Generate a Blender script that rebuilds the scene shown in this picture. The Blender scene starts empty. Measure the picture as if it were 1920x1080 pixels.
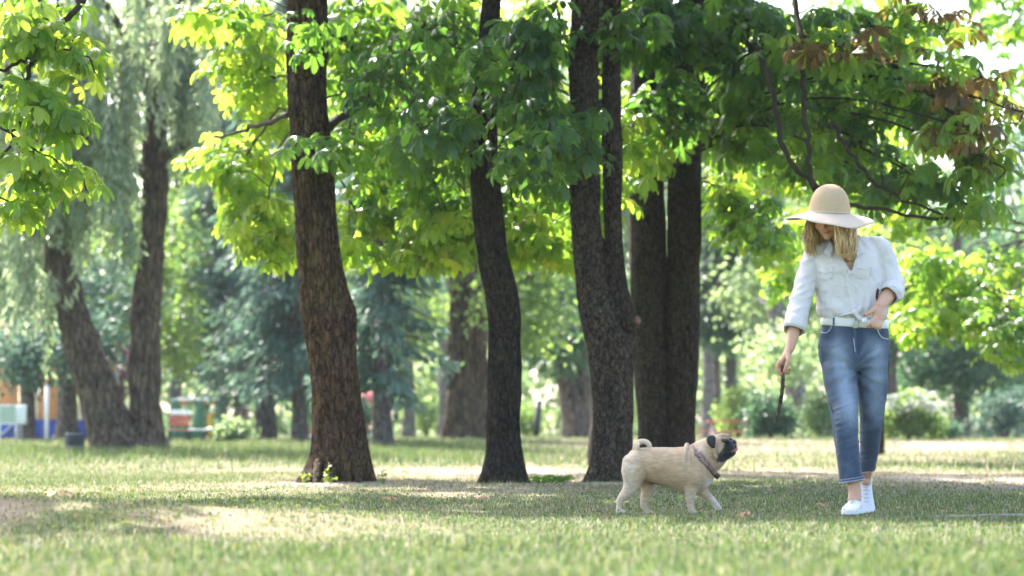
import bpy, bmesh, math, random
import numpy as np
from mathutils import Vector, Matrix, Euler, Quaternion
from mathutils.bvhtree import BVHTree

# ------------------------------------------------------------------ camera, sky, sun, exposure
F_PX = 4533.0                       # focal length in pixels of a 1920 wide frame (85 mm)
CAM_H = 0.44
PITCH = math.atan((806 - 540) / F_PX)
SUN_AZ = math.radians(-27)          # measured from +Y (away from the camera) towards +X
SUN_EL = math.radians(47)

scene = bpy.context.scene
COL = scene.collection
cam_data = bpy.data.cameras.new('camera')
cam_data.sensor_width = 36.0
cam_data.lens = 36.0 * F_PX / 1920.0
cam_data.clip_start = 0.1
cam_data.clip_end = 2000
cam_data.dof.use_dof = True
cam_data.dof.focus_distance = 14.2
cam_data.dof.aperture_fstop = 2.2
camera = bpy.data.objects.new('camera', cam_data)
camera.location = (0, 0, CAM_H)
camera.rotation_euler = (math.radians(90) + PITCH, 0, 0)
COL.objects.link(camera)
scene.camera = camera

world = bpy.data.worlds.new('World')
scene.world = world
world.use_nodes = True
wn = world.node_tree
bg = wn.nodes['Background']
sky = wn.nodes.new('ShaderNodeTexSky')
sky.sky_type = 'NISHITA'
sky.sun_disc = False
sky.sun_elevation = SUN_EL
sky.sun_rotation = SUN_AZ
sky.air_density = 0.8
sky.dust_density = 3.0
sky.ozone_density = 0.5
wn.links.new(sky.outputs['Color'], bg.inputs['Color'])
bg.inputs['Strength'].default_value = 0.15

sd = bpy.data.lights.new('sun', 'SUN')
sd.energy = 3.9
sd.angle = math.radians(0.55)
sd.color = (1.0, 0.965, 0.90)
sun = bpy.data.objects.new('sun', sd)
to_sun = Vector((math.sin(SUN_AZ) * math.cos(SUN_EL), math.cos(SUN_AZ) * math.cos(SUN_EL), math.sin(SUN_EL)))
sun.rotation_euler = to_sun.to_track_quat('Z', 'Y').to_euler()
sun.location = (-20, 40, 40)
COL.objects.link(sun)

vs = scene.view_settings
scene.display_settings.display_device = 'sRGB'
vs.view_transform = 'Standard'
vs.look = 'None'
vs.exposure = 2.5
vs.gamma = 1.0
vs.use_curve_mapping = False
scene.render.engine = 'CYCLES'
cy = scene.cycles
cy.max_bounces = 8
cy.diffuse_bounces = 4
cy.glossy_bounces = 2
cy.transmission_bounces = 6
cy.transparent_max_bounces = 6
cy.volume_bounces = 0
cy.use_denoising = True
cy.sample_clamp_indirect = 6.0
cy.caustics_reflective = False
cy.caustics_refractive = False
cy.use_adaptive_sampling = True
cy.adaptive_threshold = 0.02

# ------------------------------------------------------------------ helpers
rng = np.random.default_rng(7)
random.seed(7)
CP, SP = math.cos(PITCH), math.sin(PITCH)

def P(px, py, d):
    """world point that lies d metres away (along +Y) at pixel (px, py) of the 1920x1080 photograph"""
    u = (px - 960) / F_PX
    v = (540 - py) / F_PX
    s = d / (CP - v * SP)
    return Vector((s * u, d, CAM_H + s * (SP + v * CP)))

def project(p):
    """array (n,3) -> px, py, depth"""
    x, y, z = p[:, 0], p[:, 1], p[:, 2] - CAM_H
    dep = y * CP + z * SP
    up = -y * SP + z * CP
    dep = np.where(dep < 0.1, 0.1, dep)
    return 960 + F_PX * x / dep, 540 - F_PX * up / dep, dep

def _hash(ix, iy, iz, seed):
    h = (ix.astype(np.int64) * 374761393 + iy.astype(np.int64) * 668265263 + iz.astype(np.int64) * 2147483647 + seed * 1274126177) & 0x7fffffff
    h = ((h ^ (h >> 13)) * 1274126177) & 0x7fffffff
    h = (h ^ (h >> 16)) & 0xffff
    return h / 65535.0

def vnoise(p, scale=1.0, seed=0):
    """value noise in [-1, 1] of an (n,3) array"""
    q = np.asarray(p, float) * scale
    i = np.floor(q).astype(np.int64)
    f = q - i
    f = f * f * (3 - 2 * f)
    r = 0
    for dx in (0, 1):
        wx = f[:, 0] if dx else 1 - f[:, 0]
        for dy in (0, 1):
            wy = f[:, 1] if dy else 1 - f[:, 1]
            for dz in (0, 1):
                wz = f[:, 2] if dz else 1 - f[:, 2]
                r = r + wx * wy * wz * _hash(i[:, 0] + dx, i[:, 1] + dy, i[:, 2] + dz, seed)
    return r * 2 - 1

def fbm(p, scale, octaves=3, seed=0):
    a, r, t = 1.0, 0.0, 0.0
    for k in range(octaves):
        r = r + a * vnoise(p, scale * 2 ** k, seed + k)
        t += a
        a *= 0.5
    return r / t

def sstep(a, b, x):
    t = np.clip((x - a) / (b - a), 0, 1)
    return t * t * (3 - 2 * t)

def ground_z(x, y):
    x = np.asarray(x, float); y = np.asarray(y, float)
    z = 0.20 * sstep(21, 46, y)
    z = z + 0.15 * np.exp(-((x + 2.6) / 1.35) ** 2 - ((y - 10.9) / 1.0) ** 2)
    z = z + 0.05 * np.exp(-((x + 0.9) / 0.9) ** 2 - ((y - 10.6) / 0.8) ** 2)
    p = np.stack([np.broadcast_to(x, z.shape).ravel(), np.broadcast_to(y, z.shape).ravel(), np.zeros(z.size)], 1)
    n = (0.016 * vnoise(p, 0.9, 3) + 0.010 * vnoise(p, 2.3, 4) + 0.006 * vnoise(p, 6.0, 5)).reshape(z.shape)
    far = 0.06 * vnoise(p, 0.13, 9).reshape(z.shape) * sstep(24, 40, y)
    quiet = 1 - 0.85 * np.exp(-((x - 1.2) / 1.6) ** 2 - ((y - 12.8) / 0.9) ** 2)      # level turf where the two walk
    return z + n * quiet + far

def gz(x, y):
    return float(ground_z(np.array([x]), np.array([y]))[0])

def mesh_from(name, verts, faces, smooth=True):
    me = bpy.data.meshes.new(name)
    verts = np.asarray(verts, np.float32)
    if isinstance(faces, np.ndarray):
        nf, k = faces.shape
        me.vertices.add(len(verts)); me.vertices.foreach_set('co', verts.ravel())
        me.loops.add(nf * k); me.loops.foreach_set('vertex_index', faces.astype(np.int32).ravel())
        me.polygons.add(nf)
        me.polygons.foreach_set('loop_start', np.arange(0, nf * k, k, dtype=np.int32))
        me.update(calc_edges=True)
    else:
        me.from_pydata([tuple(v) for v in verts], [], [tuple(f) for f in faces])
        me.update()
    if smooth:
        me.polygons.foreach_set('use_smooth', np.ones(len(me.polygons), bool))
    return me

def set_tint(me, vals, name='tint'):
    a = me.attributes.new(name, 'FLOAT', 'POINT')
    a.data.foreach_set('value', np.asarray(vals, np.float32))

def set_col(me, cols, name='col'):
    a = me.attributes.new(name, 'FLOAT_COLOR', 'POINT')
    c = np.ones((len(me.vertices), 4), np.float32)
    c[:, :3] = cols
    a.data.foreach_set('color', c.ravel())

def link(name, me, mat=None, parent=None):
    o = bpy.data.objects.new(name, me)
    COL.objects.link(o)
    if mat is not None and me is not None and len(me.materials) == 0:
        me.materials.append(mat)
    if parent is not None:
        o.parent = parent
    return o

def tag(o, label=None, cat=None, group=None, kind=None):
    if label: o['label'] = label
    if cat: o['category'] = cat
    if group: o['group'] = group
    if kind: o['kind'] = kind
    return o

def thing(name, label, cat, loc=(0, 0, 0), rz=0.0, group=None):
    o = bpy.data.objects.new(name, None)
    o.empty_display_size = 0.1
    o.location = loc
    o.rotation_euler = (0, 0, rz)
    COL.objects.link(o)
    return tag(o, label, cat, group)

class MB:
    """collects shapes into one mesh"""
    def __init__(self): self.v = []; self.f = []
    def add(self, verts, faces):
        n = len(self.v)
        self.v += [tuple(p) for p in verts]
        self.f += [tuple(i + n for i in f) for f in faces]
        return self
    def box(self, c, s, rot=None, bevel=0.0):
        bm = bmesh.new()
        bmesh.ops.create_cube(bm, size=1.0)
        for v in bm.verts: v.co = Vector((v.co.x * s[0], v.co.y * s[1], v.co.z * s[2]))
        if bevel: bmesh.ops.bevel(bm, geom=bm.edges[:], offset=bevel, segments=2, affect='EDGES', profile=0.5)
        M = Matrix.Translation(Vector(c)) @ (Euler(rot).to_matrix().to_4x4() if rot else Matrix())
        bm.transform(M)
        bm.verts.index_update()
        self.add([v.co[:] for v in bm.verts], [[v.index for v in f.verts] for f in bm.faces])
        bm.free(); return self
    def tube(self, pts, rad, n=8, cap=True):
        v, f = tube_arrays(pts, rad, n, cap)
        return self.add(v, f)
    def build(self, name, mat, parent=None, smooth=True):
        return link(name, mesh_from(name, self.v, self.f, smooth), mat, parent)

def frames(pts):
    pts = [Vector(p) for p in pts]
    n = len(pts); out = []
    t0 = (pts[1] - pts[0]).normalized()
    a = Vector((1, 0, 0)) if abs(t0.x) < 0.9 else Vector((0, 1, 0))
    u = (a - t0 * a.dot(t0)).normalized()
    for i in range(n):
        t = (pts[min(i + 1, n - 1)] - pts[max(i - 1, 0)])
        t = t.normalized() if t.length > 1e-9 else t0
        u = (u - t * u.dot(t))
        u = u.normalized() if u.length > 1e-6 else t.orthogonal().normalized()
        out.append((pts[i], u, t.cross(u)))
    return out

def tube_arrays(pts, rad, n=8, cap=True):
    """rad: number, list of numbers or list of (ru, rv)"""
    fr = frames(pts)
    m = len(fr)
    if not hasattr(rad, '__len__'): rad = [rad] * m
    v, f = [], []
    for i, (p, u, w) in enumerate(fr):
        r = rad[i]
        ru, rv = r if hasattr(r, '__len__') else (r, r)
        for k in range(n):
            a = 2 * math.pi * k / n
            v.append(tuple(p + u * (ru * math.cos(a)) + w * (rv * math.sin(a))))
    for i in range(m - 1):
        for k in range(n):
            k2 = (k + 1) % n
            f.append((i * n + k, i * n + k2, (i + 1) * n + k2, (i + 1) * n + k))
    if cap:
        f.append(tuple(range(n - 1, -1, -1)))
        f.append(tuple((m - 1) * n + k for k in range(n)))
    return v, f

def catmull(pts, per=6):
    pts = [np.array(p, float) for p in pts]
    out = []
    n = len(pts)
    for i in range(n - 1):
        p0 = pts[max(i - 1, 0)]; p1 = pts[i]; p2 = pts[i + 1]; p3 = pts[min(i + 2, n - 1)]
        for k in range(per):
            t = k / per
            out.append(0.5 * ((2 * p1) + (p2 - p0) * t + (2 * p0 - 5 * p1 + 4 * p2 - p3) * t * t + (3 * p1 - p0 - 3 * p2 + p3) * t ** 3))
    out.append(pts[-1])
    return out

# ------------------------------------------------------------------ materials
MATS = {}
def new_mat(name):
    m = bpy.data.materials.new(name)
    m.use_nodes = True
    MATS[name] = m
    nt = m.node_tree
    return m, nt, nt.nodes, nt.links, nt.nodes['Principled BSDF']

def plain(name, col, rough=0.6, metal=0.0, var=0.12, scale=30, bump=0.15, spec=0.4):
    """painted / moulded surface with slight unevenness"""
    m, nt, N, L, b = new_mat(name)
    tc = N.new('ShaderNodeTexCoord'); nz = N.new('ShaderNodeTexNoise')
    nz.inputs['Scale'].default_value = scale; nz.inputs['Detail'].default_value = 4
    L.new(tc.outputs['Object'], nz.inputs['Vector'])
    mx = N.new('ShaderNodeMix'); mx.data_type = 'RGBA'
    mx.inputs[6].default_value = (*[c * (1 - var) for c in col], 1)
    mx.inputs[7].default_value = (*[min(1, c * (1 + var)) for c in col], 1)
    L.new(nz.outputs['Fac'], mx.inputs[0]); L.new(mx.outputs[2], b.inputs['Base Color'])
    b.inputs['Roughness'].default_value = rough; b.inputs['Metallic'].default_value = metal
    b.inputs['Specular IOR Level'].default_value = spec
    if bump:
        bp = N.new('ShaderNodeBump'); bp.inputs['Strength'].default_value = bump; bp.inputs['Distance'].default_value = 0.01
        L.new(nz.outputs['Fac'], bp.inputs['Height']); L.new(bp.outputs['Normal'], b.inputs['Normal'])
    return m

def leaf_mat(name, ramp, trans=0.45, trans_gain=(1.0, 1.0, 1.0), rough=0.45, spec=0.35, vein=True):
    """leaf: colour by the 'tint' attribute, part of the light passes through"""
    m, nt, N, L, b = new_mat(name)
    at = N.new('ShaderNodeAttribute'); at.attribute_name = 'tint'
    cr = N.new('ShaderNodeValToRGB')
    el = cr.color_ramp.elements
    while len(el) < len(ramp): el.new(0.5)
    for e, (pos, c) in zip(el, ramp):
        e.position = pos; e.color = (*c, 1)
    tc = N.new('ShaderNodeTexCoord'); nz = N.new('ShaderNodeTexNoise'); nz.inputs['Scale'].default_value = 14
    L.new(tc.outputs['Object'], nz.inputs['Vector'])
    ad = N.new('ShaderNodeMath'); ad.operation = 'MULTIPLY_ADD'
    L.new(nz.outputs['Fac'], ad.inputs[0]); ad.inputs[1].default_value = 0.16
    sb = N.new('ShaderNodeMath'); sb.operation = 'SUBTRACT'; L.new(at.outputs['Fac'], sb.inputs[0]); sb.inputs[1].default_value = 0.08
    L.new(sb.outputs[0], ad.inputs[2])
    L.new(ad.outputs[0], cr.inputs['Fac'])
    L.new(cr.outputs['Color'], b.inputs['Base Color'])
    b.inputs['Roughness'].default_value = rough
    b.inputs['Specular IOR Level'].default_value = spec
    tr = N.new('ShaderNodeBsdfTranslucent')
    mul = N.new('ShaderNodeMix'); mul.data_type = 'RGBA'; mul.blend_type = 'MULTIPLY'; mul.inputs[0].default_value = 1
    L.new(cr.outputs['Color'], mul.inputs[6]); mul.inputs[7].default_value = (*trans_gain, 1)
    mul.clamp_result = False
    L.new(mul.outputs[2], tr.inputs['Color'])
    mx = N.new('ShaderNodeMixShader'); mx.inputs[0].default_value = trans
    L.new(b.outputs[0], mx.inputs[1]); L.new(tr.outputs[0], mx.inputs[2])
    L.new(mx.outputs[0], N['Material Output'].inputs['Surface'])
    return m

def bark_mat(name, dark, light, moss, moss_amt=0.35, scale=1.0, stretch=0.28, bump=0.9):
    m, nt, N, L, b = new_mat(name)
    tc = N.new('ShaderNodeTexCoord')
    mp = N.new('ShaderNodeMapping'); mp.inputs['Scale'].default_value = (1, 1, stretch)
    L.new(tc.outputs['Object'], mp.inputs['Vector'])
    vo = N.new('ShaderNodeTexVoronoi'); vo.feature = 'DISTANCE_TO_EDGE'; vo.inputs['Scale'].default_value = 22 * scale
    nz0 = N.new('ShaderNodeTexNoise'); nz0.inputs['Scale'].default_value = 9 * scale; nz0.inputs['Detail'].default_value = 3
    L.new(mp.outputs[0], nz0.inputs['Vector'])
    wr = N.new('ShaderNodeVectorMath'); wr.operation = 'MULTIPLY_ADD'
    L.new(nz0.outputs['Color'], wr.inputs[0]); wr.inputs[1].default_value = (0.12 / scale,) * 3; L.new(mp.outputs[0], wr.inputs[2])
    L.new(wr.outputs[0], vo.inputs['Vector'])
    nz = N.new('ShaderNodeTexNoise'); nz.inputs['Scale'].default_value = 26 * scale; nz.inputs['Detail'].default_value = 8; nz.inputs['Roughness'].default_value = 0.68
    L.new(mp.outputs[0], nz.inputs['Vector'])
    cr = N.new('ShaderNodeValToRGB')
    cr.color_ramp.elements[0].position = 0.33; cr.color_ramp.elements[0].color = (*dark, 1)
    cr.color_ramp.elements[1].position = 0.70; cr.color_ramp.elements[1].color = (*light, 1)
    L.new(nz.outputs['Fac'], cr.inputs['Fac'])
    # moss and lichen patches
    nm = N.new('ShaderNodeTexNoise'); nm.inputs['Scale'].default_value = 3.2; nm.inputs['Detail'].default_value = 5; nm.inputs['Roughness'].default_value = 0.7
    L.new(tc.outputs['Object'], nm.inputs['Vector'])
    mr = N.new('ShaderNodeMapRange'); mr.inputs[1].default_value = 0.48; mr.inputs[2].default_value = 0.72; mr.inputs[4].default_value = moss_amt
    L.new(nm.outputs['Fac'], mr.inputs[0])
    mx = N.new('ShaderNodeMix'); mx.data_type = 'RGBA'
    L.new(mr.outputs[0], mx.inputs[0]); L.new(cr.outputs['Color'], mx.inputs[6]); mx.inputs[7].default_value = (*moss, 1)
    # pale flecks
    nf = N.new('ShaderNodeTexNoise'); nf.inputs['Scale'].default_value = 60; nf.inputs['Detail'].default_value = 2
    L.new(tc.outputs['Object'], nf.inputs['Vector'])
    fr = N.new('ShaderNodeMapRange'); fr.inputs[1].default_value = 0.66; fr.inputs[2].default_value = 0.74; fr.inputs[4].default_value = 0.7
    L.new(nf.outputs['Fac'], fr.inputs[0])
    mf = N.new('ShaderNodeMix'); mf.data_type = 'RGBA'
    L.new(fr.outputs[0], mf.inputs[0]); L.new(mx.outputs[2], mf.inputs[6]); mf.inputs[7].default_value = (*[min(1, c * 2.1) for c in light], 1)
    # dark cracks between the bark plates
    ck = N.new('ShaderNodeMapRange'); ck.inputs[1].default_value = 0.0; ck.inputs[2].default_value = 0.14; ck.inputs[3].default_value = 0.30; ck.inputs[4].default_value = 1.12
    L.new(vo.outputs['Distance'], ck.inputs[0])
    mk = N.new('ShaderNodeMix'); mk.data_type = 'RGBA'; mk.blend_type = 'MULTIPLY'; mk.inputs[0].default_value = 1
    L.new(mf.outputs[2], mk.inputs[6]); L.new(ck.outputs[0], mk.inputs[7])
    L.new(mk.outputs[2], b.inputs['Base Color'])
    b.inputs['Roughness'].default_value = 0.9
    b.inputs['Specular IOR Level'].default_value = 0.15
    hv = N.new('ShaderNodeMath'); hv.operation = 'MINIMUM'; L.new(vo.outputs['Distance'], hv.inputs[0]); hv.inputs[1].default_value = 0.22
    ha = N.new('ShaderNodeMath'); ha.operation = 'MULTIPLY_ADD'; L.new(hv.outputs[0], ha.inputs[0]); ha.inputs[1].default_value = 3.0; L.new(nz.outputs['Fac'], ha.inputs[2])
    bp = N.new('ShaderNodeBump'); bp.inputs['Strength'].default_value = bump; bp.inputs['Distance'].default_value = 0.02
    L.new(ha.outputs[0], bp.inputs['Height']); L.new(bp.outputs['Normal'], b.inputs['Normal'])
    return m

def col_mat(name, rough=0.8, trans=0.0, spec=0.2, bump=0.0, bscale=200, sheen=0.0, var=0.0, vscale=40, stretch=None):
    """colour from the 'col' attribute"""
    m, nt, N, L, b = new_mat(name)
    at = N.new('ShaderNodeAttribute'); at.attribute_name = 'col'
    b.inputs['Roughness'].default_value = rough; b.inputs['Specular IOR Level'].default_value = spec
    src = at.outputs['Color']
    tc = N.new('ShaderNodeTexCoord')
    mp = N.new('ShaderNodeMapping'); L.new(tc.outputs['Object'], mp.inputs['Vector'])
    if stretch: mp.inputs['Scale'].default_value = stretch
    if var:
        nz = N.new('ShaderNodeTexNoise'); nz.inputs['Scale'].default_value = vscale; nz.inputs['Detail'].default_value = 6
        L.new(mp.outputs[0], nz.inputs['Vector'])
        mr = N.new('ShaderNodeMapRange'); mr.inputs[1].default_value = 0.3; mr.inputs[2].default_value = 0.7; mr.inputs[3].default_value = 1 - var; mr.inputs[4].default_value = 1 + var
        L.new(nz.outputs['Fac'], mr.inputs[0])
        mx = N.new('ShaderNodeMix'); mx.data_type = 'RGBA'; mx.blend_type = 'MULTIPLY'; mx.inputs[0].default_value = 1; mx.clamp_result = False
        L.new(src, mx.inputs[6]); L.new(mr.outputs[0], mx.inputs[7]); src = mx.outputs[2]
    L.new(src, b.inputs['Base Color'])
    if sheen:
        b.inputs['Sheen Weight'].default_value = sheen; b.inputs['Sheen Roughness'].default_value = 0.5
    if bump:
        nb = N.new('ShaderNodeTexNoise'); nb.inputs['Scale'].default_value = bscale; nb.inputs['Detail'].default_value = 4
        L.new(mp.outputs[0], nb.inputs['Vector'])
        bp = N.new('ShaderNodeBump'); bp.inputs['Strength'].default_value = bump; bp.inputs['Distance'].default_value = 0.004
        L.new(nb.outputs['Fac'], bp.inputs['Height']); L.new(bp.outputs['Normal'], b.inputs['Normal'])
    if trans:
        tr = N.new('ShaderNodeBsdfTranslucent'); L.new(src, tr.inputs['Color'])
        mx = N.new('ShaderNodeMixShader'); mx.inputs[0].default_value = trans
        L.new(b.outputs[0], mx.inputs[1]); L.new(tr.outputs[0], mx.inputs[2]); L.new(mx.outputs[0], N['Material Output'].inputs['Surface'])
    return m

# ------------------------------------------------------------------ ground and turf
def ground_patch(x, y):
    """0..1 how dry / bare the turf is: fields shared by the soil colour and the blades"""
    x = np.asarray(x, float); y = np.asarray(y, float)
    p = np.stack([x, y * 0.55, np.zeros_like(x)], 1)
    n = 0.5 + 0.5 * fbm(p, 0.55, 4, 21)
    dry = 0.15 + 0.75 * (n - 0.35)
    # worn, straw coloured left bank and track, the track paled to brighten its sun strip
    dry = dry + 0.60 * np.exp(-((y - 24.0 + 0.5 * x) / 3.6) ** 2) * (0.35 + 0.65 * sstep(-6, 0.5, x))
    dry = dry + 0.50 * np.exp(-((y - 40) / 6.5) ** 2) * sstep(-3, 4, x)
    dry = dry + 0.55 * np.exp(-((x + 2.3) / 2.2) ** 2 - ((y - 10.2) / 0.9) ** 2) * (0.8 + 0.9 * fbm(p, 1.6, 3, 41))
    dry = dry + 0.30 * np.exp(-((y - 17.5) / 1.6) ** 2)
    for tx, ty in ((-1.45, 20.0), (-0.07, 20.1), (0.82, 20.0), (1.3, 23.2)):
        dry = dry + 0.55 * np.exp(-((x - tx) / 0.75) ** 2 - ((y - ty + 0.35) / 0.7) ** 2)
    dry = dry - 0.22 * sstep(9.3, 8.6, y)
    dry = dry - 0.55 * np.exp(-((y - 35) / 6) ** 2) * sstep(1.5, -2.0, x)
    return np.clip(dry, 0, 1)

def build_ground():
    ys = np.concatenate([np.linspace(-60, 4, 14), np.linspace(4.5, 24, 300), np.geomspace(24.3, 60, 90), np.geomspace(62, 700, 40)])
    t = np.linspace(-1, 1, 241)
    X = np.zeros((len(ys), len(t))); Y = np.zeros_like(X)
    for i, y in enumerate(ys):
        w = 4.0 + 0.32 * max(y, 0)
        far = np.abs(t) ** 6 * (300 if y > 24 else 60)
        X[i] = t * w + np.sign(t) * far
        Y[i] = y
    Z = ground_z(X, Y)
    v = np.stack([X.ravel(), Y.ravel(), Z.ravel()], 1)
    nr, nc = X.shape
    idx = np.arange(nr * nc).reshape(nr, nc)
    f = np.stack([idx[:-1, :-1].ravel(), idx[:-1, 1:].ravel(), idx[1:, 1:].ravel(), idx[1:, :-1].ravel()], 1)
    me = mesh_from('ground', v, f)
    set_tint(me, ground_patch(v[:, 0], v[:, 1]), 'dry')
    m, nt, N, L, b = new_mat('turf_soil')
    at = N.new('ShaderNodeAttribute'); at.attribute_name = 'dry'
    tc = N.new('ShaderNodeTexCoord')
    n1 = N.new('ShaderNodeTexNoise'); n1.inputs['Scale'].default_value = 7; n1.inputs['Detail'].default_value = 8; n1.inputs['Roughness'].default_value = 0.7
    L.new(tc.outputs['Object'], n1.inputs['Vector'])
    ad = N.new('ShaderNodeMath'); ad.operation = 'MULTIPLY_ADD'; L.new(n1.outputs['Fac'], ad.inputs[0]); ad.inputs[1].default_value = 0.9
    s2 = N.new('ShaderNodeMath'); s2.operation = 'SUBTRACT'; L.new(at.outputs['Fac'], s2.inputs[0]); s2.inputs[1].default_value = 0.45
    L.new(s2.outputs[0], ad.inputs[2])
    cr = N.new('ShaderNodeValToRGB'); el = cr.color_ramp.elements
    for k in range(3): el.new(0.5)
    for e, (pos, c) in zip(el, [(0.05, (0.065, 0.10, 0.032)), (0.35, (0.115, 0.13, 0.052)), (0.55, (0.20, 0.165, 0.10)), (0.75, (0.26, 0.205, 0.145)), (1.0, (0.40, 0.345, 0.28))]):
        e.position = pos; e.color = (*c, 1)
    L.new(ad.outputs[0], cr.inputs['Fac'])
    n2 = N.new('ShaderNodeTexNoise'); n2.inputs['Scale'].default_value = 60; n2.inputs['Detail'].default_value = 5
    L.new(tc.outputs['Object'], n2.inputs['Vector'])
    mr = N.new('ShaderNodeMapRange'); mr.inputs[1].default_value = 0.3; mr.inputs[2].default_value = 0.7; mr.inputs[3].default_value = 0.6; mr.inputs[4].default_value = 1.25
    L.new(n2.outputs['Fac'], mr.inputs[0])
    mx = N.new('ShaderNodeMix'); mx.data_type = 'RGBA'; mx.blend_type = 'MULTIPLY'; mx.inputs[0].default_value = 1
    L.new(cr.outputs['Color'], mx.inputs[6]); L.new(mr.outputs[0], mx.inputs[7])
    L.new(mx.outputs[2], b.inputs['Base Color']); b.inputs['Roughness'].default_value = 0.95; b.inputs['Specular IOR Level'].default_value = 0.1
    bp = N.new('ShaderNodeBump'); bp.inputs['Strength'].default_value = 0.8; bp.inputs['Distance'].default_value = 0.02
    L.new(n2.outputs['Fac'], bp.inputs['Height']); L.new(bp.outputs['Normal'], b.inputs['Normal'])
    o = link('ground', me, m)
    tag(o, 'park lawn of worn green and straw coloured turf', 'lawn', kind='structure')

def blades(n, y0, y1, h0, h1, w, margin, seg3, seed, power=1.0, sel=None):
    r = np.random.default_rng(seed)
    y = np.sqrt(r.uniform(y0 ** 2, y1 ** 2, n))
    x = r.uniform(-1, 1, n) * (0.214 * y + margin)
    # clumping
    p = np.stack([x, y, np.zeros(n)], 1)
    cl = 0.5 + 0.5 * fbm(p, 5.0, 2, 33)
    dry = ground_patch(x, y)
    keep = r.uniform(0, 1, n) < np.clip(1.15 - 0.85 * dry, 0.12, 1) * (0.35 + 0.9 * cl)
    if sel is not None: keep &= sel(x, y, r)
    x, y, cl, dry, p = x[keep], y[keep], cl[keep], dry[keep], p[keep]
    n = len(x)
    h = r.uniform(h0, h1, n) * (0.55 + 0.8 * cl) * np.where(r.uniform(0, 1, n) < 0.04, 1.5, 1)
    h *= (1 - 0.45 * dry)
    h *= 1 - 0.3 * np.exp(-((x - 1.2) / 1.5) ** 2 - ((y - 12.7) / 0.7) ** 2)
    z = ground_z(x, y) - 0.004
    az = r.uniform(0, 2 * math.pi, n)
    bend = r.uniform(0.15, 0.95, n)
    wx, wy = np.cos(az) * w * 0.5 * r.uniform(0.7, 1.3, n), np.sin(az) * w * 0.5
    la = az + math.pi / 2 + r.normal(0, 0.5, n)
    lx, ly = np.cos(la), np.sin(la)
    b = np.stack([x, y, z], 1); W = np.stack([wx, wy, np.zeros(n)], 1)
    mid = b + np.stack([lx * bend * h * 0.25, ly * bend * h * 0.25, h * 0.6], 1)
    tip = b + np.stack([lx * bend * h * 0.85, ly * bend * h * 0.85, h * (1.05 - 0.45 * bend)], 1)
    # colour: green, yellow green or straw by the patch and by chance
    g = np.array([[0.082, 0.138, 0.038], [0.125, 0.18, 0.05], [0.205, 0.225, 0.078]])
    s = np.array([[0.30, 0.26, 0.17], [0.38, 0.34, 0.25]])
    k = r.integers(0, 3, n); gc = g[k]; sc_ = s[r.integers(0, 2, n)]
    fst = (r.uniform(0, 1, n) < np.clip(0.06 + 0.74 * dry, 0, 0.9))[:, None]
    c = np.where(fst, sc_, gc) * r.uniform(0.8, 1.2, n)[:, None]
    if seg3:
        v = np.stack([b - W, b + W, mid - W * 0.75, mid + W * 0.75, tip], 1).reshape(-1, 3)
        i = np.arange(n)[:, None] * 5
        f = np.concatenate([i + [[0, 1, 3]], i + [[0, 3, 2]], i + [[2, 3, 4]]], 1).reshape(-1, 3)
        cc = np.repeat(c, 5, 0)
    else:
        v = np.stack([b - W, b + W, tip], 1).reshape(-1, 3)
        i = np.arange(n)[:, None] * 3
        f = (i + [[0, 1, 2]]).reshape(-1, 3)
        cc = np.repeat(c, 3, 0)
    return v, f, cc

def build_grass():
    m = col_mat('grass_blade', rough=0.6, trans=0.4, spec=0.25)
    def put(name, label, arr):
        v, f, c = arr
        me = mesh_from(name, v, f, smooth=False); set_col(me, c)
        o = link(name, me, m); tag(o, label, 'grass', kind='stuff')
    put('foreground_grass', 'longer soft green grass along the front of the lawn', blades(52000, 6.0, 9.4, 0.03, 0.062, 0.006, 1.2, True, 1))
    put('mown_grass', 'short mown grass round the dog and the walking person', blades(190000, 9.2, 17.5, 0.02, 0.042, 0.0055, 1.4, True, 2))
    put('tree_foot_grass', 'short thin grass around the feet of the near trunks', blades(110000, 17.3, 25, 0.025, 0.06, 0.009, 1.6, False, 3))
    put('far_grass', 'sunlit grass beyond the near trees', blades(150000, 24.8, 60, 0.04, 0.11, 0.017, 2.0, False, 4))
    put('bank_grass', 'fresh taller green grass on the low bank behind the trees', blades(60000, 27, 44, 0.08, 0.16, 0.014, 1.5, False, 5,
        sel=lambda x, y, r: r.uniform(0, 1, len(x)) < (sstep(1.5, -2, x) + 0.8 * np.exp(-((x + 0.2) / 1.8) ** 2)) * (0.2 + 0.8 * np.exp(-((y - 35) / 5.5) ** 2))))

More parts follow.
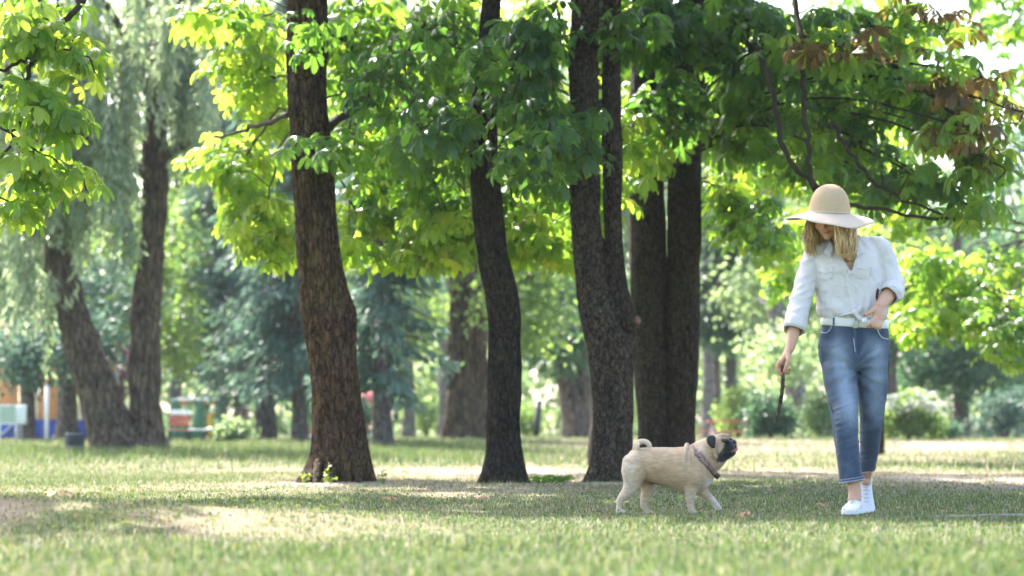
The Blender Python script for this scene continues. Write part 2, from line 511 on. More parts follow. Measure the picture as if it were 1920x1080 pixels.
# ------------------------------------------------------------------ trees: trunks
def trunk_mesh(profiles, seg=56, step=0.03, lumps=0.012, ridge=0.006, rv=11.0, rs=1.6, flare=None, seed=0, z_top=None, deep=0.0):
    """profiles: list of stems, each a list of (x, y, z, radius) from the foot up"""
    V, Fc = [], []
    for si, pr in enumerate(profiles):
        pr = sorted(pr, key=lambda a: a[2])
        z = np.array([a[2] for a in pr])
        dense = np.concatenate([np.arange(z[0], min(z[-1], 4.6), step), np.arange(max(4.6, z[0]), z[-1] + 0.15, 0.15)])
        cx = np.interp(dense, z, [a[0] for a in pr]); cyy = np.interp(dense, z, [a[1] for a in pr]); rr = np.interp(dense, z, [a[3] for a in pr])
        ker = np.ones(5) / 5
        def sm(a):
            return np.convolve(np.pad(a, 2, mode='edge'), ker, 'valid')
        cx, cyy, rr = sm(sm(cx)), sm(sm(cyy)), sm(rr)
        th = np.linspace(0, 2 * math.pi, seg, endpoint=False)
        T, Zg = np.meshgrid(th, dense)
        R = np.repeat(rr[:, None], seg, 1)
        h = Zg - dense[0]
        if flare:
            for (ang, amp, wid) in flare:
                dth = np.angle(np.exp(1j * (T - ang)))
                R = R * (1 + amp * np.exp(-(dth / wid) ** 2) * np.exp(-h / 0.24))
        dirx, diry = np.cos(T), np.sin(T)
        pn = np.stack([(dirx * 0.3).ravel() + si * 7 + seed, (diry * 0.3).ravel() + seed * 1.7, Zg.ravel()], 1)
        big = fbm(np.stack([pn[:, 0] * 2.2, pn[:, 1] * 2.2, pn[:, 2] * 1.1], 1), 2.0, 3, seed)
        fine = np.abs(fbm(np.stack([pn[:, 0] * rv * 3, pn[:, 1] * rv * 3, pn[:, 2] * rs], 1), 1.0, 2, seed + 3))
        R = R + (big * lumps * 2).reshape(R.shape) + ((0.22 - fine) * ridge * 4).reshape(R.shape)
        if deep:
            rid = np.abs(vnoise(np.stack([np.cos(T).ravel() * 4.2 + seed, np.sin(T).ravel() * 4.2, Zg.ravel() * 0.8], 1), 1.6, seed + 8))
            R = R - deep * (np.clip(0.25 - rid, 0, 1) * 4).reshape(R.shape)
        X = cx[:, None] + R * dirx; Y = cyy[:, None] + R * diry
        n0 = sum(len(a) for a in V)
        V.append(np.stack([X.ravel(), Y.ravel(), Zg.ravel()], 1))
        nr = len(dense); idx = np.arange(nr * seg).reshape(nr, seg) + n0
        nx = np.roll(idx, -1, 1)
        Fc.append(np.stack([idx[:-1].ravel(), nx[:-1].ravel(), nx[1:].ravel(), idx[1:].ravel()], 1))
    return np.concatenate(V), np.concatenate(Fc)

def prof(d, rows, top=None, dshift=0.0):
    """rows of (py, left px, right px) at distance d -> (x, y, z, r)"""
    out = []
    for k, (py, a, b) in enumerate(rows):
        p = P((a + b) / 2, py, d)
        out.append((p.x, d + dshift * p.z, p.z, (b - a) / 2 * d / F_PX * 0.99))
    if top:
        out += top
    return out

def sink(pr, by=0.12):
    pr = sorted(pr, key=lambda a: a[2])
    x, y, z, r = pr[0]
    return [(x, y, z - by, r * 1.05)] + pr

# ------------------------------------------------------------------ leaves
def palmate(nl, stations, L0, seed):
    """hand-shaped leaf with nl leaflets, stalk end at the origin, middle leaflet along +X, top side +Z"""
    r = np.random.default_rng(seed)
    V, Fc = [], []
    prof_w = {3: [(0, 0), (0.62, 0.235), (1, 0)], 4: [(0, 0.012), (0.38, 0.105), (0.73, 0.20), (1, 0.0)], 5: [(0, 0.012), (0.42, 0.115), (0.72, 0.215), (0.92, 0.15), (1, 0.0)]}[stations]
    angs = np.linspace(-1, 1, nl) * (2.05 if nl == 7 else 1.65 if nl == 6 else 1.45)
    for a in angs:
        ln = L0 * (1 - 0.36 * abs(a) / 2.0) * r.uniform(0.9, 1.08)
        dr = r.uniform(0.25, 1.0)
        a2 = a + r.normal(0, 0.07)
        fold = r.uniform(0.15, 0.55)
        ca, sa = math.cos(a2), math.sin(a2)
        n0 = len(V)
        rows = []
        for (t, w) in prof_w:
            x = ln * t; z = -dr * ln * t * t * 0.8 + 0.03 * ln
            hw = w * ln
            mid = (x, 0, z); lf = (x * 0.99, hw, z + hw * fold); rt = (x * 0.99, -hw, z + hw * fold)
            if w == 0:
                rows.append([len(V)]); V.append(mid)
            else:
                rows.append([len(V), len(V) + 1, len(V) + 2]); V += [lf, mid, rt]
        for i in range(n0, len(V)):
            x, y, z = V[i]
            V[i] = (x * ca - y * sa, x * sa + y * ca, z)
        for p, q in zip(rows[:-1], rows[1:]):
            if len(p) == 1 and len(q) == 3: Fc += [(p[0], q[1], q[0]), (p[0], q[2], q[1])]
            elif len(p) == 3 and len(q) == 3:
                Fc += [(p[0], p[1], q[1]), (p[0], q[1], q[0]), (p[1], p[2], q[2]), (p[1], q[2], q[1])]
            elif len(p) == 3 and len(q) == 1: Fc += [(p[0], p[1], q[0]), (p[1], p[2], q[0])]
    return np.array(V), np.array(Fc)

LEAF_HI = [palmate(n, 5, 0.152, s) for n, s in ((5, 1), (6, 2), (7, 3), (5, 4), (6, 5), (7, 6))]
LEAF_LO = [palmate(n, 3, 0.15, s) for n, s in ((5, 11), (6, 12), (5, 13))]

def leaf_frames(pos, direc, r, droop=(0.2, 0.9)):
    """rotation matrices (n,3,3): middle leaflet along direc turned downwards"""
    n = len(pos)
    d = direc / np.maximum(np.linalg.norm(direc, axis=1, keepdims=True), 1e-6)
    ang = r.uniform(droop[0], droop[1], n)
    hor = d.copy(); hor[:, 2] *= 0.3
    hor /= np.maximum(np.linalg.norm(hor, axis=1, keepdims=True), 1e-6)
    x = hor * np.cos(ang)[:, None] - np.array([0, 0, 1.0]) * np.sin(ang)[:, None]
    x /= np.linalg.norm(x, axis=1, keepdims=True)
    up = np.tile([0, 0, 1.0], (n, 1)) + r.normal(0, 0.28, (n, 3))
    y = np.cross(up, x); y /= np.maximum(np.linalg.norm(y, axis=1, keepdims=True), 1e-6)
    z = np.cross(x, y)
    return np.stack([x, y, z], 2)

def instance_arrays(protos, which, pos, R, scale, tint):
    V, Fc, T = [], [], []
    n0 = 0
    for k, (pv, pf) in enumerate(protos):
        s = which == k
        m = int(s.sum())
        if not m: continue
        v = np.einsum('nij,vj->nvi', R[s], pv) * scale[s][:, None, None] + pos[s][:, None, :]
        V.append(v.reshape(-1, 3))
        Fc.append((pf[None] + (np.arange(m) * len(pv))[:, None, None]).reshape(-1, 3) + n0)
        T.append(np.repeat(tint[s], len(pv)))
        n0 += m * len(pv)
    return np.concatenate(V), np.concatenate(Fc), np.concatenate(T)

CHESTNUT = leaf_mat('chestnut_leaf', [(0.0, (0.014, 0.042, 0.020)), (0.3, (0.038, 0.098, 0.027)), (0.62, (0.072, 0.145, 0.030)), (0.80, (0.13, 0.195, 0.05)), (0.88, (0.062, 0.05, 0.026)), (1.0, (0.062, 0.038, 0.025))],  # low tints darken shaded front leaves, high tints brighten the sunlit ones
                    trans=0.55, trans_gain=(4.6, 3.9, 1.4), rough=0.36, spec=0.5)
LEAF_PART_MESH = []
def leaf_part_meshes():
    for k, (v, f) in enumerate(LEAF_HI):
        for tnt in (0.12, 0.35, 0.6, 0.74, 0.92):
            me = mesh_from('leaf', v, f, smooth=False)
            set_tint(me, np.full(len(v), tnt)); me.materials.append(CHESTNUT)
            LEAF_PART_MESH.append((k, tnt, me))
leaf_part_meshes()
BARK_BROWN = bark_mat('bark_brown', (0.008, 0.006, 0.0045), (0.135, 0.082, 0.046), (0.12, 0.095, 0.025), 0.55, 1.0, 0.35)
BARK_GREY = bark_mat('bark_grey', (0.010, 0.008, 0.006), (0.135, 0.10, 0.068), (0.07, 0.07, 0.035), 0.45, 1.3, 0.5)
BARK_DARK = bark_mat('bark_dark', (0.006, 0.005, 0.004), (0.062, 0.047, 0.031), (0.045, 0.05, 0.022), 0.5, 1.2, 0.45)
TWIG = plain('twig_bark', (0.045, 0.035, 0.026), 0.9, var=0.35, scale=25, spec=0.1)

def chestnut(label, profiles, blobs, bark, seed, limbs=(), flare=None, n_parts=300, group='horse chestnut trees', trunk_kw=None, extra=None, roots=()):
    """blobs: (centre Vector, (rx, ry, rz), sprays, (tint low, tint high), in view)"""
    r = np.random.default_rng(seed)
    base = sorted(profiles[0], key=lambda a: a[2])[0]
    root = thing('chestnut_tree', label, 'tree', (base[0], base[1], gz(base[0], base[1])), 0, group)
    off = np.array(root.location)
    v, f = trunk_mesh(profiles, flare=flare, seed=seed, **(trunk_kw or {}))
    link('trunk', mesh_from('trunk', v - off, f), bark, root)
    for (pts, rad) in roots:
        pts = [np.array(p) for p in pts]
        c = catmull(pts, 6); rr = np.interp(np.linspace(0, 1, len(c)), np.linspace(0, 1, len(rad)), rad)
        vv, ff = tube_arrays([Vector(p - off) for p in c], list(rr), 10)
        vv = np.array(vv); vv = vv + 0.006 * np.stack([vnoise(vv, 30, 1), vnoise(vv, 30, 2), vnoise(vv, 30, 3)], 1)
        link('root', mesh_from('root', vv, ff), bark, root)
    stem_pts = np.array([[a[0], a[1], a[2], a[3]] for pr in profiles for a in pr])
    # limbs given by hand, then one to each lobe of the crown
    nodes = []
    def limb(pts, r0, r1):
        c = catmull(pts, 7)
        rr = np.linspace(r0, r1, len(c))
        c = [p + r.normal(0, 0.012, 3) for p in c]
        vv, ff = tube_arrays([Vector(p - off) for p in c], list(rr), 8)
        link('branch', mesh_from('branch', vv, ff), TWIG if r0 < 0.05 else bark, root)
        for p in c: nodes.append(p)
    for (pts, r0, r1) in limbs: limb([np.array(p) for p in pts], r0, r1)
    for (c, rad, n, tr, view) in blobs:
        c = np.array(c)
        k = np.argmin(np.abs(stem_pts[:, 2] - (c[2] + 0.2)) + 0.4 * np.abs(stem_pts[:, 0] - c[0]))
        s = stem_pts[k, :3].copy()
        s[2] = np.clip(c[2] + 0.1 - 0.25 * np.linalg.norm(c[:2] - s[:2]), 2.9, 8.0)
        prn = sorted(profiles[0], key=lambda a: a[2])
        s[0] = np.interp(s[2], [a[2] for a in prn], [a[0] for a in prn]); s[1] = np.interp(s[2], [a[2] for a in prn], [a[1] for a in prn])
        ln = np.linalg.norm(c - s)
        if ln > 0.5:
            mid = (s + c) / 2 + np.array([0, 0, 0.12 * ln]) + r.normal(0, 0.07, 3)
            end = c + (c - s) / ln * rad[0] * 0.6 + np.array([0, 0, -0.15])
            limb([s, mid, c, end], min(0.016, 0.006 + 0.003 * ln) if view else 0.02 + 0.012 * ln, 0.005)
    nodes = np.array(nodes)
    # sprays of leaves through the lobes
    pos, direc, tint, scl, hi = [], [], [], [], []
    tw = MB()
    for (c, rad, n, tr, view) in blobs:
        n = max(3, int(n * ((0.58 if c[1] > 20.9 or c[1] < 17.5 else 0.30) if view else 0.85)))
        u = r.normal(0, 1, (n, 3)); u /= np.linalg.norm(u, axis=1, keepdims=True)
        u *= r.uniform(0.15, 1, (n, 1)) ** 0.45
        sp = np.array(c) + u * np.array(rad)
        for q in sp:
            k = r.integers(4, 8)
            a = r.uniform(0, 2 * math.pi) + np.arange(k) * 2 * math.pi / k + r.normal(0, 0.3, k)
            dd = np.stack([np.cos(a), np.sin(a), r.uniform(-0.3, 0.5, k)], 1)
            pp = q + dd * r.uniform(0.07, 0.17, (k, 1)) + np.array([0, 0, 1]) * r.uniform(-0.12, 0.06, (k, 1))
            pos.append(pp); direc.append(dd)
            t0 = r.uniform(*tr)
            if tr[0] > 0.85 and r.uniform() < 0.5: t0 = r.uniform(0.3, 0.7)
            tint.append(np.clip(t0 + r.normal(0, 0.07, k), 0, 0.79 if t0 < 0.8 else 1)); scl.append(r.uniform(0.85, 1.1) * r.uniform(0.62, 1.25, k)); hi.append(np.full(k, view))
            if view:
                j = np.argmin(((nodes - q) ** 2).sum(1)); e = nodes[j]
                dl = np.linalg.norm(e - q)
                if dl > 0.08:
                    e = q + (e - q) * min(1, 0.75 / dl)
                    m = (q + e) / 2 + np.array([0, 0, 0.06]) + r.normal(0, 0.02, 3)
                    tw.tube([Vector(q - off), Vector(m - off), Vector(e - off)], [0.0032, 0.005, 0.007], 4, cap=False)
    if extra is not None:
        pos.append(extra[0]); direc.append(extra[1]); tint.append(extra[2]); scl.append(extra[3]); hi.append(np.full(len(extra[0]), True))
    pos = np.concatenate(pos); direc = np.concatenate(direc); tint = np.concatenate(tint); scl = np.concatenate(scl); hi = np.concatenate(hi)
    tint = np.where((tint > 0.80) & (tint < 0.86), 0.78, tint)
    R = leaf_frames(pos, direc, r)
    if tw.v: tag(tw.build('twigs', TWIG, root), kind='stuff')
    # the leaves that show largest are parts, the rest one mass
    px, py, dep = project(pos)
    inside = hi & (px > 0) & (px < 1920) & (py > 0) & (py < 1080)
    order = np.argsort(np.where(inside, dep, 1e9))
    part = np.zeros(len(pos), bool)
    part[order[:min(n_parts, int(inside.sum()))]] = True
    for i in np.nonzero(part)[0]:
        cand = min(LEAF_PART_MESH, key=lambda m: (abs(m[1] - tint[i]) + (0 if m[0] == i % 6 else 0.5)))
        o = bpy.data.objects.new('leaf', cand[2]); COL.objects.link(o)
        M = Matrix([list(R[i][0]) + [0], list(R[i][1]) + [0], list(R[i][2]) + [0], [0, 0, 0, 1]])
        o.matrix_local = Matrix.Translation(Vector(pos[i] - off)) @ M @ Matrix.Scale(float(scl[i]), 4)
        o.parent = root
    rest = ~part
    a = rest & hi; b = rest & ~hi
    Vs, Fs, Ts = [], [], []; n0 = 0
    for s, protos in ((a, LEAF_HI), (b, LEAF_LO)):
        if s.any():
            V1, F1, T1 = instance_arrays(protos, r.integers(0, len(protos), int(s.sum())), pos[s] - off, R[s], scl[s] * (1.0 if protos is LEAF_HI else 1.45), tint[s])
            Vs.append(V1); Fs.append(F1 + n0); Ts.append(T1); n0 += len(V1)
    me = mesh_from('crown', np.concatenate(Vs), np.concatenate(Fs), smooth=False); set_tint(me, np.concatenate(Ts))
    tag(link('crown', me, CHESTNUT, root), kind='stuff')
    return root

def B(px, py, d, rx_px, ry_px, ry_m, n, tint=(0.05, 0.6), view=True):
    s = d / F_PX
    return (P(px, py, d), (rx_px * s, ry_m, ry_px * s), n, tint, view)
def H(x, y, z, rx, ry, rz, n, tint=(0.1, 0.6)):  # upper crown lobes out of view, shaped for the shade they throw
    return (Vector((x, y, z)), (rx, ry, rz), n, tint, False)

D1 = 20.2
def build_near_trees():
    # first trunk, leaning, knob on its right side
    p1 = prof(D1, [(908, 556, 708), (897, 564, 704), (885, 571, 700), (868, 579, 696), (845, 585, 691), (800, 590, 685), (750, 588, 678), (700, 584, 671), (650, 577, 666), (620, 571, 668), (590, 566, 668), (565, 563, 660), (530, 561, 648), (500, 559, 643), (450, 555, 636), (400, 552, 630), (300, 546, 622), (200, 541, 613), (100, 540, 614), (0, 541, 612)],
              top=[(-1.58, D1, 5.0, 0.15), (-1.45, D1, 7.5, 0.09), (-1.4, D1, 9.0, 0.05)])
    roots1 = [([P(640 + a, 868, D1 - 0.20) + Vector((0, 0, 0)), P(640 + b, 890, D1 - 0.31), P(640 + c, 906, D1 - 0.44) + Vector((0, 0, -0.03))], (0.05, 0.04, 0.018))
              for a, b, c in ((-40, -44, -50), (-12, -14, -20), (26, 32, 34))]
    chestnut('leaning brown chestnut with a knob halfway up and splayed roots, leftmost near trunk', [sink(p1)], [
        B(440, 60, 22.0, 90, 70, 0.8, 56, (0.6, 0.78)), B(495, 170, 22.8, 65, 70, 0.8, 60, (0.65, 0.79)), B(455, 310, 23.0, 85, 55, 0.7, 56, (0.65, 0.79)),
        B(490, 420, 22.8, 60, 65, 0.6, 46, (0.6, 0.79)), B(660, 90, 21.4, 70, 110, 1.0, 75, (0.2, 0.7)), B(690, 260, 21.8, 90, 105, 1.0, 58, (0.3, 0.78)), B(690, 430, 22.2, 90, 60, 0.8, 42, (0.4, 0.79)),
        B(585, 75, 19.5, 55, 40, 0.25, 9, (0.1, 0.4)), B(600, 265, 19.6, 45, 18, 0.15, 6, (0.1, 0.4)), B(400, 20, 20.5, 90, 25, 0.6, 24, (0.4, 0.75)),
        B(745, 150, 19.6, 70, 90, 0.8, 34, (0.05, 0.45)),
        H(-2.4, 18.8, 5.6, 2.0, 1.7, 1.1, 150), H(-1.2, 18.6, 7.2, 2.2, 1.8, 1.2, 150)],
        BARK_BROWN, 11, limbs=[([P(612, 240, D1), P(680, 190, 20.6), P(745, 130, 20.9), P(800, 40, 21.2)], 0.04, 0.02), ([P(545, 215, D1), P(470, 240, 21.2), P(400, 262, 22.0)], 0.03, 0.008)],
        flare=[(math.radians(200), 0.16, 0.25), (math.radians(228), 0.40, 0.14), (math.radians(256), 0.50, 0.15), (math.radians(242), -0.25, 0.10), (math.radians(272), -0.28, 0.10), (math.radians(290), 0.42, 0.16), (math.radians(310), -0.15, 0.12), (math.radians(335), 0.10, 0.3), (math.radians(80), 0.3, 0.5)], roots=roots1,
        trunk_kw=dict(seg=120, step=0.02, lumps=0.011, ridge=0.013, deep=0.010))
    # second trunk, slender and bent
    p2 = prof(D1, [(910, 893, 996), (895, 902, 988), (870, 908, 982), (850, 911, 979), (800, 912, 976), (700, 914, 975), (600, 915, 976), (560, 911, 975), (530, 903, 968), (500, 896, 960), (450, 892, 948), (400, 888, 943), (350, 884, 939), (300, 881, 935), (200, 885, 930), (100, 895, 935), (0, 905, 940)],
              top=[(-0.1, D1, 5.2, 0.10), (0.0, D1, 7.5, 0.06)])
    chestnut('slender dark chestnut trunk bent at mid height, between the leaning trunk and the forked one', [sink(p2)], [
        B(840, 90, 21, 105, 100, 1.1, 66, (0.1, 0.6)), B(830, 260, 20.6, 105, 95, 1.1, 80, (0.1, 0.65)), B(830, 400, 21.6, 90, 65, 0.9, 70, (0.25, 0.78)), B(790, 470, 22.0, 80, 35, 0.7, 32, (0.45, 0.78)),
        B(950, 430, 21.8, 60, 65, 0.7, 42, (0.3, 0.78)), B(960, 120, 19.2, 80, 110, 0.7, 60, (0.03, 0.35)), B(800, 230, 19.0, 90, 60, 0.6, 34, (0.03, 0.3)), B(770, 340, 22.5, 80, 80, 0.7, 45, (0.5, 0.78)),
        H(-0.3, 18.8, 5.5, 1.9, 1.7, 1.1, 130), H(-1.0, 21.8, 5.9, 1.5, 1.2, 0.8, 70), H(0.0, 17.8, 6.8, 2.0, 1.6, 1.2, 110)],
        BARK_DARK, 12, limbs=[([P(930, 310, D1), P(860, 240, 20.4), P(800, 205, 20.6), P(730, 210, 20.8)], 0.03, 0.01)],
        flare=[(math.radians(210), 0.22, 0.3), (math.radians(270), 0.15, 0.3), (math.radians(325), 0.22, 0.3)], trunk_kw=dict(seg=80, step=0.024, ridge=0.010, deep=0.008))
    # third: forked
    low3 = [(912, 1086, 1196), (900, 1097, 1191), (875, 1106, 1189), (850, 1110, 1188), (800, 1112, 1188), (750, 1111, 1187), (700, 1107, 1185), (660, 1101, 1186)]
    p3a = prof(D1, low3 + [(620, 1092, 1180), (590, 1086, 1164), (560, 1082, 1150), (520, 1078, 1134), (480, 1075, 1128), (400, 1071, 1125), (300, 1068, 1123), (200, 1068, 1122), (100, 1069, 1122), (0, 1070, 1122)],
               top=[(0.55, D1, 5.2, 0.12), (0.5, D1, 8.0, 0.07)])
    p3b = prof(D1 + 0.02, [(760, 1142, 1182), (700, 1143, 1186), (660, 1145, 1189), (625, 1146, 1190), (600, 1145, 1189), (560, 1143, 1180), (520, 1140, 1171), (480, 1137, 1168), (400, 1133, 1166), (300, 1131, 1165), (200, 1130, 1164), (100, 1130, 1164), (0, 1130, 1165)],
               top=[(0.95, D1 + 0.2, 5.2, 0.07), (1.1, D1 + 0.3, 8.0, 0.04)])
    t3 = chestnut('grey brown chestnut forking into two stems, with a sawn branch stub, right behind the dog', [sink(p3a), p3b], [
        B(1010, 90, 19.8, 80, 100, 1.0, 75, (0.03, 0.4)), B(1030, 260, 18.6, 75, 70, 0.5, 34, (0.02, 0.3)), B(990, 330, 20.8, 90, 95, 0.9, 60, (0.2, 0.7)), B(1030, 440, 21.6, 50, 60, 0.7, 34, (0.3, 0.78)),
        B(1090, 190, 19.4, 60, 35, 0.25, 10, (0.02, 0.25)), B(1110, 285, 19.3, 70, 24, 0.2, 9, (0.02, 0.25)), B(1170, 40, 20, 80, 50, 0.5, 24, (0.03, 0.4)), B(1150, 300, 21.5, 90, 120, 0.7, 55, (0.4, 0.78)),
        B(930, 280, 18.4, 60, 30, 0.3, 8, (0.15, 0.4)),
        H(1.0, 18.6, 5.5, 2.0, 1.8, 1.1, 160), H(0.1, 21.7, 5.7, 1.5, 1.2, 0.8, 100), H(0.0, 22.6, 6.9, 1.6, 1.2, 0.8, 110), H(1.2, 17.8, 7.0, 2.2, 1.8, 1.3, 160)],
        BARK_GREY, 13, flare=[(math.radians(200), 0.2, 0.3), (math.radians(280), 0.12, 0.3), (math.radians(340), 0.15, 0.3)], trunk_kw=dict(seg=96, step=0.022, ridge=0.010, deep=0.008))
    loc = np.array(t3.location)
    a, b = P(1176, 607, D1 - 0.06), P(1196, 600, D1 - 0.14)
    st = MB().tube([Vector(np.array(a) - loc), Vector(np.array((a + b) / 2) - loc), Vector(np.array(b) - loc)], [0.085, 0.068, 0.043], 14, cap=True).build('branch_stub', BARK_GREY, t3)
    cutm = plain('sawn_wood', (0.16, 0.085, 0.055), 0.8, var=0.4, scale=40)
    MB().tube([Vector(np.array(b) - loc) - (b - a).normalized() * 0.004, Vector(np.array(b) - loc) + (b - a).normalized() * 0.004], [0.040, 0.034], 14).build('sawn_face', cutm, st)
    # fourth: two thick stems grown together
    D4 = 23.4
    low4 = [(880, 1190, 1262), (850, 1194, 1262), (800, 1196, 1258), (750, 1193, 1256), (700, 1190, 1255), (650, 1186, 1252), (600, 1182, 1250), (500, 1180, 1250), (400, 1178, 1248), (300, 1178, 1246), (200, 1180, 1245), (100, 1183, 1245), (0, 1186, 1244)]
    lowr = [(880, 1246, 1310), (850, 1248, 1304), (800, 1250, 1303), (750, 1250, 1305), (700, 1250, 1308), (650, 1250, 1310), (600, 1250, 1312), (500, 1250, 1313), (400, 1251, 1314), (300, 1253, 1315), (200, 1258, 1320), (100, 1263, 1326), (0, 1267, 1332)]
    p4a = prof(D4, low4, top=[(1.28, D4, 5.6, 0.13), (1.2, D4, 8.5, 0.07)])
    p4b = prof(D4 - 0.05, lowr, top=[(1.9, D4, 5.6, 0.13), (2.2, D4, 8.5, 0.07)])
    mids = prof(D4 + 0.16, [(880, 1208, 1295), (800, 1212, 1290), (700, 1208, 1292), (640, 1215, 1285), (600, 1226, 1272), (570, 1240, 1258)])
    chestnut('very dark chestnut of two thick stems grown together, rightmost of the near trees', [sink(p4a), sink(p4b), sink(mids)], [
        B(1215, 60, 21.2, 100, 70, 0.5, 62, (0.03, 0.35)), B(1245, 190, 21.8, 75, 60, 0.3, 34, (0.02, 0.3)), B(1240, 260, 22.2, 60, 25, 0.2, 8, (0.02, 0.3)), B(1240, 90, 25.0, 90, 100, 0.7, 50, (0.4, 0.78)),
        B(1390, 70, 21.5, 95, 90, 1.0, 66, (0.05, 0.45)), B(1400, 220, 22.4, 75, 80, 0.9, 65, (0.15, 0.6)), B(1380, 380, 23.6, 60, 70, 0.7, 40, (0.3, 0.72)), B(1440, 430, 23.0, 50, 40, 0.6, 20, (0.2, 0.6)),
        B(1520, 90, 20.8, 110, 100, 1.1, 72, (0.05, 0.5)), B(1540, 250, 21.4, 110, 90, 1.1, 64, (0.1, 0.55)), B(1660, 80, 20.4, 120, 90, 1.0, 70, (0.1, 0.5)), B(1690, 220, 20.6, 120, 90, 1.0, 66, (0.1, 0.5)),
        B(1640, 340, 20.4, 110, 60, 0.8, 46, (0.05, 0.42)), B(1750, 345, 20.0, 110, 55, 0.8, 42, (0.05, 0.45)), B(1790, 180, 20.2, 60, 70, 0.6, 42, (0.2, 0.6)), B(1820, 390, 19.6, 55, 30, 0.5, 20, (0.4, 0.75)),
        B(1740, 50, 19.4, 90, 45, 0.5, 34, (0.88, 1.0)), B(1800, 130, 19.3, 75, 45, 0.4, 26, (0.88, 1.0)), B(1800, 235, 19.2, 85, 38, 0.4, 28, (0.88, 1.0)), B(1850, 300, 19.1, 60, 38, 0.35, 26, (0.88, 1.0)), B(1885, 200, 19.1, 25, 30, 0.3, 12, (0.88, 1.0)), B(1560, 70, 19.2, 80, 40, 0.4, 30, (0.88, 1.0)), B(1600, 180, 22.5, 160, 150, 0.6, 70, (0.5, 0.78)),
        H(2.6, 19.0, 5.5, 2.1, 1.8, 1.1, 170), H(1.6, 23.0, 5.9, 1.6, 1.2, 0.8, 130), H(3.8, 18.4, 6.0, 1.9, 1.8, 1.2, 140), H(2.4, 17.4, 7.2, 2.3, 1.8, 1.3, 160), H(4.9, 19.0, 5.2, 1.4, 1.6, 0.8, 60)],
        BARK_DARK, 14, limbs=[([P(1325, 30, D4), P(1420, 100, 20.6), P(1450, 190, 19.6), P(1475, 290, 19.4), P(1525, 350, 19.4), P(1540, 400, 19.4)], 0.026, 0.016),
                              ([P(1490, -20, 20.2), P(1502, 110, 19.6), P(1512, 220, 19.4), P(1520, 330, 19.3), P(1575, 375, 19.4), P(1680, 400, 19.5), P(1790, 415, 19.5)], 0.026, 0.012),
                              ([P(1560, 230, 19.6), P(1610, 310, 19.4), P(1680, 370, 19.4), P(1790, 405, 19.6)], 0.020, 0.010),
                              ([P(1570, 60, 20.8), P(1700, 140, 20.2), P(1770, 200, 19.8), P(1850, 240, 19.4)], 0.03, 0.008)],
        trunk_kw=dict(seg=56))
    # tree outside the left edge whose branch reaches in
    p0 = [(-4.6, 17.4, -0.1, 0.34), (-4.55, 17.4, 0.4, 0.25), (-4.5, 17.4, 2.0, 0.21), (-4.45, 17.3, 4.2, 0.17), (-4.4, 17.3, 7.5, 0.08)]
    dl = 16.8
    chestnut('chestnut with sunlit yellow green leaves reaching in from the left edge', [p0], [
        B(60, 60, dl, 75, 50, 0.4, 22, (0.6, 0.78)), B(60, 190, dl, 60, 55, 0.4, 18, (0.6, 0.78)), B(150, 100, dl, 50, 35, 0.3, 8, (0.6, 0.78)), B(60, 310, dl, 60, 40, 0.35, 14, (0.6, 0.78)), B(145, 330, dl, 30, 22, 0.2, 4, (0.65, 0.78)), B(20, 385, dl, 25, 15, 0.15, 3, (0.65, 0.78)),
        B(120, 220, dl, 35, 20, 0.2, 5, (0.6, 0.78)), B(60, 20, 17.6, 100, 40, 0.5, 20, (0.4, 0.7)), B(-90, 150, 17.0, 80, 160, 0.6, 40, (0.4, 0.75)),
        H(-4.8, 15.4, 5.4, 1.5, 1.6, 1.0, 95)],
        BARK_BROWN, 15, limbs=[([P(160, -40, dl), P(150, 5, dl), P(105, 50, dl), P(65, 100, dl), P(45, 170, dl), P(30, 240, dl), P(5, 300, dl)], 0.026, 0.011), ([P(60, 105, dl), P(20, 125, dl), P(-40, 150, 17.0)], 0.014, 0.012)], n_parts=180, trunk_kw=dict(seg=24, step=0.06))
    # farther chestnut whose low boughs show behind the person on the right
    p5 = [(6.9, 30.5, 0.0, 0.4), (6.9, 30.5, 0.6, 0.3), (6.85, 30.5, 3.0, 0.25), (6.8, 30.4, 6.0, 0.17), (6.8, 30.4, 9.0, 0.07)]
    chestnut('out of focus chestnut with low bright boughs behind the person, at the right edge', [p5], [
        B(1740, 500, 29, 90, 40, 0.9, 55, (0.55, 0.78)), B(1840, 560, 28.5, 100, 50, 0.9, 70, (0.5, 0.78)), B(1720, 600, 28.5, 60, 40, 0.8, 36, (0.5, 0.78)), B(1900, 640, 28, 70, 45, 0.8, 42, (0.5, 0.78)), B(1860, 500, 29.5, 100, 35, 0.8, 46, (0.5, 0.78)), B(1790, 570, 30, 130, 60, 0.9, 60, (0.35, 0.7)), B(1480, 520, 31, 60, 40, 0.7, 22, (0.5, 0.78)),
        B(1500, 440, 31, 120, 60, 0.9, 55, (0.5, 0.78)), B(1880, 590, 27.5, 50, 20, 0.5, 10, (0.2, 0.5)),
        H(6.6, 31.5, 6.6, 2.6, 2.4, 1.8, 130)],
        BARK_DARK, 16, n_parts=120, trunk_kw=dict(seg=24, step=0.06))
    # added behind the near row to put a bright mass between the trunks
    p6 = [(1.06, 27.4, 0.0, 0.22), (1.06, 27.4, 0.6, 0.17), (1.05, 27.4, 3.0, 0.15), (1.0, 27.4, 8.0, 0.07)]
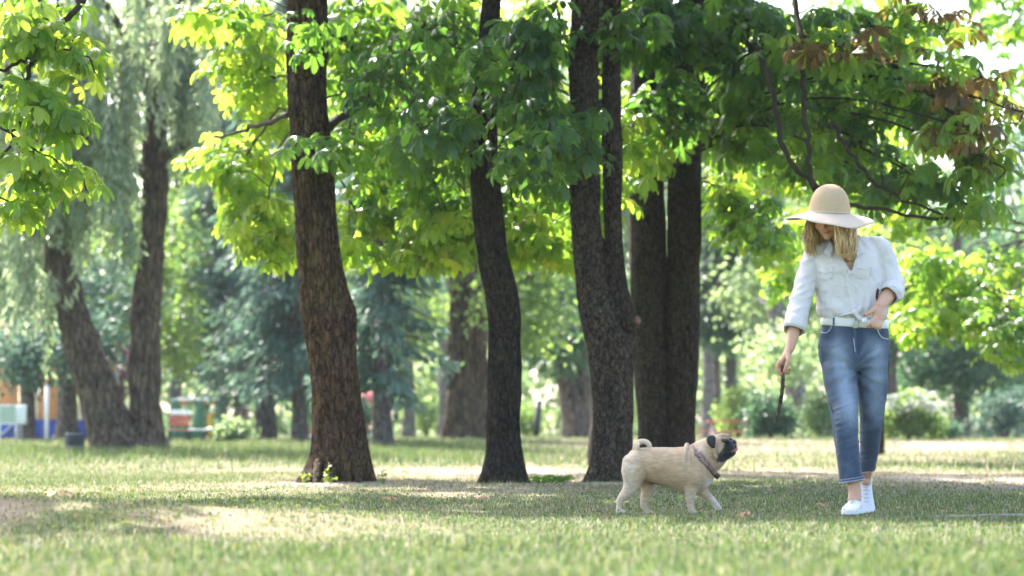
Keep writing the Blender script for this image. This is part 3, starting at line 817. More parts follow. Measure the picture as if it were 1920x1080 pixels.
    chestnut('chestnut added behind the near row to brighten the gaps between the dark trunks', [p6], [
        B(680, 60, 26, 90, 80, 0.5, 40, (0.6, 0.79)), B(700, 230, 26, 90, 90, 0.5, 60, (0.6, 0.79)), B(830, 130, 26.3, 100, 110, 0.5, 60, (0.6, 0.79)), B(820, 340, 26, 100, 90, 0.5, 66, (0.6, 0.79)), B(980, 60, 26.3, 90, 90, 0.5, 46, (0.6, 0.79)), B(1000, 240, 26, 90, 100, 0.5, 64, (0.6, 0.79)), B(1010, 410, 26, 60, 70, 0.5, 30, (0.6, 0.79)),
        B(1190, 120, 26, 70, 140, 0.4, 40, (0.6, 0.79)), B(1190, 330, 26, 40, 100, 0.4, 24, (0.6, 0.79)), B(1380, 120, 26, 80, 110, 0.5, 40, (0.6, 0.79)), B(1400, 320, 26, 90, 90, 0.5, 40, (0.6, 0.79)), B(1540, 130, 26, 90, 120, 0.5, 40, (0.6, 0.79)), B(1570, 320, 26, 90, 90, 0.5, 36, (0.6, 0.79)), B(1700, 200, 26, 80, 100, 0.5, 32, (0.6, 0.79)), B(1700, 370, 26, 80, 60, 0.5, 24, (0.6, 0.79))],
        BARK_DARK, 17, n_parts=120, trunk_kw=dict(seg=24, step=0.06))

# ------------------------------------------------------------------ trees farther off
LEAF_RHOMB = (np.array([[0, 0, 0], [0.5, 0.32, 0.04], [1, 0, -0.12], [0.5, -0.32, 0.04]]), np.array([[0, 1, 2], [0, 2, 3]]))
def rand_rot(n, r, up=0.0):
    x = r.normal(0, 1, (n, 3)); x[:, 2] *= 0.8; x[:, 2] -= 0.35
    x /= np.linalg.norm(x, axis=1, keepdims=True)
    w = r.normal(0, 1, (n, 3)); w[:, 2] += up
    y = np.cross(w, x); y /= np.linalg.norm(y, axis=1, keepdims=True)
    return np.stack([x, y, np.cross(x, y)], 2)

FOLI = {
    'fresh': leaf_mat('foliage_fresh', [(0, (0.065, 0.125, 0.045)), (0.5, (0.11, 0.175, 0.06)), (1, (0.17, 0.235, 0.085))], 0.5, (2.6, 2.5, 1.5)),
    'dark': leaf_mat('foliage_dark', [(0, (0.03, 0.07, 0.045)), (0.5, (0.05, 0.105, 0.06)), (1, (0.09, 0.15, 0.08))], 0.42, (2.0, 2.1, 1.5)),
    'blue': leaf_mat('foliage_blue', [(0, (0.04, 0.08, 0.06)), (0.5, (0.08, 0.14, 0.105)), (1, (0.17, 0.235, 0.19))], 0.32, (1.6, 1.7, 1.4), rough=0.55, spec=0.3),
    'willow': leaf_mat('foliage_willow', [(0, (0.10, 0.15, 0.08)), (0.5, (0.18, 0.24, 0.14)), (1, (0.34, 0.39, 0.27))], 0.45, (1.9, 1.9, 1.5), rough=0.35, spec=0.7),  # whitish end of the ramp paints a sheen onto the silvery green
    'pale': leaf_mat('foliage_pale', [(0, (0.12, 0.19, 0.10)), (0.5, (0.16, 0.23, 0.11)), (1, (0.24, 0.30, 0.16))], 0.5, (2.2, 2.1, 1.7)),  # also used to pale the far woods in place of haze
    'purple': leaf_mat('foliage_purple', [(0, (0.07, 0.035, 0.05)), (0.5, (0.11, 0.055, 0.08)), (1, (0.16, 0.09, 0.12))], 0.35, (1.6, 1.2, 1.5)),
    'white': leaf_mat('flower_white', [(0, (0.35, 0.40, 0.30)), (0.5, (0.5, 0.52, 0.44)), (1, (0.6, 0.6, 0.54))], 0.3, (1, 1, 1)),
}
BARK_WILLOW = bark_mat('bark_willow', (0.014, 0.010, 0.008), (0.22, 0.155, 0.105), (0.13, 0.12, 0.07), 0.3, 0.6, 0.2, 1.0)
BARK_PALE = bark_mat('bark_pale', (0.12, 0.105, 0.095), (0.30, 0.27, 0.25), (0.2, 0.2, 0.15), 0.3, 0.7)  # far fade of the trunks is put into this lighter bark
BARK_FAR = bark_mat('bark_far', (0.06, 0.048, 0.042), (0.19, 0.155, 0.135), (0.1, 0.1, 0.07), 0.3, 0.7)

def blob_leaves(blobs, size, r, shell=0.5, clump=0.35):
    """leaf faces in clumps through ellipsoid lobes; blobs: (centre, radii, n)"""
    P_, T_ = [], []
    for (c, rad, n) in blobs:
        nc = max(4, n // 26)
        u = r.normal(0, 1, (nc, 3)); u /= np.linalg.norm(u, axis=1, keepdims=True)
        u *= r.uniform(0.1, 1, (nc, 1)) ** shell
        cc = np.array(c) + u * np.array(rad)
        k = r.integers(0, nc, n)
        p = cc[k] + r.normal(0, 1, (n, 3)) * np.array([1, 1, 0.6]) * clump * r.uniform(0.5, 1.2, (nc, 1))[k]
        P_.append(p); T_.append(np.clip(r.uniform(0, 1, nc)[k] * 0.6 + r.uniform(0, 0.4, n), 0, 1))
    p = np.concatenate(P_); t = np.concatenate(T_)
    n = len(p)
    return instance_arrays([LEAF_RHOMB], np.zeros(n, int), p, rand_rot(n, r, 0.6), r.uniform(0.6, 1.3, n) * size, t)

def crown_obj(parent, off, arr, mat, name='crown'):
    v, f, t = arr
    me = mesh_from(name, v - off, f, smooth=False); set_tint(me, t)
    return tag(link(name, me, mat, parent), kind='stuff')

def far_tree(name, label, d, rows, blobs, foli, seed, bark=None, size=0.16, top=None, group=None, deep=0.0, limbs=True, clump=0.35, second=None, seg=24, dshift=0.0):
    r = np.random.default_rng(seed)
    prs = [prof(d, rw, dshift=dshift) for rw in (rows if isinstance(rows[0], list) else [rows])]
    pr = sorted(prs[0], key=lambda a: a[2])
    x0, y0 = pr[0][0], pr[0][1]
    g = gz(x0, y0)
    for k, q in enumerate(prs):
        q = sorted(q, key=lambda a: a[2])
        lo = min(q[0][2], g)
        q[0] = (q[0][0], q[0][1], lo - 0.06, q[0][3])
        xt, yt, zt, rt = q[-1]
        q.append((xt, yt, max(zt + 1.2, top or 0), rt * 0.45))
        prs[k] = q
    root = thing(name, label, 'tree', (x0, y0, g), 0, group)
    off = np.array(root.location)
    v, f = trunk_mesh(prs, seg=seg, step=0.07 if not deep else 0.05, lumps=0.02, ridge=0.012, rv=7, rs=1.2, seed=seed, deep=deep)
    link('trunk', mesh_from('trunk', v - off, f), bark or BARK_FAR, root)
    bl = [(np.array(c), rad, n) for (c, rad, n) in blobs]
    if limbs:
        tz = prs[0]
        for (c, rad, n) in bl:
            zs = np.clip(c[2] - 0.5, tz[0][2] + 1.5, tz[-1][2])
            s = np.array([np.interp(zs, [a[2] for a in tz], [a[0] for a in tz]), np.interp(zs, [a[2] for a in tz], [a[1] for a in tz]), zs])
            if np.linalg.norm(c - s) < 0.4: continue
            cpts = catmull([s, (s + c) / 2 + np.array([0, 0, 0.3]) + r.normal(0, 0.15, 3), c], 5)
            vv, ff = tube_arrays([Vector(p - off) for p in cpts], list(np.linspace(0.07, 0.02, len(cpts))), 6)
            link('branch', mesh_from('branch', vv, ff), bark or BARK_FAR, root)
    crown_obj(root, off, blob_leaves(bl, size, r, clump=clump), FOLI[foli])
    if second:
        crown_obj(root, off, blob_leaves([(np.array(c), rad, n) for (c, rad, n) in second[1]], size, r, clump=clump), FOLI[second[0]])
    return root

def FB(px, py, d, rx, ry, n, depth=None):
    s = d / F_PX
    return (P(px, py, d), (rx * s, depth or max(0.8, (rx + ry) / 2 * s), ry * s), n)

def conifer(label, d, rows, z0, z1, spread, seed, foli='blue', n=9000, group='bluish drooping conifers', axis=None):
    """drooping boughs in tiers with hanging side shoots"""
    r = np.random.default_rng(seed)
    pr = sorted(prof(d, rows), key=lambda a: a[2])
    x0, y0 = pr[0][0], d
    g = gz(x0, y0)
    pr[0] = (pr[0][0], pr[0][1], min(pr[0][2], g) - 0.06, pr[0][3])
    xt = pr[-1][0]
    pr.append((xt, y0, z1, 0.03))
    root = thing('conifer_tree', label, 'tree', (x0, y0, g), 0, group)
    off = np.array(root.location)
    v, f = trunk_mesh([pr], seg=20, step=0.1, lumps=0.015, ridge=0.01, rv=7, rs=1.2, seed=seed)
    link('trunk', mesh_from('trunk', v - off, f), BARK_FAR, root)
    pos, T = [], []
    X = []
    nb = int((z1 - z0) * 13)
    bm_ = MB()
    for k in range(nb):
        z = z0 + (z1 - z0) * (k + r.uniform(0, 1)) / nb
        frac = (z - z0) / (z1 - z0)
        ln = spread * (1 - 0.75 * frac) * r.uniform(0.7, 1.1)
        a = r.uniform(0, 2 * math.pi)
        cx = np.interp(z, [q[2] for q in pr], [q[0] for q in pr])
        dirv = np.array([math.cos(a), math.sin(a), 0])
        m = max(20, int(n / nb * (1.2 - 0.6 * frac)))
        t = r.uniform(0.12, 1, m)
        droop = -0.30 * ln * t ** 1.5 + 0.06 * ln * t
        side = r.normal(0, 0.22, m) * ln * (0.4 + 0.6 * t) * 0.6
        p = np.array([cx, y0, z]) + dirv * (t * ln)[:, None] + np.array([-dirv[1], dirv[0], 0]) * side[:, None]
        p[:, 2] += droop - np.abs(r.normal(0, 0.16, m)) - 0.25 * np.abs(side)
        x = dirv * 0.6 + np.array([-dirv[1], dirv[0], 0]) * np.sign(side)[:, None] * 0.4 + np.array([0, 0, -0.8]) + r.normal(0, 0.25, (m, 3))
        x /= np.linalg.norm(x, axis=1, keepdims=True)
        pos.append(p); X.append(x); T.append(np.clip(0.15 + 0.6 * t * r.uniform(0.5, 1.2, m), 0, 1))  # tint rises towards bough tips, a pale sky sheen put into the colour
        bm_.tube([Vector(np.array([cx, y0, z]) - off), Vector(np.array([cx, y0, z]) + dirv * ln * 0.5 - off), Vector(np.array([cx, y0, z - 0.24 * ln]) + dirv * ln - off)], [0.03, 0.02, 0.006], 4, cap=False)
    pos = np.concatenate(pos); X = np.concatenate(X); T = np.concatenate(T)
    Y = np.cross(r.normal(0, 1, (len(pos), 3)), X); Y /= np.linalg.norm(Y, axis=1, keepdims=True)
    R = np.stack([X, Y, np.cross(X, Y)], 2)
    proto = (LEAF_RHOMB[0] * np.array([1, 0.55, 1]), LEAF_RHOMB[1])
    crown_obj(root, off, instance_arrays([proto], np.zeros(len(pos), int), pos, R, r.uniform(0.12, 0.26, len(pos)), T), FOLI[foli])
    tag(bm_.build('boughs', BARK_FAR, root), kind='stuff')
    return root

def build_willow():
    d = 38.0
    r = np.random.default_rng(50)
    a = prof(d, [(842, 166, 300), (835, 168, 285), (815, 163, 266), (790, 157, 250), (760, 150, 236), (700, 135, 215), (650, 121, 192), (600, 108, 171), (550, 96, 156), (500, 85, 141), (450, 82, 132), (380, 78, 122), (200, 66, 104), (0, 60, 90)])
    b = prof(d + 0.15, [(842, 215, 326), (835, 240, 322), (815, 246, 315), (790, 245, 309), (760, 241, 305), (700, 240, 301), (650, 242, 299), (600, 243, 298), (550, 248, 301), (500, 255, 306), (450, 262, 310), (400, 266, 315), (350, 267, 318), (300, 265, 316), (240, 272, 312), (100, 282, 312), (0, 286, 312)])
    root = thing('willow_tree', 'old weeping willow with two furrowed trunks leaning apart and hanging silvery leaves', 'tree', (b[0][0] - 0.4, d, gz(b[0][0] - 0.4, d)))
    off = np.array(root.location)
    for pr, sd_ in ((sink(a), 5), (sink(b), 9)):
        xt, yt, zt, rt = sorted(pr, key=lambda q: q[2])[-1]
        pr.append((xt, yt, zt + 3.5, rt * 0.5))
        v, f = trunk_mesh([pr], seg=72, step=0.035, lumps=0.03, ridge=0.012, rv=6, rs=0.7, seed=sd_, deep=0.035,
                          flare=[(math.radians(230), 0.2, 0.4), (math.radians(300), 0.2, 0.4)])
        link('trunk', mesh_from('trunk', v - off, f), BARK_WILLOW, root)
    def limb(pts, r0, r1):
        c = catmull(pts, 7)
        vv, ff = tube_arrays([Vector(p - off) for p in c], list(np.linspace(r0, r1, len(c))), 8)
        link('branch', mesh_from('branch', vv, ff), BARK_WILLOW, root); return c
    nodes = []
    for pts in ([P(300, 300, d), P(345, 270, d - 0.5), P(400, 250, d - 1)], [P(290, 200, d), P(230, 60, d - 1.2), P(150, -60, d - 2)], [P(100, 400, d), P(60, 250, d - 1.4), P(10, 120, d - 2)],
                [P(295, 150, d), P(330, 30, d - 0.6), P(370, -70, d - 1.2)], [P(75, 300, d), P(20, 150, d), P(-80, 40, d)], [P(290, 100, d), P(250, -60, d + 0.8), P(200, -160, d + 1.6)], [P(280, 330, d), P(200, 280, d - 1.5), P(120, 240, d - 2.4)]):
        nodes += limb(pts, 0.11, 0.03)
    # hanging shoots: (px range, top py range, length px)
    pos, X, T = [], [], []
    strands = MB()
    def curtain(n, x0, x1, t0, t1, l0, l1, dd):
        for _ in range(n):
            if _ % 9 == 0:
                bx = r.uniform(x0, x1); by = r.uniform(t0, t1); bd = r.uniform(*dd); bt = r.uniform(0.2, 0.8)
            px = bx + r.normal(0, 7); py = by + r.normal(0, 14); dep = d + bd + r.normal(0, 0.12)
            lpx = r.uniform(l0, l1)
            if 252 < px < 328 and py + lpx > 235: continue
            if px < 190 and abs(px - (84 + max(0, py + lpx - 440) * 0.22)) < 42 and py + lpx > 455: lpx = max(30, 450 - py)
            top = np.array(P(px, py, dep)); ln = lpx * d / F_PX
            sway = r.normal(0, 0.10, 2)
            m = int(ln / 0.075) + 3
            t = np.linspace(0, 1, m)
            p = top + np.stack([sway[0] * t ** 1.5 + 0.03 * np.sin(7 * t + px), sway[1] * t, -ln * t], 1)
            strands.tube([Vector(p[0] - off), Vector(p[m // 2] - off), Vector(p[-1] - off)], [0.004, 0.003, 0.002], 3, cap=False)
            k = r.integers(1, 3)
            for _k in range(2):
                q = p + r.normal(0, 0.03, p.shape)
                x = np.stack([r.normal(0, 0.55, m), r.normal(0, 0.55, m), -np.ones(m)], 1); x /= np.linalg.norm(x, axis=1, keepdims=True)
                pos.append(q); X.append(x); T.append(np.clip(bt + r.normal(0, 0.2, m), 0, 1))
    curtain(280, 100, 400, -120, 120, 90, 330, (-2.6, 0.6))
    curtain(150, -30, 120, 60, 330, 120, 330, (-2.8, 1.0))
    curtain(110, 130, 270, 150, 320, 80, 230, (-2.6, 1.0))
    curtain(60, -20, 110, 430, 560, 60, 150, (-2.8, 0.5))
    curtain(60, 285, 400, 90, 230, 60, 190, (-1.5, 0.8))
    curtain(30, 230, 320, 250, 420, 40, 120, (-2.0, -0.8))
    curtain(63, 235, 340, -70, 110, 40, 120, (-2.6, -0.8))
    pos = np.concatenate(pos); X = np.concatenate(X); T = np.concatenate(T)
    Y = np.cross(r.normal(0, 1, (len(pos), 3)), X); Y /= np.linalg.norm(Y, axis=1, keepdims=True)
    proto = (LEAF_RHOMB[0] * np.array([1, 0.42, 1]), LEAF_RHOMB[1])
    crown_obj(root, off, instance_arrays([proto], np.zeros(len(pos), int), pos, np.stack([X, Y, np.cross(X, Y)], 2), r.uniform(0.11, 0.20, len(pos)), T), FOLI['willow'])
    tag(strands.build('shoots', TWIG, root), kind='stuff')

def build_far_trees():
    build_willow()
    # big furrowed trunk behind the second near trunk
    far_tree('poplar_tree', 'thick deeply furrowed trunk standing behind the slender bent chestnut', 46, [(832, 815, 938), (820, 824, 928), (800, 831, 922), (750, 836, 919), (700, 838, 918), (560, 842, 917), (400, 846, 914), (200, 850, 908), (0, 856, 900)],
             [FB(870, 120, 46, 140, 150, 1500), FB(800, 480, 45, 80, 70, 900), FB(990, 560, 44, 60, 110, 2200), FB(700, 200, 47, 120, 150, 1200), FB(1040, 300, 46, 120, 140, 1500)], 'fresh', 61, BARK_WILLOW, deep=0.07, size=0.15, seg=80)
    far_tree('pale_trunk_tree', 'straight pale trunk half hidden by the thick furrowed one', 62, [(826, 820, 848), (700, 822, 846), (560, 823, 843), (300, 826, 842), (0, 828, 840)],
             [FB(790, 560, 62, 70, 80, 900), FB(850, 250, 62, 160, 120, 1500)], 'pale', 62, BARK_PALE, size=0.2)
    # trunks and drooping conifers between the willow and the leaning chestnut
    conifer('blue green conifer drooping beside the leaning chestnut, on its right', 40, [(836, 694, 744), (820, 698, 738), (760, 699, 734), (690, 698, 727), (500, 700, 724), (300, 702, 720)], 1.3, 8.5, 1.35, 63)
    conifer('blue green conifer drooping on the left of the leaning chestnut', 46, [(832, 543, 580), (780, 547, 575), (700, 541, 568), (500, 535, 560), (300, 534, 554)], 1.35, 9, 1.5, 64)
    conifer('silvery conifer with boughs over the bench by the willow', 49, [(830, 478, 522), (760, 480, 516), (700, 482, 510), (500, 484, 506), (300, 486, 502)], 1.4, 9, 1.6, 65)
    conifer('conifer nearest to the willow, boughs above the red bench', 52, [(828, 412, 428), (700, 413, 426), (500, 414, 424), (200, 415, 422)], 1.7, 9.5, 1.45, 66)
    far_tree('leaning_tree', 'short leaning trunk between the red bench and the conifers', 54, [(828, 430, 462), (780, 436, 466), (740, 444, 470), (700, 452, 474), (600, 462, 480)], [FB(450, 600, 54, 60, 60, 900), FB(400, 520, 54, 80, 80, 1200), FB(500, 400, 56, 90, 100, 1500)], 'dark', 67, size=0.17)
    far_tree('slim_trunk_tree', 'slim grey trunk between the right hand conifer and the furrowed trunk', 56, [(826, 752, 780), (760, 756, 778), (690, 757, 775), (500, 758, 772), (200, 760, 770)], [FB(770, 600, 56, 60, 60, 900), FB(700, 500, 57, 110, 90, 1400)], 'fresh', 68, BARK_PALE, size=0.17)
    far_tree('forked_tree', 'grey trunk forking low, seen between the slender and the forked chestnut', 52, [[(828, 1052, 1108), (790, 1056, 1106), (750, 1050, 1096), (700, 1038, 1078), (650, 1030, 1064)], [(790, 1072, 1108), (740, 1078, 1110), (690, 1080, 1108), (500, 1084, 1108)]],
             [FB(1040, 640, 51, 90, 50, 1500), FB(1000, 560, 52, 70, 70, 1400), FB(1090, 470, 53, 90, 90, 1400)], 'dark', 69, size=0.16)
    far_tree('pale_trunk_tree', 'pale grey straight trunk just right of the dark double chestnut', 60, [(824, 1312, 1348), (760, 1315, 1346), (620, 1318, 1342), (400, 1320, 1340), (100, 1322, 1338)], [FB(1420, 300, 60, 120, 140, 1600), FB(1350, 200, 60, 100, 100, 1200)], 'fresh', 70, BARK_PALE, size=0.2)
    conifer('dark conifer hanging its boughs over the pale trunk right of the double chestnut', 56, [(826, 1338, 1352), (700, 1339, 1350), (400, 1340, 1348)], 2.7, 9, 1.1, 71, 'dark', group='dark conifers')
    far_tree('pale_trunk_tree', 'broad pale trunk leaning left behind the stick and the hand that holds it', 52, [(828, 1484, 1532), (780, 1480, 1518), (720, 1468, 1508), (640, 1448, 1496), (560, 1434, 1486), (400, 1420, 1470), (200, 1410, 1450)], [FB(1470, 660, 50, 70, 60, 1000), FB(1420, 560, 54, 80, 70, 1100), FB(1500, 430, 54, 120, 80, 1400)], 'pale', 72, BARK_PALE, size=0.15)
    far_tree('shade_tree', 'dark tree behind the white flowered bush', 62, [(824, 1784, 1822), (760, 1788, 1816), (700, 1786, 1812), (500, 1784, 1806)], [FB(1790, 650, 61, 90, 60, 2200), FB(1720, 690, 62, 60, 50, 1100), FB(1850, 700, 61, 70, 70, 1500), FB(1780, 540, 63, 130, 70, 2000), FB(1890, 470, 63, 80, 80, 1300)], 'dark', 73, size=0.17)
    far_tree('shade_tree', 'dark slim tree at the right edge beyond the bushes', 66, [(822, 1898, 1918), (700, 1900, 1916), (500, 1902, 1914)], [FB(1900, 620, 66, 60, 90, 1500), FB(1880, 330, 68, 90, 150, 1800), FB(1930, 740, 65, 50, 60, 900)], 'dark', 74, size=0.18)
    far_tree('park_tree', 'dark trunk close beside the jeans, far behind the person', 58, [(826, 1648, 1690), (760, 1654, 1684), (700, 1656, 1682), (500, 1660, 1678)], [FB(1650, 620, 58, 90, 60, 1500), FB(1580, 500, 60, 90, 80, 1200), FB(1640, 380, 62, 130, 90, 1500)], 'dark', 75, size=0.17)
    # left, behind the willow
    far_tree('park_tree', 'dark slim trunk in front of the orange panels on the left', 47, [(836, 28, 72), (820, 34, 68), (760, 37, 66), (720, 38, 64), (500, 42, 60)], [FB(50, 660, 46, 70, 60, 1500), FB(150, 640, 47, 80, 60, 1700), FB(60, 540, 48, 90, 80, 1500), FB(200, 560, 49, 90, 70, 1400)], 'blue', 76, size=0.14)
    far_tree('park_tree', 'grey broad trunk between the orange panels and the leaning willow trunk', 50, [(834, 100, 152), (800, 106, 146), (730, 108, 142), (600, 112, 138), (300, 116, 134)], [FB(170, 600, 50, 80, 70, 1200), FB(330, 640, 50, 50, 60, 1000), FB(330, 480, 52, 70, 120, 1600), FB(220, 450, 52, 100, 80, 1500)], 'fresh', 77, BARK_FAR, size=0.15)
    far_tree('plum_tree', 'purple leaved plum showing between the two willow trunks', 58, [(826, 222, 236), (760, 224, 234), (700, 225, 233)], [FB(228, 690, 58, 34, 55, 900)], 'purple', 78, size=0.15)
    far_tree('young_tree', 'thin brown stem close to the jeans, on the far lawn', 33, [(862, 1643, 1658), (800, 1644, 1657), (740, 1645, 1655), (600, 1646, 1654)], [FB(1640, 470, 33, 50, 60, 420)], 'fresh', 79, BARK_BROWN, size=0.11, limbs=False)
    # taller trees that close the view
    r = np.random.default_rng(88)
    where = ['above the willow', 'behind the conifers', 'over the leaning chestnut', 'behind the slender chestnut', 'behind the forked chestnut', 'behind the double chestnut', 'above the hat', 'towards the bright sky', 'at the far right edge', 'at the far left edge']
    spots = [(330, 84), (560, 90), (720, 84), (930, 92), (1130, 86), (1370, 88), (1560, 92), (1720, 84), (1880, 88), (60, 86)]
    for k, (px, d) in enumerate(spots):
        hi = 380 if px > 1700 else 0
        far_tree('woodland_tree', 'tall hazy tree in the far backdrop %s' % where[k], d, [(820, px - 14, px + 14), (700, px - 11, px + 11), (400, px - 9, px + 9)],
                 [FB(px + r.uniform(-40, 40), py, d + r.uniform(-3, 3), 140, 95, 1300) for py in (80 + hi, 250 + hi * 0.6, 430 + hi * 0.25, 580)] + [FB(px - 90, 500, d, 80, 90, 900), FB(px + 90, 380 + hi * 0.3, d, 80, 100, 900)],
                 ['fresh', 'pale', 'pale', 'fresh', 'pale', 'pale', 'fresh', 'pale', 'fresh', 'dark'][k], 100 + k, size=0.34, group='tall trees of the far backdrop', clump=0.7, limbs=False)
    # the wood beyond, one mass
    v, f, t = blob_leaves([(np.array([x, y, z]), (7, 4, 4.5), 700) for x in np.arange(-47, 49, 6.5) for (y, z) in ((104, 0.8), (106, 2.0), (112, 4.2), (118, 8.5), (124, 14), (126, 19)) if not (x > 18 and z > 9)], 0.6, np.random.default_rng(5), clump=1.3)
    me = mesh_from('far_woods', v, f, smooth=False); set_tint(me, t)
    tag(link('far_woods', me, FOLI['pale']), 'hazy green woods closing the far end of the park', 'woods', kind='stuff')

def bush(name, label, px, py_base, d, w, h, foli, seed, n=1800, flowers=0, size=0.1):
    r = np.random.default_rng(seed)
    c = P(px, 806, d); x = c.x; g = gz(x, d)
    s = d / F_PX; W = w * s / 2; Hh = h * s
    root = thing(name, label, 'bush', (x, d, g))
    off = np.array(root.location)
    bl = [(np.array([x + W * q, d + r.uniform(-0.3, 0.3), g + Hh * zz]), (W * 0.5, W * 0.5, Hh * 0.42), n // 5) for q, zz in ((-0.55, 0.38), (0, 0.5), (0.55, 0.4), (-0.25, 0.62), (0.3, 0.6))]
    crown_obj(root, off, blob_leaves(bl, size, r, clump=0.12), FOLI[foli], 'foliage')
    if flowers:
        bl = [(np.array([x + W * q, d - 0.25, g + Hh * zz]), (W * 0.42, W * 0.4, Hh * 0.2), flowers // 3) for q, zz in ((-0.45, 0.74), (0.05, 0.86), (0.5, 0.72))]
        crown_obj(root, off, blob_leaves(bl, size * 0.8, r, clump=0.1), FOLI['white'], 'blossom')
    st = MB()
    for k in range(7):
        a = r.uniform(0, 6.28); st.tube([Vector((0, 0, -0.05)), Vector((math.cos(a) * W * 0.25, math.sin(a) * W * 0.25, Hh * 0.35)), Vector((math.cos(a) * W * 0.6, math.sin(a) * W * 0.6, Hh * 0.75))], [0.02, 0.014, 0.006], 5)
    tag(st.build('stems', TWIG, root), kind='stuff')
    return root

def build_bushes():
    bush('flowering_bush', 'round bush with white blossom on top, just right of the jeans', 1706, 830, 45, 118, 92, 'fresh', 201, 2600, 420)
    bush('round_bush', 'dark clipped round bush behind the dangling stick', 1444, 826, 48, 100, 88, 'dark', 202, 2400)
    bush('pale_bush', 'pale green bush left of the jeans', 1536, 826, 50, 70, 95, 'pale', 203, 1600)
    bush('small_bush', 'small low bush between the white flowered bush and the dark trunk', 1772, 830, 47, 40, 34, 'dark', 204, 700)
    bush('wide_bush', 'wide grey green bush near the right edge', 1884, 830, 52, 110, 100, 'blue', 205, 2000)
    bush('wide_bush', 'loose bush right of the dark double chestnut', 1384, 824, 54, 80, 110, 'fresh', 206, 1600)
    bush('small_bush', 'yellowish bush at the right end of the benches', 436, 832, 44, 46, 40, 'pale', 207, 900)
    bush('wide_bush', 'low bush behind the leaning chestnut on its right', 668, 828, 52, 70, 90, 'dark', 208, 1500)
    bush('wide_bush', 'green bush behind the play train', 370, 822, 66, 110, 70, 'dark', 209, 1500)
    bush('wide_bush', 'dark green bush behind the left conifers', 600, 824, 60, 140, 120, 'dark', 210, 2000)
    bush('wide_bush', 'fresh green bush in the gap behind the furrowed trunk', 800, 824, 70, 90, 100, 'fresh', 211, 1600)
    bush('wide_bush', 'pale bush in the gap left of the forked chestnut', 985, 822, 64, 90, 60, 'fresh', 212, 1400)

# ------------------------------------------------------------------ figures: shared tools
def ellipsoid(c, rad, axes=None, nu=20, nv=14):
    v, f = [], []
    A = np.array(axes) if axes is not None else np.eye(3)
    for j in range(nv + 1):
        t = math.pi * j / nv
        for i in range(nu):
            p = 2 * math.pi * i / nu
            q = np.array([rad[0] * math.sin(t) * math.cos(p), rad[1] * math.sin(t) * math.sin(p), rad[2] * math.cos(t)])
            v.append(np.array(c) + q @ A)
    for j in range(nv):
        for i in range(nu):
            a, b = j * nu + i, j * nu + (i + 1) % nu
            f.append((a, a + nu, b + nu, b))
    return v, f

def hloft(secs, n=40, axis='z'):
    """closed loft of ellipses; secs: (centre, half a, half b); for axis z the ellipse lies in xy, for axis x in yz"""
    v, f = [], []
    for (c, a, b) in secs:
        for k in range(n):
            t = 2 * math.pi * k / n
            if axis == 'z': v.append((c[0] + a * math.cos(t), c[1] + b * math.sin(t), c[2]))
            else: v.append((c[0], c[1] + a * math.cos(t), c[2] + b * math.sin(t)))
    m = len(secs)
    for i in range(m - 1):
        for k in range(n):
            k2 = (k + 1) % n
            f.append((i * n + k, i * n + k2, (i + 1) * n + k2, (i + 1) * n + k))
    f.append(tuple(range(n - 1, -1, -1))); f.append(tuple((m - 1) * n + k for k in range(n)))
    return v, f

def limb_tube(pts, rad, n=20, per=5):
    c = catmull(pts, per)
    t = np.linspace(0, 1, len(rad)); tt = np.linspace(0, 1, len(c))
    ra = np.array([r if hasattr(r, '__len__') else (r, r) for r in rad])
    rr = list(zip(np.interp(tt, t, ra[:, 0]), np.interp(tt, t, ra[:, 1])))
    # round ends
    c = [np.array(p) for p in c]
    def cap(p, q, r):
        d = p - q; d = d / max(np.linalg.norm(d), 1e-9); m = (r[0] + r[1]) / 2
        return [(p + d * m * 0.35, (r[0] * 0.87, r[1] * 0.87)), (p + d * m * 0.6, (r[0] * 0.6, r[1] * 0.6)), (p + d * m * 0.72, (r[0] * 0.25, r[1] * 0.25))]
    a, b = cap(c[0], c[1], rr[0]), cap(c[-1], c[-2], rr[-1])
    c = [x[0] for x in reversed(a)] + c + [x[0] for x in b]
    rr = [x[1] for x in reversed(a)] + rr + [x[1] for x in b]
    return tube_arrays([Vector(p) for p in c], rr, n)

def fuse(parts, voxel, smooth=6, factor=0.5):
    """overlapping closed shapes -> one continuous surface"""
    mb = MB()
    for v, f in parts: mb.add(v, f)
    me = mesh_from('tmp', mb.v, mb.f)
    bm = bmesh.new(); bm.from_mesh(me); bmesh.ops.recalc_face_normals(bm, faces=bm.faces[:]); bm.to_mesh(me); bm.free()
    o = bpy.data.objects.new('tmp', me); COL.objects.link(o)
    m = o.modifiers.new('r', 'REMESH'); m.mode = 'VOXEL'; m.voxel_size = voxel; m.use_smooth_shade = True
    if smooth:
        s = o.modifiers.new('s', 'SMOOTH'); s.factor = factor; s.iterations = smooth
    dg = bpy.context.evaluated_depsgraph_get()
    out = bpy.data.meshes.new_from_object(o.evaluated_get(dg))
    bpy.data.objects.remove(o); bpy.data.meshes.remove(me)
    out.polygons.foreach_set('use_smooth', np.ones(len(out.polygons), bool))
    return out

def co(me):
    a = np.zeros(len(me.vertices) * 3, np.float32); me.vertices.foreach_get('co', a); return a.reshape(-1, 3).astype(float)
def nrm(me):
    a = np.zeros(len(me.vertices) * 3, np.float32); me.vertices.foreach_get('normal', a); return a.reshape(-1, 3).astype(float)
def setco(me, c):
    me.vertices.foreach_set('co', np.asarray(c, np.float32).ravel()); me.update()

def bvh_of(me):
    return BVHTree.FromPolygons([tuple(v.co) for v in me.vertices], [tuple(p.vertices) for p in me.polygons])

def lerp3(a, b, t):
    t = np.asarray(t)[:, None]; return np.array(a) * (1 - t) + np.array(b) * t

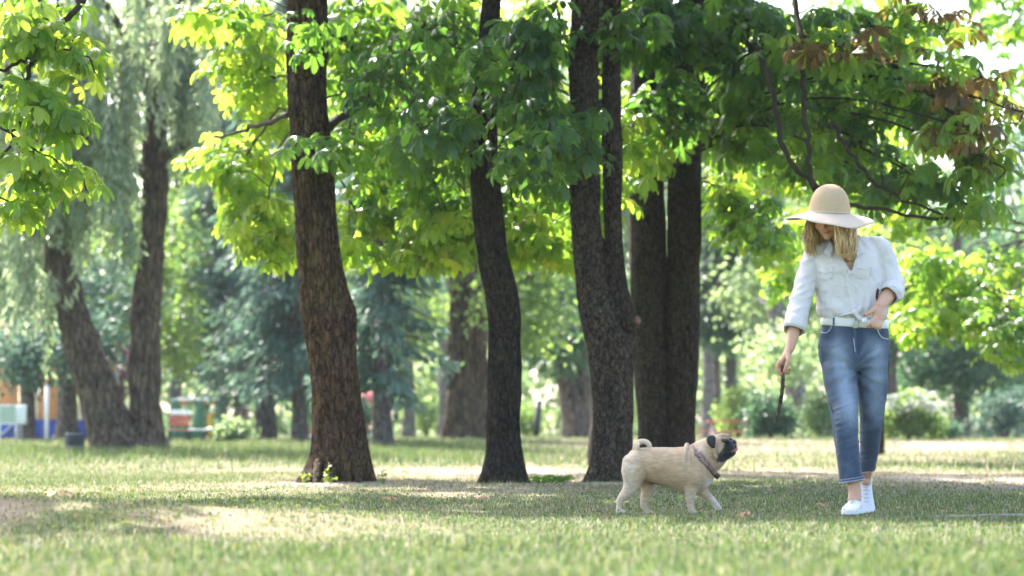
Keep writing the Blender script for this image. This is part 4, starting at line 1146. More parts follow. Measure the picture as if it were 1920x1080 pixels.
# ------------------------------------------------------------------ the person
DP = 12.8
def build_person():
    foot = P(1600, 962, DP)
    root = thing('person', 'person in wide straw hat, white shirt and cropped blue jeans walking across the grass', 'person', (foot.x, DP, gz(foot.x, DP - 0.2)))
    off = np.array(root.location)
    def Q(px, py, dy=0.0): return np.array(P(px, py, DP + dy)) - off
    S = DP / F_PX
    skin = col_mat('skin', rough=0.48, spec=0.4, var=0.06, vscale=60, bump=0.06, bscale=300)
    skin.node_tree.nodes['Principled BSDF'].inputs['Subsurface Weight'].default_value = 0.12
    skin.node_tree.nodes['Principled BSDF'].inputs['Subsurface Radius'].default_value = (0.012, 0.005, 0.003)

    def sec(py, xl, xr, dy, b, grow=0.0):
        c = Q((xl + xr) / 2, py, dy); return (c, (xr - xl) / 2 * S + grow, b + grow)

    # ---------------- head frame
    fw = np.array([-0.40, -0.84, -0.36]); fw /= np.linalg.norm(fw)
    up = np.array([-0.10, -0.30, 0.94]); up -= fw * up.dot(fw); up /= np.linalg.norm(up)
    sd_ = np.cross(fw, up)
    chin = Q(1551, 449.5, -0.15)
    hc = chin + up * 0.112 - fw * 0.062
    ax = [sd_, fw, up]
    def hp(s, f, u): return hc + sd_ * s + fw * f + up * u
    parts = []
    parts.append(ellipsoid(hp(0, -0.012, 0.03), (0.074, 0.093, 0.092), ax))
    parts.append(ellipsoid(hp(0, 0.028, -0.03), (0.060, 0.056, 0.078), ax))
    parts.append(ellipsoid(hp(0, 0.050, -0.092), (0.026, 0.026, 0.022), ax))
    parts.append(ellipsoid(hp(0, 0.022, -0.078), (0.046, 0.048, 0.03), ax))
    for s in (-1, 1):
        parts.append(ellipsoid(hp(0.036 * s, 0.052, -0.034), (0.025, 0.028, 0.028), ax))
        parts.append(ellipsoid(hp(0.028 * s, 0.078, 0.030), (0.026, 0.012, 0.010), ax))
        parts.append(ellipsoid(hp(0.011 * s, 0.092, -0.033), (0.008, 0.010, 0.007), ax, 10, 8))
        parts.append(ellipsoid(hp(0.073 * s, -0.005, -0.012), (0.009, 0.022, 0.032), ax, 12, 8))
    parts.append(tube_arrays([Vector(hp(0, 0.083, 0.018)), Vector(hp(0, 0.094, -0.008)), Vector(hp(0, 0.106, -0.028)), Vector(hp(0, 0.092, -0.040))], [0.008, 0.009, 0.011, 0.007], 10))
    parts.append(ellipsoid(hp(0, 0.083, -0.058), (0.021, 0.011, 0.006), ax, 12, 8))
    parts.append(ellipsoid(hp(0, 0.080, -0.070), (0.018, 0.011, 0.007), ax, 12, 8))
    # neck, chest, arms
    parts.append(limb_tube([hp(0, -0.03, -0.03), Q(1578, 445, -0.06), Q(1588, 462, -0.02), Q(1590, 480, 0.0)], [0.055, 0.050, 0.054, 0.075]))
    parts.append(hloft([sec(605, 1545, 1655, 0, 0.095), sec(560, 1540, 1650, 0, 0.10), sec(520, 1540, 1640, -0.015, 0.105), sec(495, 1536, 1638, -0.015, 0.105), sec(472, 1535, 1642, 0, 0.088), sec(456, 1548, 1635, 0.005, 0.065), sec(446, 1565, 1618, 0.01, 0.05)]))
    parts.append(limb_tube([Q(1530, 480, 0), Q(1506, 540, -0.05), Q(1499, 562, -0.065), Q(1492, 600, -0.105), Q(1486, 632, -0.15), Q(1480, 655, -0.175)], [(0.040, 0.040), (0.034, 0.034), (0.032, 0.032), (0.036, 0.034), (0.031, 0.03), (0.024, 0.029)]))
    parts.append(limb_tube([Q(1642, 468, 0), Q(1666, 515, 0), Q(1674, 538, -0.03), Q(1664, 556, -0.11), Q(1656, 566, -0.165), Q(1649, 575, -0.205)], [(0.045, 0.045), (0.043, 0.043), (0.040, 0.040), (0.038, 0.038), (0.031, 0.031), (0.027, 0.024)]))
    # hips, legs, feet inside the clothes
    parts.append(hloft([sec(690, 1548, 1660, 0, 0.10), sec(650, 1540, 1660, 0, 0.108), sec(600, 1548, 1656, 0, 0.092)]))
    parts.append(limb_tube([Q(1572, 680, 0), Q(1580, 740, -0.06), Q(1586, 780, -0.12), Q(1591, 850, -0.14), Q(1600, 896, -0.14), Q(1603, 922, -0.15), Q(1602, 938, -0.16)], [0.078, 0.072, 0.055, 0.052, 0.037, 0.034, 0.036]))
    parts.append(limb_tube([Q(1634, 680, 0), Q(1636, 740, 0.02), Q(1634, 780, 0.05), Q(1630, 840, 0.14), Q(1625, 878, 0.21), Q(1623, 895, 0.25), Q(1622, 905, 0.24)], [0.074, 0.065, 0.052, 0.045, 0.033, 0.03, 0.03]))
    # ---------------- hands
    def finger(pts, r0, r1):
        return limb_tube(pts, [r0, r0 * 0.98, (r0 + r1) / 2, r1, r1 * 0.6], 10, 4)
    nails = []
    # image-left hand, hanging, pinching the stick
    parts.append(limb_tube([Q(1481, 652, -0.172), Q(1475, 664, -0.182), Q(1467, 676, -0.19), Q(1463, 683, -0.192)], [(0.022, 0.028), (0.020, 0.036), (0.017, 0.040), (0.014, 0.036)], 14))
    dz = -0.192
    parts.append(finger([Q(1462, 677, dz - 0.022), Q(1457, 685, dz - 0.03), Q(1459, 695, dz - 0.03), Q(1464, 702, dz - 0.022), Q(1468, 706, dz - 0.012)], 0.0105, 0.008))
    parts.append(finger([Q(1465, 679, dz - 0.002), Q(1462, 690, dz - 0.006), Q(1465, 700, dz - 0.002), Q(1469, 706, dz + 0.004), Q(1471, 708, dz + 0.006)], 0.0105, 0.008))
    parts.append(finger([Q(1469, 680, dz + 0.017), Q(1469, 691, dz + 0.014), Q(1473, 699, dz + 0.010), Q(1478, 700, dz + 0.004), Q(1480, 699, dz - 0.002)], 0.010, 0.0075))
    parts.append(finger([Q(1473, 680, dz + 0.032), Q(1474, 689, dz + 0.030), Q(1477, 695, dz + 0.024), Q(1480, 694, dz + 0.018), Q(1481, 692, dz + 0.012)], 0.009, 0.007))
    parts.append(finger([Q(1478, 664, dz - 0.022), Q(1478, 674, dz - 0.042), Q(1475, 685, dz - 0.046), Q(1471, 694, dz - 0.040), Q(1468, 700, dz - 0.032)], 0.0125, 0.0085))
    nails += [(Q(1468.5, 698, dz - 0.043), (0.005, 0.004, 0.007)), (Q(1480, 700, dz - 0.004), (0.004, 0.004, 0.004)), (Q(1481, 692.5, dz + 0.008), (0.004, 0.004, 0.004))]
    # image-right hand, bent to the belt
    parts.append(limb_tube([Q(1651, 572, -0.195), Q(1648, 580, -0.21), Q(1648, 590, -0.225), Q(1648, 598, -0.232)], [(0.026, 0.020), (0.033, 0.019), (0.037, 0.017), (0.034, 0.014)], 14))
    for k, (bx, by) in enumerate(((1640, 594), (1645, 598), (1650, 601), (1655, 602))):
        e = k * 2.2
        parts.append(finger([Q(bx, by, -0.232), Q(bx - 3, by + 6, -0.262), Q(bx - 8 + e * 0.5, by + 13, -0.268), Q(bx - 13 + e, by + 16 - k, -0.252), Q(bx - 16 + e * 1.1, by + 17 - k * 1.6, -0.236)], 0.0105 - 0.0006 * k, 0.008))
    nails += [(Q(1626.5, 611.5, -0.247), (0.0055, 0.005, 0.005)), (Q(1634, 613.5, -0.247), (0.005, 0.005, 0.004))]
    parts.append(finger([Q(1642, 578, -0.215), Q(1635, 583, -0.238), Q(1629, 587, -0.248), Q(1623, 590, -0.248), Q(1620, 592, -0.244)], 0.0125, 0.0085))
    nails += [(Q(1620.5, 590.5, -0.252), (0.006, 0.004, 0.005))]
    me = fuse(parts, 0.0042, 4, 0.4)
    c = co(me)
    base = np.array([0.56, 0.31, 0.19]); colr = np.tile(base, (len(c), 1))
    rel = c - hc; s_, f_, u_ = rel @ sd_, rel @ fw, rel @ up
    lip = np.exp(-((s_ / 0.02) ** 2 + ((u_ + 0.064) / 0.0085) ** 2)) * (f_ > 0.07)
    colr = lerp3(base, (0.50, 0.13, 0.11), lip) if False else colr * (1 - lip[:, None]) + np.array([0.48, 0.14, 0.12]) * lip[:, None]
    gap = np.exp(-((s_ / 0.02) ** 2 + ((u_ + 0.064) / 0.0016) ** 2)) * (f_ > 0.07)
    colr = colr * (1 - 0.75 * gap[:, None])
    brow = np.exp(-(((np.abs(s_) - 0.03) / 0.016) ** 2 + ((u_ - 0.034) / 0.004) ** 2)) * (f_ > 0.06)
    colr = colr * (1 - 0.6 * brow[:, None])
    chk = np.exp(-(((np.abs(s_) - 0.038) / 0.018) ** 2 + ((u_ + 0.03) / 0.018) ** 2)) * (f_ > 0.04)
    colr = colr * (1 - 0.25 * chk[:, None] * np.array([0.0, 0.5, 0.5]))
    set_col(me, colr)
    body = link('body', me, skin, root)
    nm = plain('nail_polish', (0.62, 0.035, 0.03), 0.25, var=0.05, bump=0)
    for k, (p, rad) in enumerate(nails):
        v, f = ellipsoid(p, rad, None, 10, 8); link('fingernail', mesh_from('fingernail', v, f), nm, root)
    eyem = plain('eye_white', (0.75, 0.72, 0.68), 0.2, var=0.02, bump=0); irism = plain('eye_iris', (0.06, 0.05, 0.03), 0.15, var=0.1, bump=0)
    for s in (-1, 1):
        v, f = ellipsoid(hp(0.029 * s, 0.070, 0.008), (0.0135, 0.0135, 0.0095), ax, 14, 10); e = link('eye', mesh_from('eye', v, f), eyem, root)
        v, f = ellipsoid(hp(0.028 * s, 0.079, 0.004), (0.006, 0.0055, 0.006), ax, 12, 8); link('iris', mesh_from('iris', v, f), irism, e)

    # ---------------- shirt
    sp = []
    sp.append(hloft([sec(610, 1546, 1658, 0, 0.104), sec(598, 1541, 1662, 0, 0.114), sec(590, 1534, 1666, 0, 0.127), sec(580, 1531, 1667, 0, 0.132), sec(560, 1530, 1663, 0, 0.130), sec(530, 1528, 1656, -0.012, 0.128), sec(508, 1526, 1652, -0.022, 0.132), sec(490, 1523, 1651, -0.018, 0.124), sec(470, 1522, 1654, 0, 0.105), sec(457, 1534, 1650, 0.005, 0.085), sec(447, 1553, 1634, 0.008, 0.068), sec(441, 1566, 1618, 0.01, 0.06)], 56))
    sp.append(limb_tube([Q(1540, 470, 0.0), Q(1526, 483, 0.0), Q(1514, 515, -0.02), Q(1506, 545, -0.05), Q(1501, 562, -0.065), Q(1496, 585, -0.09), Q(1491, 605, -0.115), Q(1489, 617, -0.13)], [0.055, 0.062, 0.060, 0.058, 0.058, 0.057, 0.056, 0.054], 24))
    sp.append(limb_tube([Q(1632, 458, 0.0), Q(1647, 466, 0.0), Q(1658, 490, 0.01), Q(1667, 515, 0.0), Q(1675, 535, -0.025), Q(1672, 547, -0.07), Q(1667, 553, -0.105)], [0.05, 0.062, 0.066, 0.066, 0.064, 0.060, 0.056], 24))
    me = fuse(sp, 0.0055, 5, 0.5)
    c, n = co(me), nrm(me)
    waist_z = Q(1600, 600)[2]; knot = Q(1606, 590, -0.13)
    h = c[:, 2] - waist_z
    vx = c[:, 0] - knot[0]
    ang = np.arctan2(vx, np.maximum(h + 0.04, 0.01))
    dist = np.sqrt(vx ** 2 + (h + 0.02) ** 2)
    front = (n[:, 1] < 0.2)
    fold = np.sin(ang * 15 + 3 * vnoise(c, 9, 2)) * np.exp(-dist / 0.12) * 0.006
    blouse = vnoise(np.stack([c[:, 0] * 16 + c[:, 2] * 5, c[:, 1] * 14, c[:, 2] * 5], 1), 1.0, 4) * 0.0055
    dg_ = vnoise(np.stack([c[:, 0] * 10 - c[:, 2] * 16, c[:, 1] * 10, c[:, 2] * 12 + c[:, 0] * 14], 1), 1.3, 6)
    d2 = (0.35 - np.abs(dg_)) * 0.006 * (~side if False else 1)
    side = np.abs(c[:, 0] - Q(1592, 500)[0]) > 0.185
    ring = (0.3 - np.abs(vnoise(np.stack([c[:, 0] * 9 + c[:, 2] * 9, c[:, 1] * 9, c[:, 2] * 26 - c[:, 0] * 12], 1), 1.0, 8))) * 0.0075 * side
    gather = np.sin(np.arctan2(c[:, 1], c[:, 0] - Q(1600, 600)[0]) * 26 + 4 * vnoise(c, 6, 3)) * 0.0035 * np.exp(-np.maximum(h, 0) / 0.035) * (~side)
    disp = (fold + blouse + d2 + ring) * 0.95 + gather
    c = c + n * disp[:, None]
    setco(me, c)
    # open the neckline and the sleeve ends
    neck_lo = Q(1588, 512); cxl = Q(1545, 450)
    bm = bmesh.new(); bm.from_mesh(me)
    kill = []
    zb, zt = Q(1588, 511)[2], Q(1588, 446)[2]
    e1, e1d = Q(1489, 617, -0.13), Q(1489, 617, -0.13) - Q(1494, 595, -0.10)
    e2, e2d = Q(1667, 553, -0.105), Q(1667, 553, -0.105) - Q(1674, 541, -0.045)
    for fc in bm.faces:
        p = fc.calc_center_median()
        if p.y < 0.06 and p.z > zb:
            t = (p.z - zb) / (zt - zb)
            xm = Q(1588 - 8 * t, 480)[0]
            if abs(p.x - xm) < 0.006 + 0.075 * t: kill.append(fc); continue
        if p.z > Q(0, 444)[2]: kill.append(fc); continue
        q = np.array(p)
        if (q - e1).dot(e1d / np.linalg.norm(e1d)) > -0.004 and np.linalg.norm(q - e1) < 0.09: kill.append(fc); continue
        if (q - e2).dot(e2d / np.linalg.norm(e2d)) > -0.004 and np.linalg.norm(q - e2) < 0.07 and p.y < -0.06: kill.append(fc)
        elif p.z < Q(0, 600)[2] and abs(p.x - 0.01) < 0.2: kill.append(fc)
    bmesh.ops.delete(bm, geom=kill, context='FACES')
    bm.to_mesh(me); bm.free()
    linen, nt, N, L, b = new_mat('white_linen')
    b.inputs['Base Color'].default_value = (0.80, 0.745, 0.70, 1); b.inputs['Roughness'].default_value = 0.85; b.inputs['Specular IOR Level'].default_value = 0.15
    tc = N.new('ShaderNodeTexCoord'); nz = N.new('ShaderNodeTexNoise'); nz.inputs['Scale'].default_value = 22; nz.inputs['Detail'].default_value = 5; nz.inputs['Distortion'].default_value = 1.2
    mp = N.new('ShaderNodeMapping'); mp.inputs['Scale'].default_value = (1, 1, 0.55); mp.inputs['Rotation'].default_value = (0, 0.5, 0)
    L.new(tc.outputs['Object'], mp.inputs[0]); L.new(mp.outputs[0], nz.inputs['Vector'])
    bp = N.new('ShaderNodeBump'); bp.inputs['Strength'].default_value = 0.5; bp.inputs['Distance'].default_value = 0.012
    L.new(nz.outputs['Fac'], bp.inputs['Height']); L.new(bp.outputs['Normal'], b.inputs['Normal'])
    tr = N.new('ShaderNodeBsdfTranslucent'); tr.inputs['Color'].default_value = (0.7, 0.68, 0.66, 1)
    mx = N.new('ShaderNodeMixShader'); mx.inputs[0].default_value = 0.22; L.new(b.outputs[0], mx.inputs[1]); L.new(tr.outputs[0], mx.inputs[2]); L.new(mx.outputs[0], N['Material Output'].inputs['Surface'])
    shirt = link('shirt', me, linen, root)
    sol = shirt.modifiers.new('cloth', 'SOLIDIFY'); sol.thickness = 0.004; sol.offset = -1
    sb = bvh_of(me)

    def strip(pxs, width, bvh, mat, name, parent, lift=0.005, th=0.003, per=6, fallback=-0.14):
        """ribbon of cloth following a px polyline on the front of a garment"""
        pl = catmull([np.array(p, float) for p in pxs], per)
        L_, R_ = [], []
        for i, p in enumerate(pl):
            t = pl[min(i + 1, len(pl) - 1)] - pl[max(i - 1, 0)]; t /= max(np.linalg.norm(t), 1e-6)
            nn = np.array([-t[1], t[0]]) * width / 2
            for lst, q in ((L_, p + nn), (R_, p - nn)):
                a = Q(q[0], q[1], -0.6); e = Q(q[0], q[1], 0.6)
                dr = Vector(e - a).normalized()
                hit = bvh.ray_cast(Vector(a), dr)
                lst.append(np.array(hit[0]) if hit[0] is not None else None)
        last = None
        for lst in (L_, R_):
            for i in range(len(lst)):
                if lst[i] is None: lst[i] = lst[i - 1] if i and lst[i - 1] is not None else next((z for z in lst if z is not None), Q(pl[i][0], pl[i][1], fallback))
        v = []
        for a, bq in zip(L_, R_):
            o1 = np.array([0, -lift, 0]); o2 = np.array([0, -lift + th + 0.006, 0])
            v += [a + o1, bq + o1, bq + o2, a + o2]
        f = []
        for i in range(len(L_) - 1):
            k = 4 * i
            for j in range(4): f.append((k + j, k + (j + 1) % 4, k + 4 + (j + 1) % 4, k + 4 + j))
        f += [(3, 2, 1, 0), tuple(4 * (len(L_) - 1) + j for j in range(4))]
        return link(name, mesh_from(name, v, f, smooth=False), mat, parent)

    strip([(1588, 512), (1592, 540), (1598, 565), (1603, 590)], 8, sb, linen, 'placket', shirt, 0.006)
    strip([(1585, 511), (1577, 490), (1566, 470), (1556, 455)], 5, sb, linen, 'placket_edge', shirt, 0.006)
    strip([(1590, 511), (1596, 490), (1602, 470), (1606, 456)], 5, sb, linen, 'placket_edge', shirt, 0.006)
    strip([(1534, 503), (1548, 508), (1561, 503)], 9, sb, linen, 'pocket_flap', shirt, 0.006)
    strip([(1534, 499), (1535, 515), (1545, 524), (1558, 520), (1562, 500)], 1.6, sb, linen, 'pocket_seam', shirt, 0.005)
    strip([(1606, 497), (1620, 500), (1634, 496)], 9, sb, linen, 'pocket_flap', shirt, 0.006)
    strip([(1606, 495), (1607, 514), (1618, 522), (1632, 518), (1635, 493)], 1.6, sb, linen, 'pocket_seam', shirt, 0.005)
    btn = plain('shirt_button', (0.7, 0.68, 0.62), 0.3, var=0.05)
    for (bx, by) in ((1590, 524), (1594, 545), (1599, 568)):
        hit = sb.ray_cast(Vector(Q(bx, by, -0.6)), Vector((0, 1, 0)))
        if hit[0] is not None:
            v, f = ellipsoid(np.array(hit[0]) + [0, -0.008, 0], (0.0055, 0.002, 0.0055), None, 12, 6); link('button', mesh_from('button', v, f), btn, shirt)
    # knot of the shirt tail above the belt
    kn = [ellipsoid(Q(1604, 586, -0.14), (0.022, 0.014, 0.016)), limb_tube([Q(1604, 587, -0.142), Q(1612, 580, -0.148), Q(1617, 575, -0.145)], [(0.010, 0.008), (0.016, 0.007), (0.010, 0.004)], 12), limb_tube([Q(1604, 587, -0.142), Q(1612, 596, -0.15), Q(1622, 602, -0.152)], [(0.010, 0.008), (0.015, 0.007), (0.010, 0.004)], 12), limb_tube([Q(1606, 586, -0.138), Q(1592, 588, -0.135), Q(1575, 592, -0.122)], [(0.013, 0.009), (0.010, 0.007), (0.006, 0.004)], 12)]
    link('shirt_knot', fuse(kn, 0.004, 3), linen, shirt)
    # collar flaps
    def collar(pts, w):
        v, f = [], []
        for (a, bq, thick) in pts:
            a, bq = np.array(a), np.array(bq)
            nn = np.array([0, -thick, 0.0])
            v += [a, bq, bq + nn, a + nn]
        for i in range(len(pts) - 1):
            k = 4 * i
            for j in range(4): f.append((k + j, k + (j + 1) % 4, k + 4 + (j + 1) % 4, k + 4 + j))
        f += [(3, 2, 1, 0), tuple(4 * (len(pts) - 1) + j for j in range(4))]
        o = link('collar', mesh_from('collar', v, f, smooth=False), linen, shirt)
        s = o.modifiers.new('round', 'BEVEL'); s.width = 0.002; s.segments = 2
    collar([(Q(1602, 440, 0.07), Q(1600, 456, 0.09), 0.004), (Q(1612, 440, 0.03), Q(1622, 458, 0.03), 0.004), (Q(1612, 443, -0.03), Q(1624, 462, -0.05), 0.004), (Q(1607, 450, -0.075), Q(1620, 474, -0.115), 0.004), (Q(1602, 460, -0.105), Q(1606, 480, -0.135), 0.004)], 1)
    collar([(Q(1596, 440, 0.075), Q(1592, 456, 0.09), 0.004), (Q(1565, 441, 0.03), Q(1556, 458, 0.02), 0.004), (Q(1556, 446, -0.03), Q(1543, 464, -0.06), 0.004), (Q(1556, 453, -0.085), Q(1544, 474, -0.12), 0.004), (Q(1562, 464, -0.115), Q(1556, 483, -0.142), 0.004)], 1)
    # rolled cuffs
    def cuff(p0, p1, r0, r1, seed):
        r = np.random.default_rng(seed)
        p0, p1 = np.array(p0), np.array(p1)
        ctr = [p0, p0 * 0.66 + p1 * 0.34, p0 * 0.33 + p1 * 0.67, p1, p1 * 1.0 + (p0 - p1) * 0.1, p0 * 0.6 + p1 * 0.4]
        rad = [r0, r0 * 1.10, r1 * 1.12, r1 * 1.04, r1 * 0.90, r1 * 0.84]
        v, f = [], []
        fr = frames([Vector(p0), Vector(p1)])
        u, w = np.array(fr[0][1]), np.array(fr[0][2]); n = 28
        for p, q in zip(ctr, rad):
            for k in range(n):
                a = 2 * math.pi * k / n
                rr = q * (1 + 0.05 * math.sin(3 * a + seed) + 0.03 * math.sin(7 * a + 2 * seed + q * 90)) + r.normal(0, 0.0012)
                v.append(p + u * rr * math.cos(a) + w * rr * math.sin(a))
        for i in range(len(ctr) - 1):
            for k in range(n):
                k2 = (k + 1) % n; f.append((i * n + k, i * n + k2, (i + 1) * n + k2, (i + 1) * n + k))
        o = link('rolled_cuff', mesh_from('rolled_cuff', v, f), linen, shirt)
        s = o.modifiers.new('cloth', 'SOLIDIFY'); s.thickness = 0.003
    cuff(Q(1493, 597, -0.105), Q(1488, 621, -0.135), 0.055, 0.054, 1)
    cuff(Q(1675, 543, -0.055), Q(1664, 556, -0.12), 0.060, 0.052, 2)

    # ---------------- jeans
    jp = [hloft([sec(604, 1543, 1663, 0, 0.108), sec(612, 1540, 1665, 0, 0.112), sec(630, 1535, 1667, 0, 0.119), sec(650, 1532, 1668, 0, 0.123), sec(670, 1535, 1667, 0, 0.12), sec(688, 1541, 1665, 0, 0.108), sec(698, 1550, 1658, 0, 0.08)], 48)]
    jp.append(limb_tube([Q(1573, 668, 0.0), Q(1574, 690, -0.01), Q(1576, 715, -0.03), Q(1580, 740, -0.06), Q(1586, 770, -0.11), Q(1587, 800, -0.13), Q(1590, 850, -0.14), Q(1595, 888, -0.14), Q(1597, 904, -0.14)], [(0.092, 0.098), (0.093, 0.098), (0.090, 0.095), (0.083, 0.088), (0.067, 0.075), (0.061, 0.068), (0.059, 0.063), (0.060, 0.061), (0.061, 0.062)], 32))
    jp.append(limb_tube([Q(1632, 668, 0.0), Q(1633, 690, 0.0), Q(1636, 715, 0.01), Q(1636, 740, 0.02), Q(1634, 780, 0.05), Q(1631, 830, 0.13), Q(1627, 868, 0.20), Q(1624, 886, 0.225)], [(0.092, 0.098), (0.090, 0.096), (0.084, 0.09), (0.075, 0.082), (0.064, 0.07), (0.054, 0.06), (0.046, 0.052), (0.043, 0.05)], 32))
    me = fuse(jp, 0.0055, 4, 0.5)
    c, n = co(me), nrm(me)
    zk = Q(1586, 790)[2]
    wv = (0.32 - np.abs(vnoise(np.stack([c[:, 0] * 11 + c[:, 2] * 7, c[:, 1] * 8, c[:, 2] * 36 - c[:, 0] * 16], 1), 1.0, 1))) * 2.3 * (0.6 + 0.5 * vnoise(c, 8, 5))
    rleg = c[:, 0] < Q(1611, 760)[0]
    a_k = np.exp(-((c[:, 2] - zk) / 0.10) ** 2) * 0.0065 * rleg + np.exp(-((c[:, 2] - zk + 0.03) / 0.10) ** 2) * 0.004 * (~rleg)
    a_h = np.exp(-((c[:, 2] - Q(0, 665)[2]) / 0.05) ** 2) * 0.004
    a_l = np.exp(-((c[:, 2] - Q(0, 870)[2]) / 0.09) ** 2) * 0.003
    disp = wv * (a_k + a_h + a_l) + 0.004 * vnoise(np.stack([c[:, 0] * 1.4, c[:, 1], c[:, 2] * 0.5], 1), 16, 3)
    # whisker creases running from the crotch outwards
    cr = Q(1606, 690, -0.1); an = np.arctan2(c[:, 2] - cr[2], np.abs(c[:, 0] - cr[0]) + 0.02)
    di = np.hypot(c[:, 2] - cr[2], c[:, 0] - cr[0])
    disp += np.sin(an * 13 + 2 * vnoise(c, 10, 4)) * 0.0028 * np.exp(-((di - 0.10) / 0.07) ** 2) * (n[:, 1] < 0)
    c = c + n * disp[:, None]; setco(me, c); n = nrm(me)
    z = c[:, 2]
    # worn colour: faded along the front of the thigh, darker hip, hem and inner side
    th_c = np.where(rleg, np.interp(z, [Q(0, 850)[2], Q(0, 760)[2], Q(0, 690)[2], Q(0, 640)[2]], [Q(1590, 850)[0], Q(1584, 760)[0], Q(1572, 690)[0], Q(1565, 640)[0]]), Q(1640, 740)[0])
    fade = np.exp(-((c[:, 0] - th_c) / 0.05) ** 2) * sstep(Q(0, 815)[2], Q(0, 760)[2], z) * (1 - sstep(Q(0, 660)[2], Q(0, 620)[2], z)) * (n[:, 1] < 0.3)
    fade = np.where(rleg, fade, fade * 0.75)
    fade = np.clip(fade + 0.25 * vnoise(c, 14, 7) * fade + 0.10 * vnoise(c, 30, 9), 0, 1)
    crease = np.clip(disp / 0.006, -1, 1)
    fade = np.clip(fade + 0.22 * np.clip(crease, 0, 1), 0, 1)
    dark = np.array([0.045, 0.066, 0.102]); light = np.array([0.24, 0.29, 0.35])
    col_ = lerp3(dark, light, fade)
    seam = np.abs(c[:, 0] - np.where(rleg, -9, 9))
    set_col(me, col_)
    denim = col_mat('denim', rough=0.85, spec=0.15, var=0.16, vscale=160, bump=0.35, bscale=420, sheen=0.15, stretch=(1, 1, 0.45))
    bm = bmesh.new(); bm.from_mesh(me); kill = []
    h1 = Q(1597, 904, -0.14)[2]; h2 = Q(1624, 886, 0.225)[2]
    tt = Q(1600, 604)[2]
    for fc in bm.faces:
        p = fc.calc_center_median(); q = np.array(p)
        if p.y < 0.03 and p.z < h1 + 0.006 and p.x < Q(1622, 900)[0]: kill.append(fc)
        elif p.y > 0.1 and p.z < h2 + 0.008: kill.append(fc)
        elif p.z > tt - 0.006: kill.append(fc)
    bmesh.ops.delete(bm, geom=kill, context='FACES'); bm.to_mesh(me); bm.free()
    jeans = link('jeans', me, denim, root)
    s = jeans.modifiers.new('cloth', 'SOLIDIFY'); s.thickness = 0.004; s.offset = -1
    jb = bvh_of(me)
    thread = plain('pale_fray', (0.45, 0.44, 0.42), 0.9, var=0.3, scale=120)
    ddark = plain('dark_denim', (0.055, 0.085, 0.14), 0.85, var=0.25, scale=150)
    # hems with pale frayed edge
    def hem(cen, ra, rb, tilt, name='hem'):
        r = np.random.default_rng(int(ra * 1e5)); n = 48; v, f = [], []
        for j, (dz_, gr) in enumerate(((0.012, 0.001), (0.012, 0.0035), (-0.003, 0.004), (-0.004, -0.002))):
            for k in range(n):
                a = 2 * math.pi * k / n
                v.append(np.array(cen) + [(ra + gr) * math.cos(a), (rb + gr) * math.sin(a), dz_ + tilt * math.cos(a) + r.normal(0, 0.0012)])
        for j in range(3):
            for k in range(n):
                k2 = (k + 1) % n; f.append((j * n + k, j * n + k2, (j + 1) * n + k2, (j + 1) * n + k))
        h_ = link(name, mesh_from(name, v, f), ddark, jeans)
        fr = MB()
        for k in range(150):
            a = r.uniform(0, 6.283); p = np.array(cen) + [(ra + 0.004) * math.cos(a), (rb + 0.004) * math.sin(a), tilt * math.cos(a) - 0.002]
            q = p + [r.normal(0, 0.003), r.normal(0, 0.003), -r.uniform(0.001, 0.006)]
            fr.tube([Vector(p + [0, 0, 0.004]), Vector(p), Vector(q)], [0.0012, 0.001, 0.0006], 3)
        tp = MB().tube([Vector(np.array(cen) + [(ra + 0.0035) * math.cos(a), (rb + 0.0035) * math.sin(a), tilt * math.cos(a) - 0.001]) for a in np.linspace(0, 2 * math.pi, 49)], 0.0022, 5, cap=False)
        fr.add(tp.v, tp.f)
        tp = MB().tube([Vector(np.array(cen) + [(ra + 0.003) * math.cos(a), (rb + 0.003) * math.sin(a), tilt * math.cos(a) + 0.014]) for a in np.linspace(0, 2 * math.pi, 49)], 0.0011, 5, cap=False)
        fr.add(tp.v, tp.f)
        tag(fr.build('frayed_edge', thread, h_), kind='stuff')
    hem(Q(1597, 901, -0.14), 0.0625, 0.064, 0.010); hem(Q(1624, 884, 0.223), 0.044, 0.051, 0.012)
    strip([(1667, 622), (1669, 655), (1667, 690), (1662, 740), (1656, 790), (1648, 830), (1640, 870)], 1.0, jb, ddark, 'side_seam', jeans, 0.003)
    strip([(1536, 640), (1542, 690), (1552, 740), (1562, 780), (1565, 830), (1571, 880), (1574, 898)], 2.6, jb, ddark, 'side_seam', jeans, 0.003)
    strip([(1645, 613), (1648, 625), (1655, 633), (1666, 636)], 1.7, jb, thread, 'pocket_edge', jeans, 0.004)
    strip([(1537, 622), (1548, 624), (1556, 618), (1559, 609)], 1.3, jb, thread, 'pocket_edge', jeans, 0.004)
    strip([(1537, 632), (1550, 634), (1560, 626), (1563, 611)], 1.2, jb, ddark, 'pocket_seam', jeans, 0.003)
    strip([(1602, 613), (1603, 635), (1604, 655), (1606, 672)], 4.5, jb, ddark, 'fly', jeans, 0.005)
    strip([(1600, 634), (1602, 648), (1603, 660)], 1.2, jb, thread, 'fly_fray', jeans, 0.007)
    strip([(1614, 613), (1614, 640), (1610, 660), (1606, 674)], 1.0, jb, ddark, 'fly_seam', jeans, 0.004)
    # belt
    beltm = plain('white_leather', (0.72, 0.70, 0.62), 0.45, var=0.08, scale=60, bump=0.2)
    v, f = [], []; n = 64
    cb = Q(1602, 604.5)
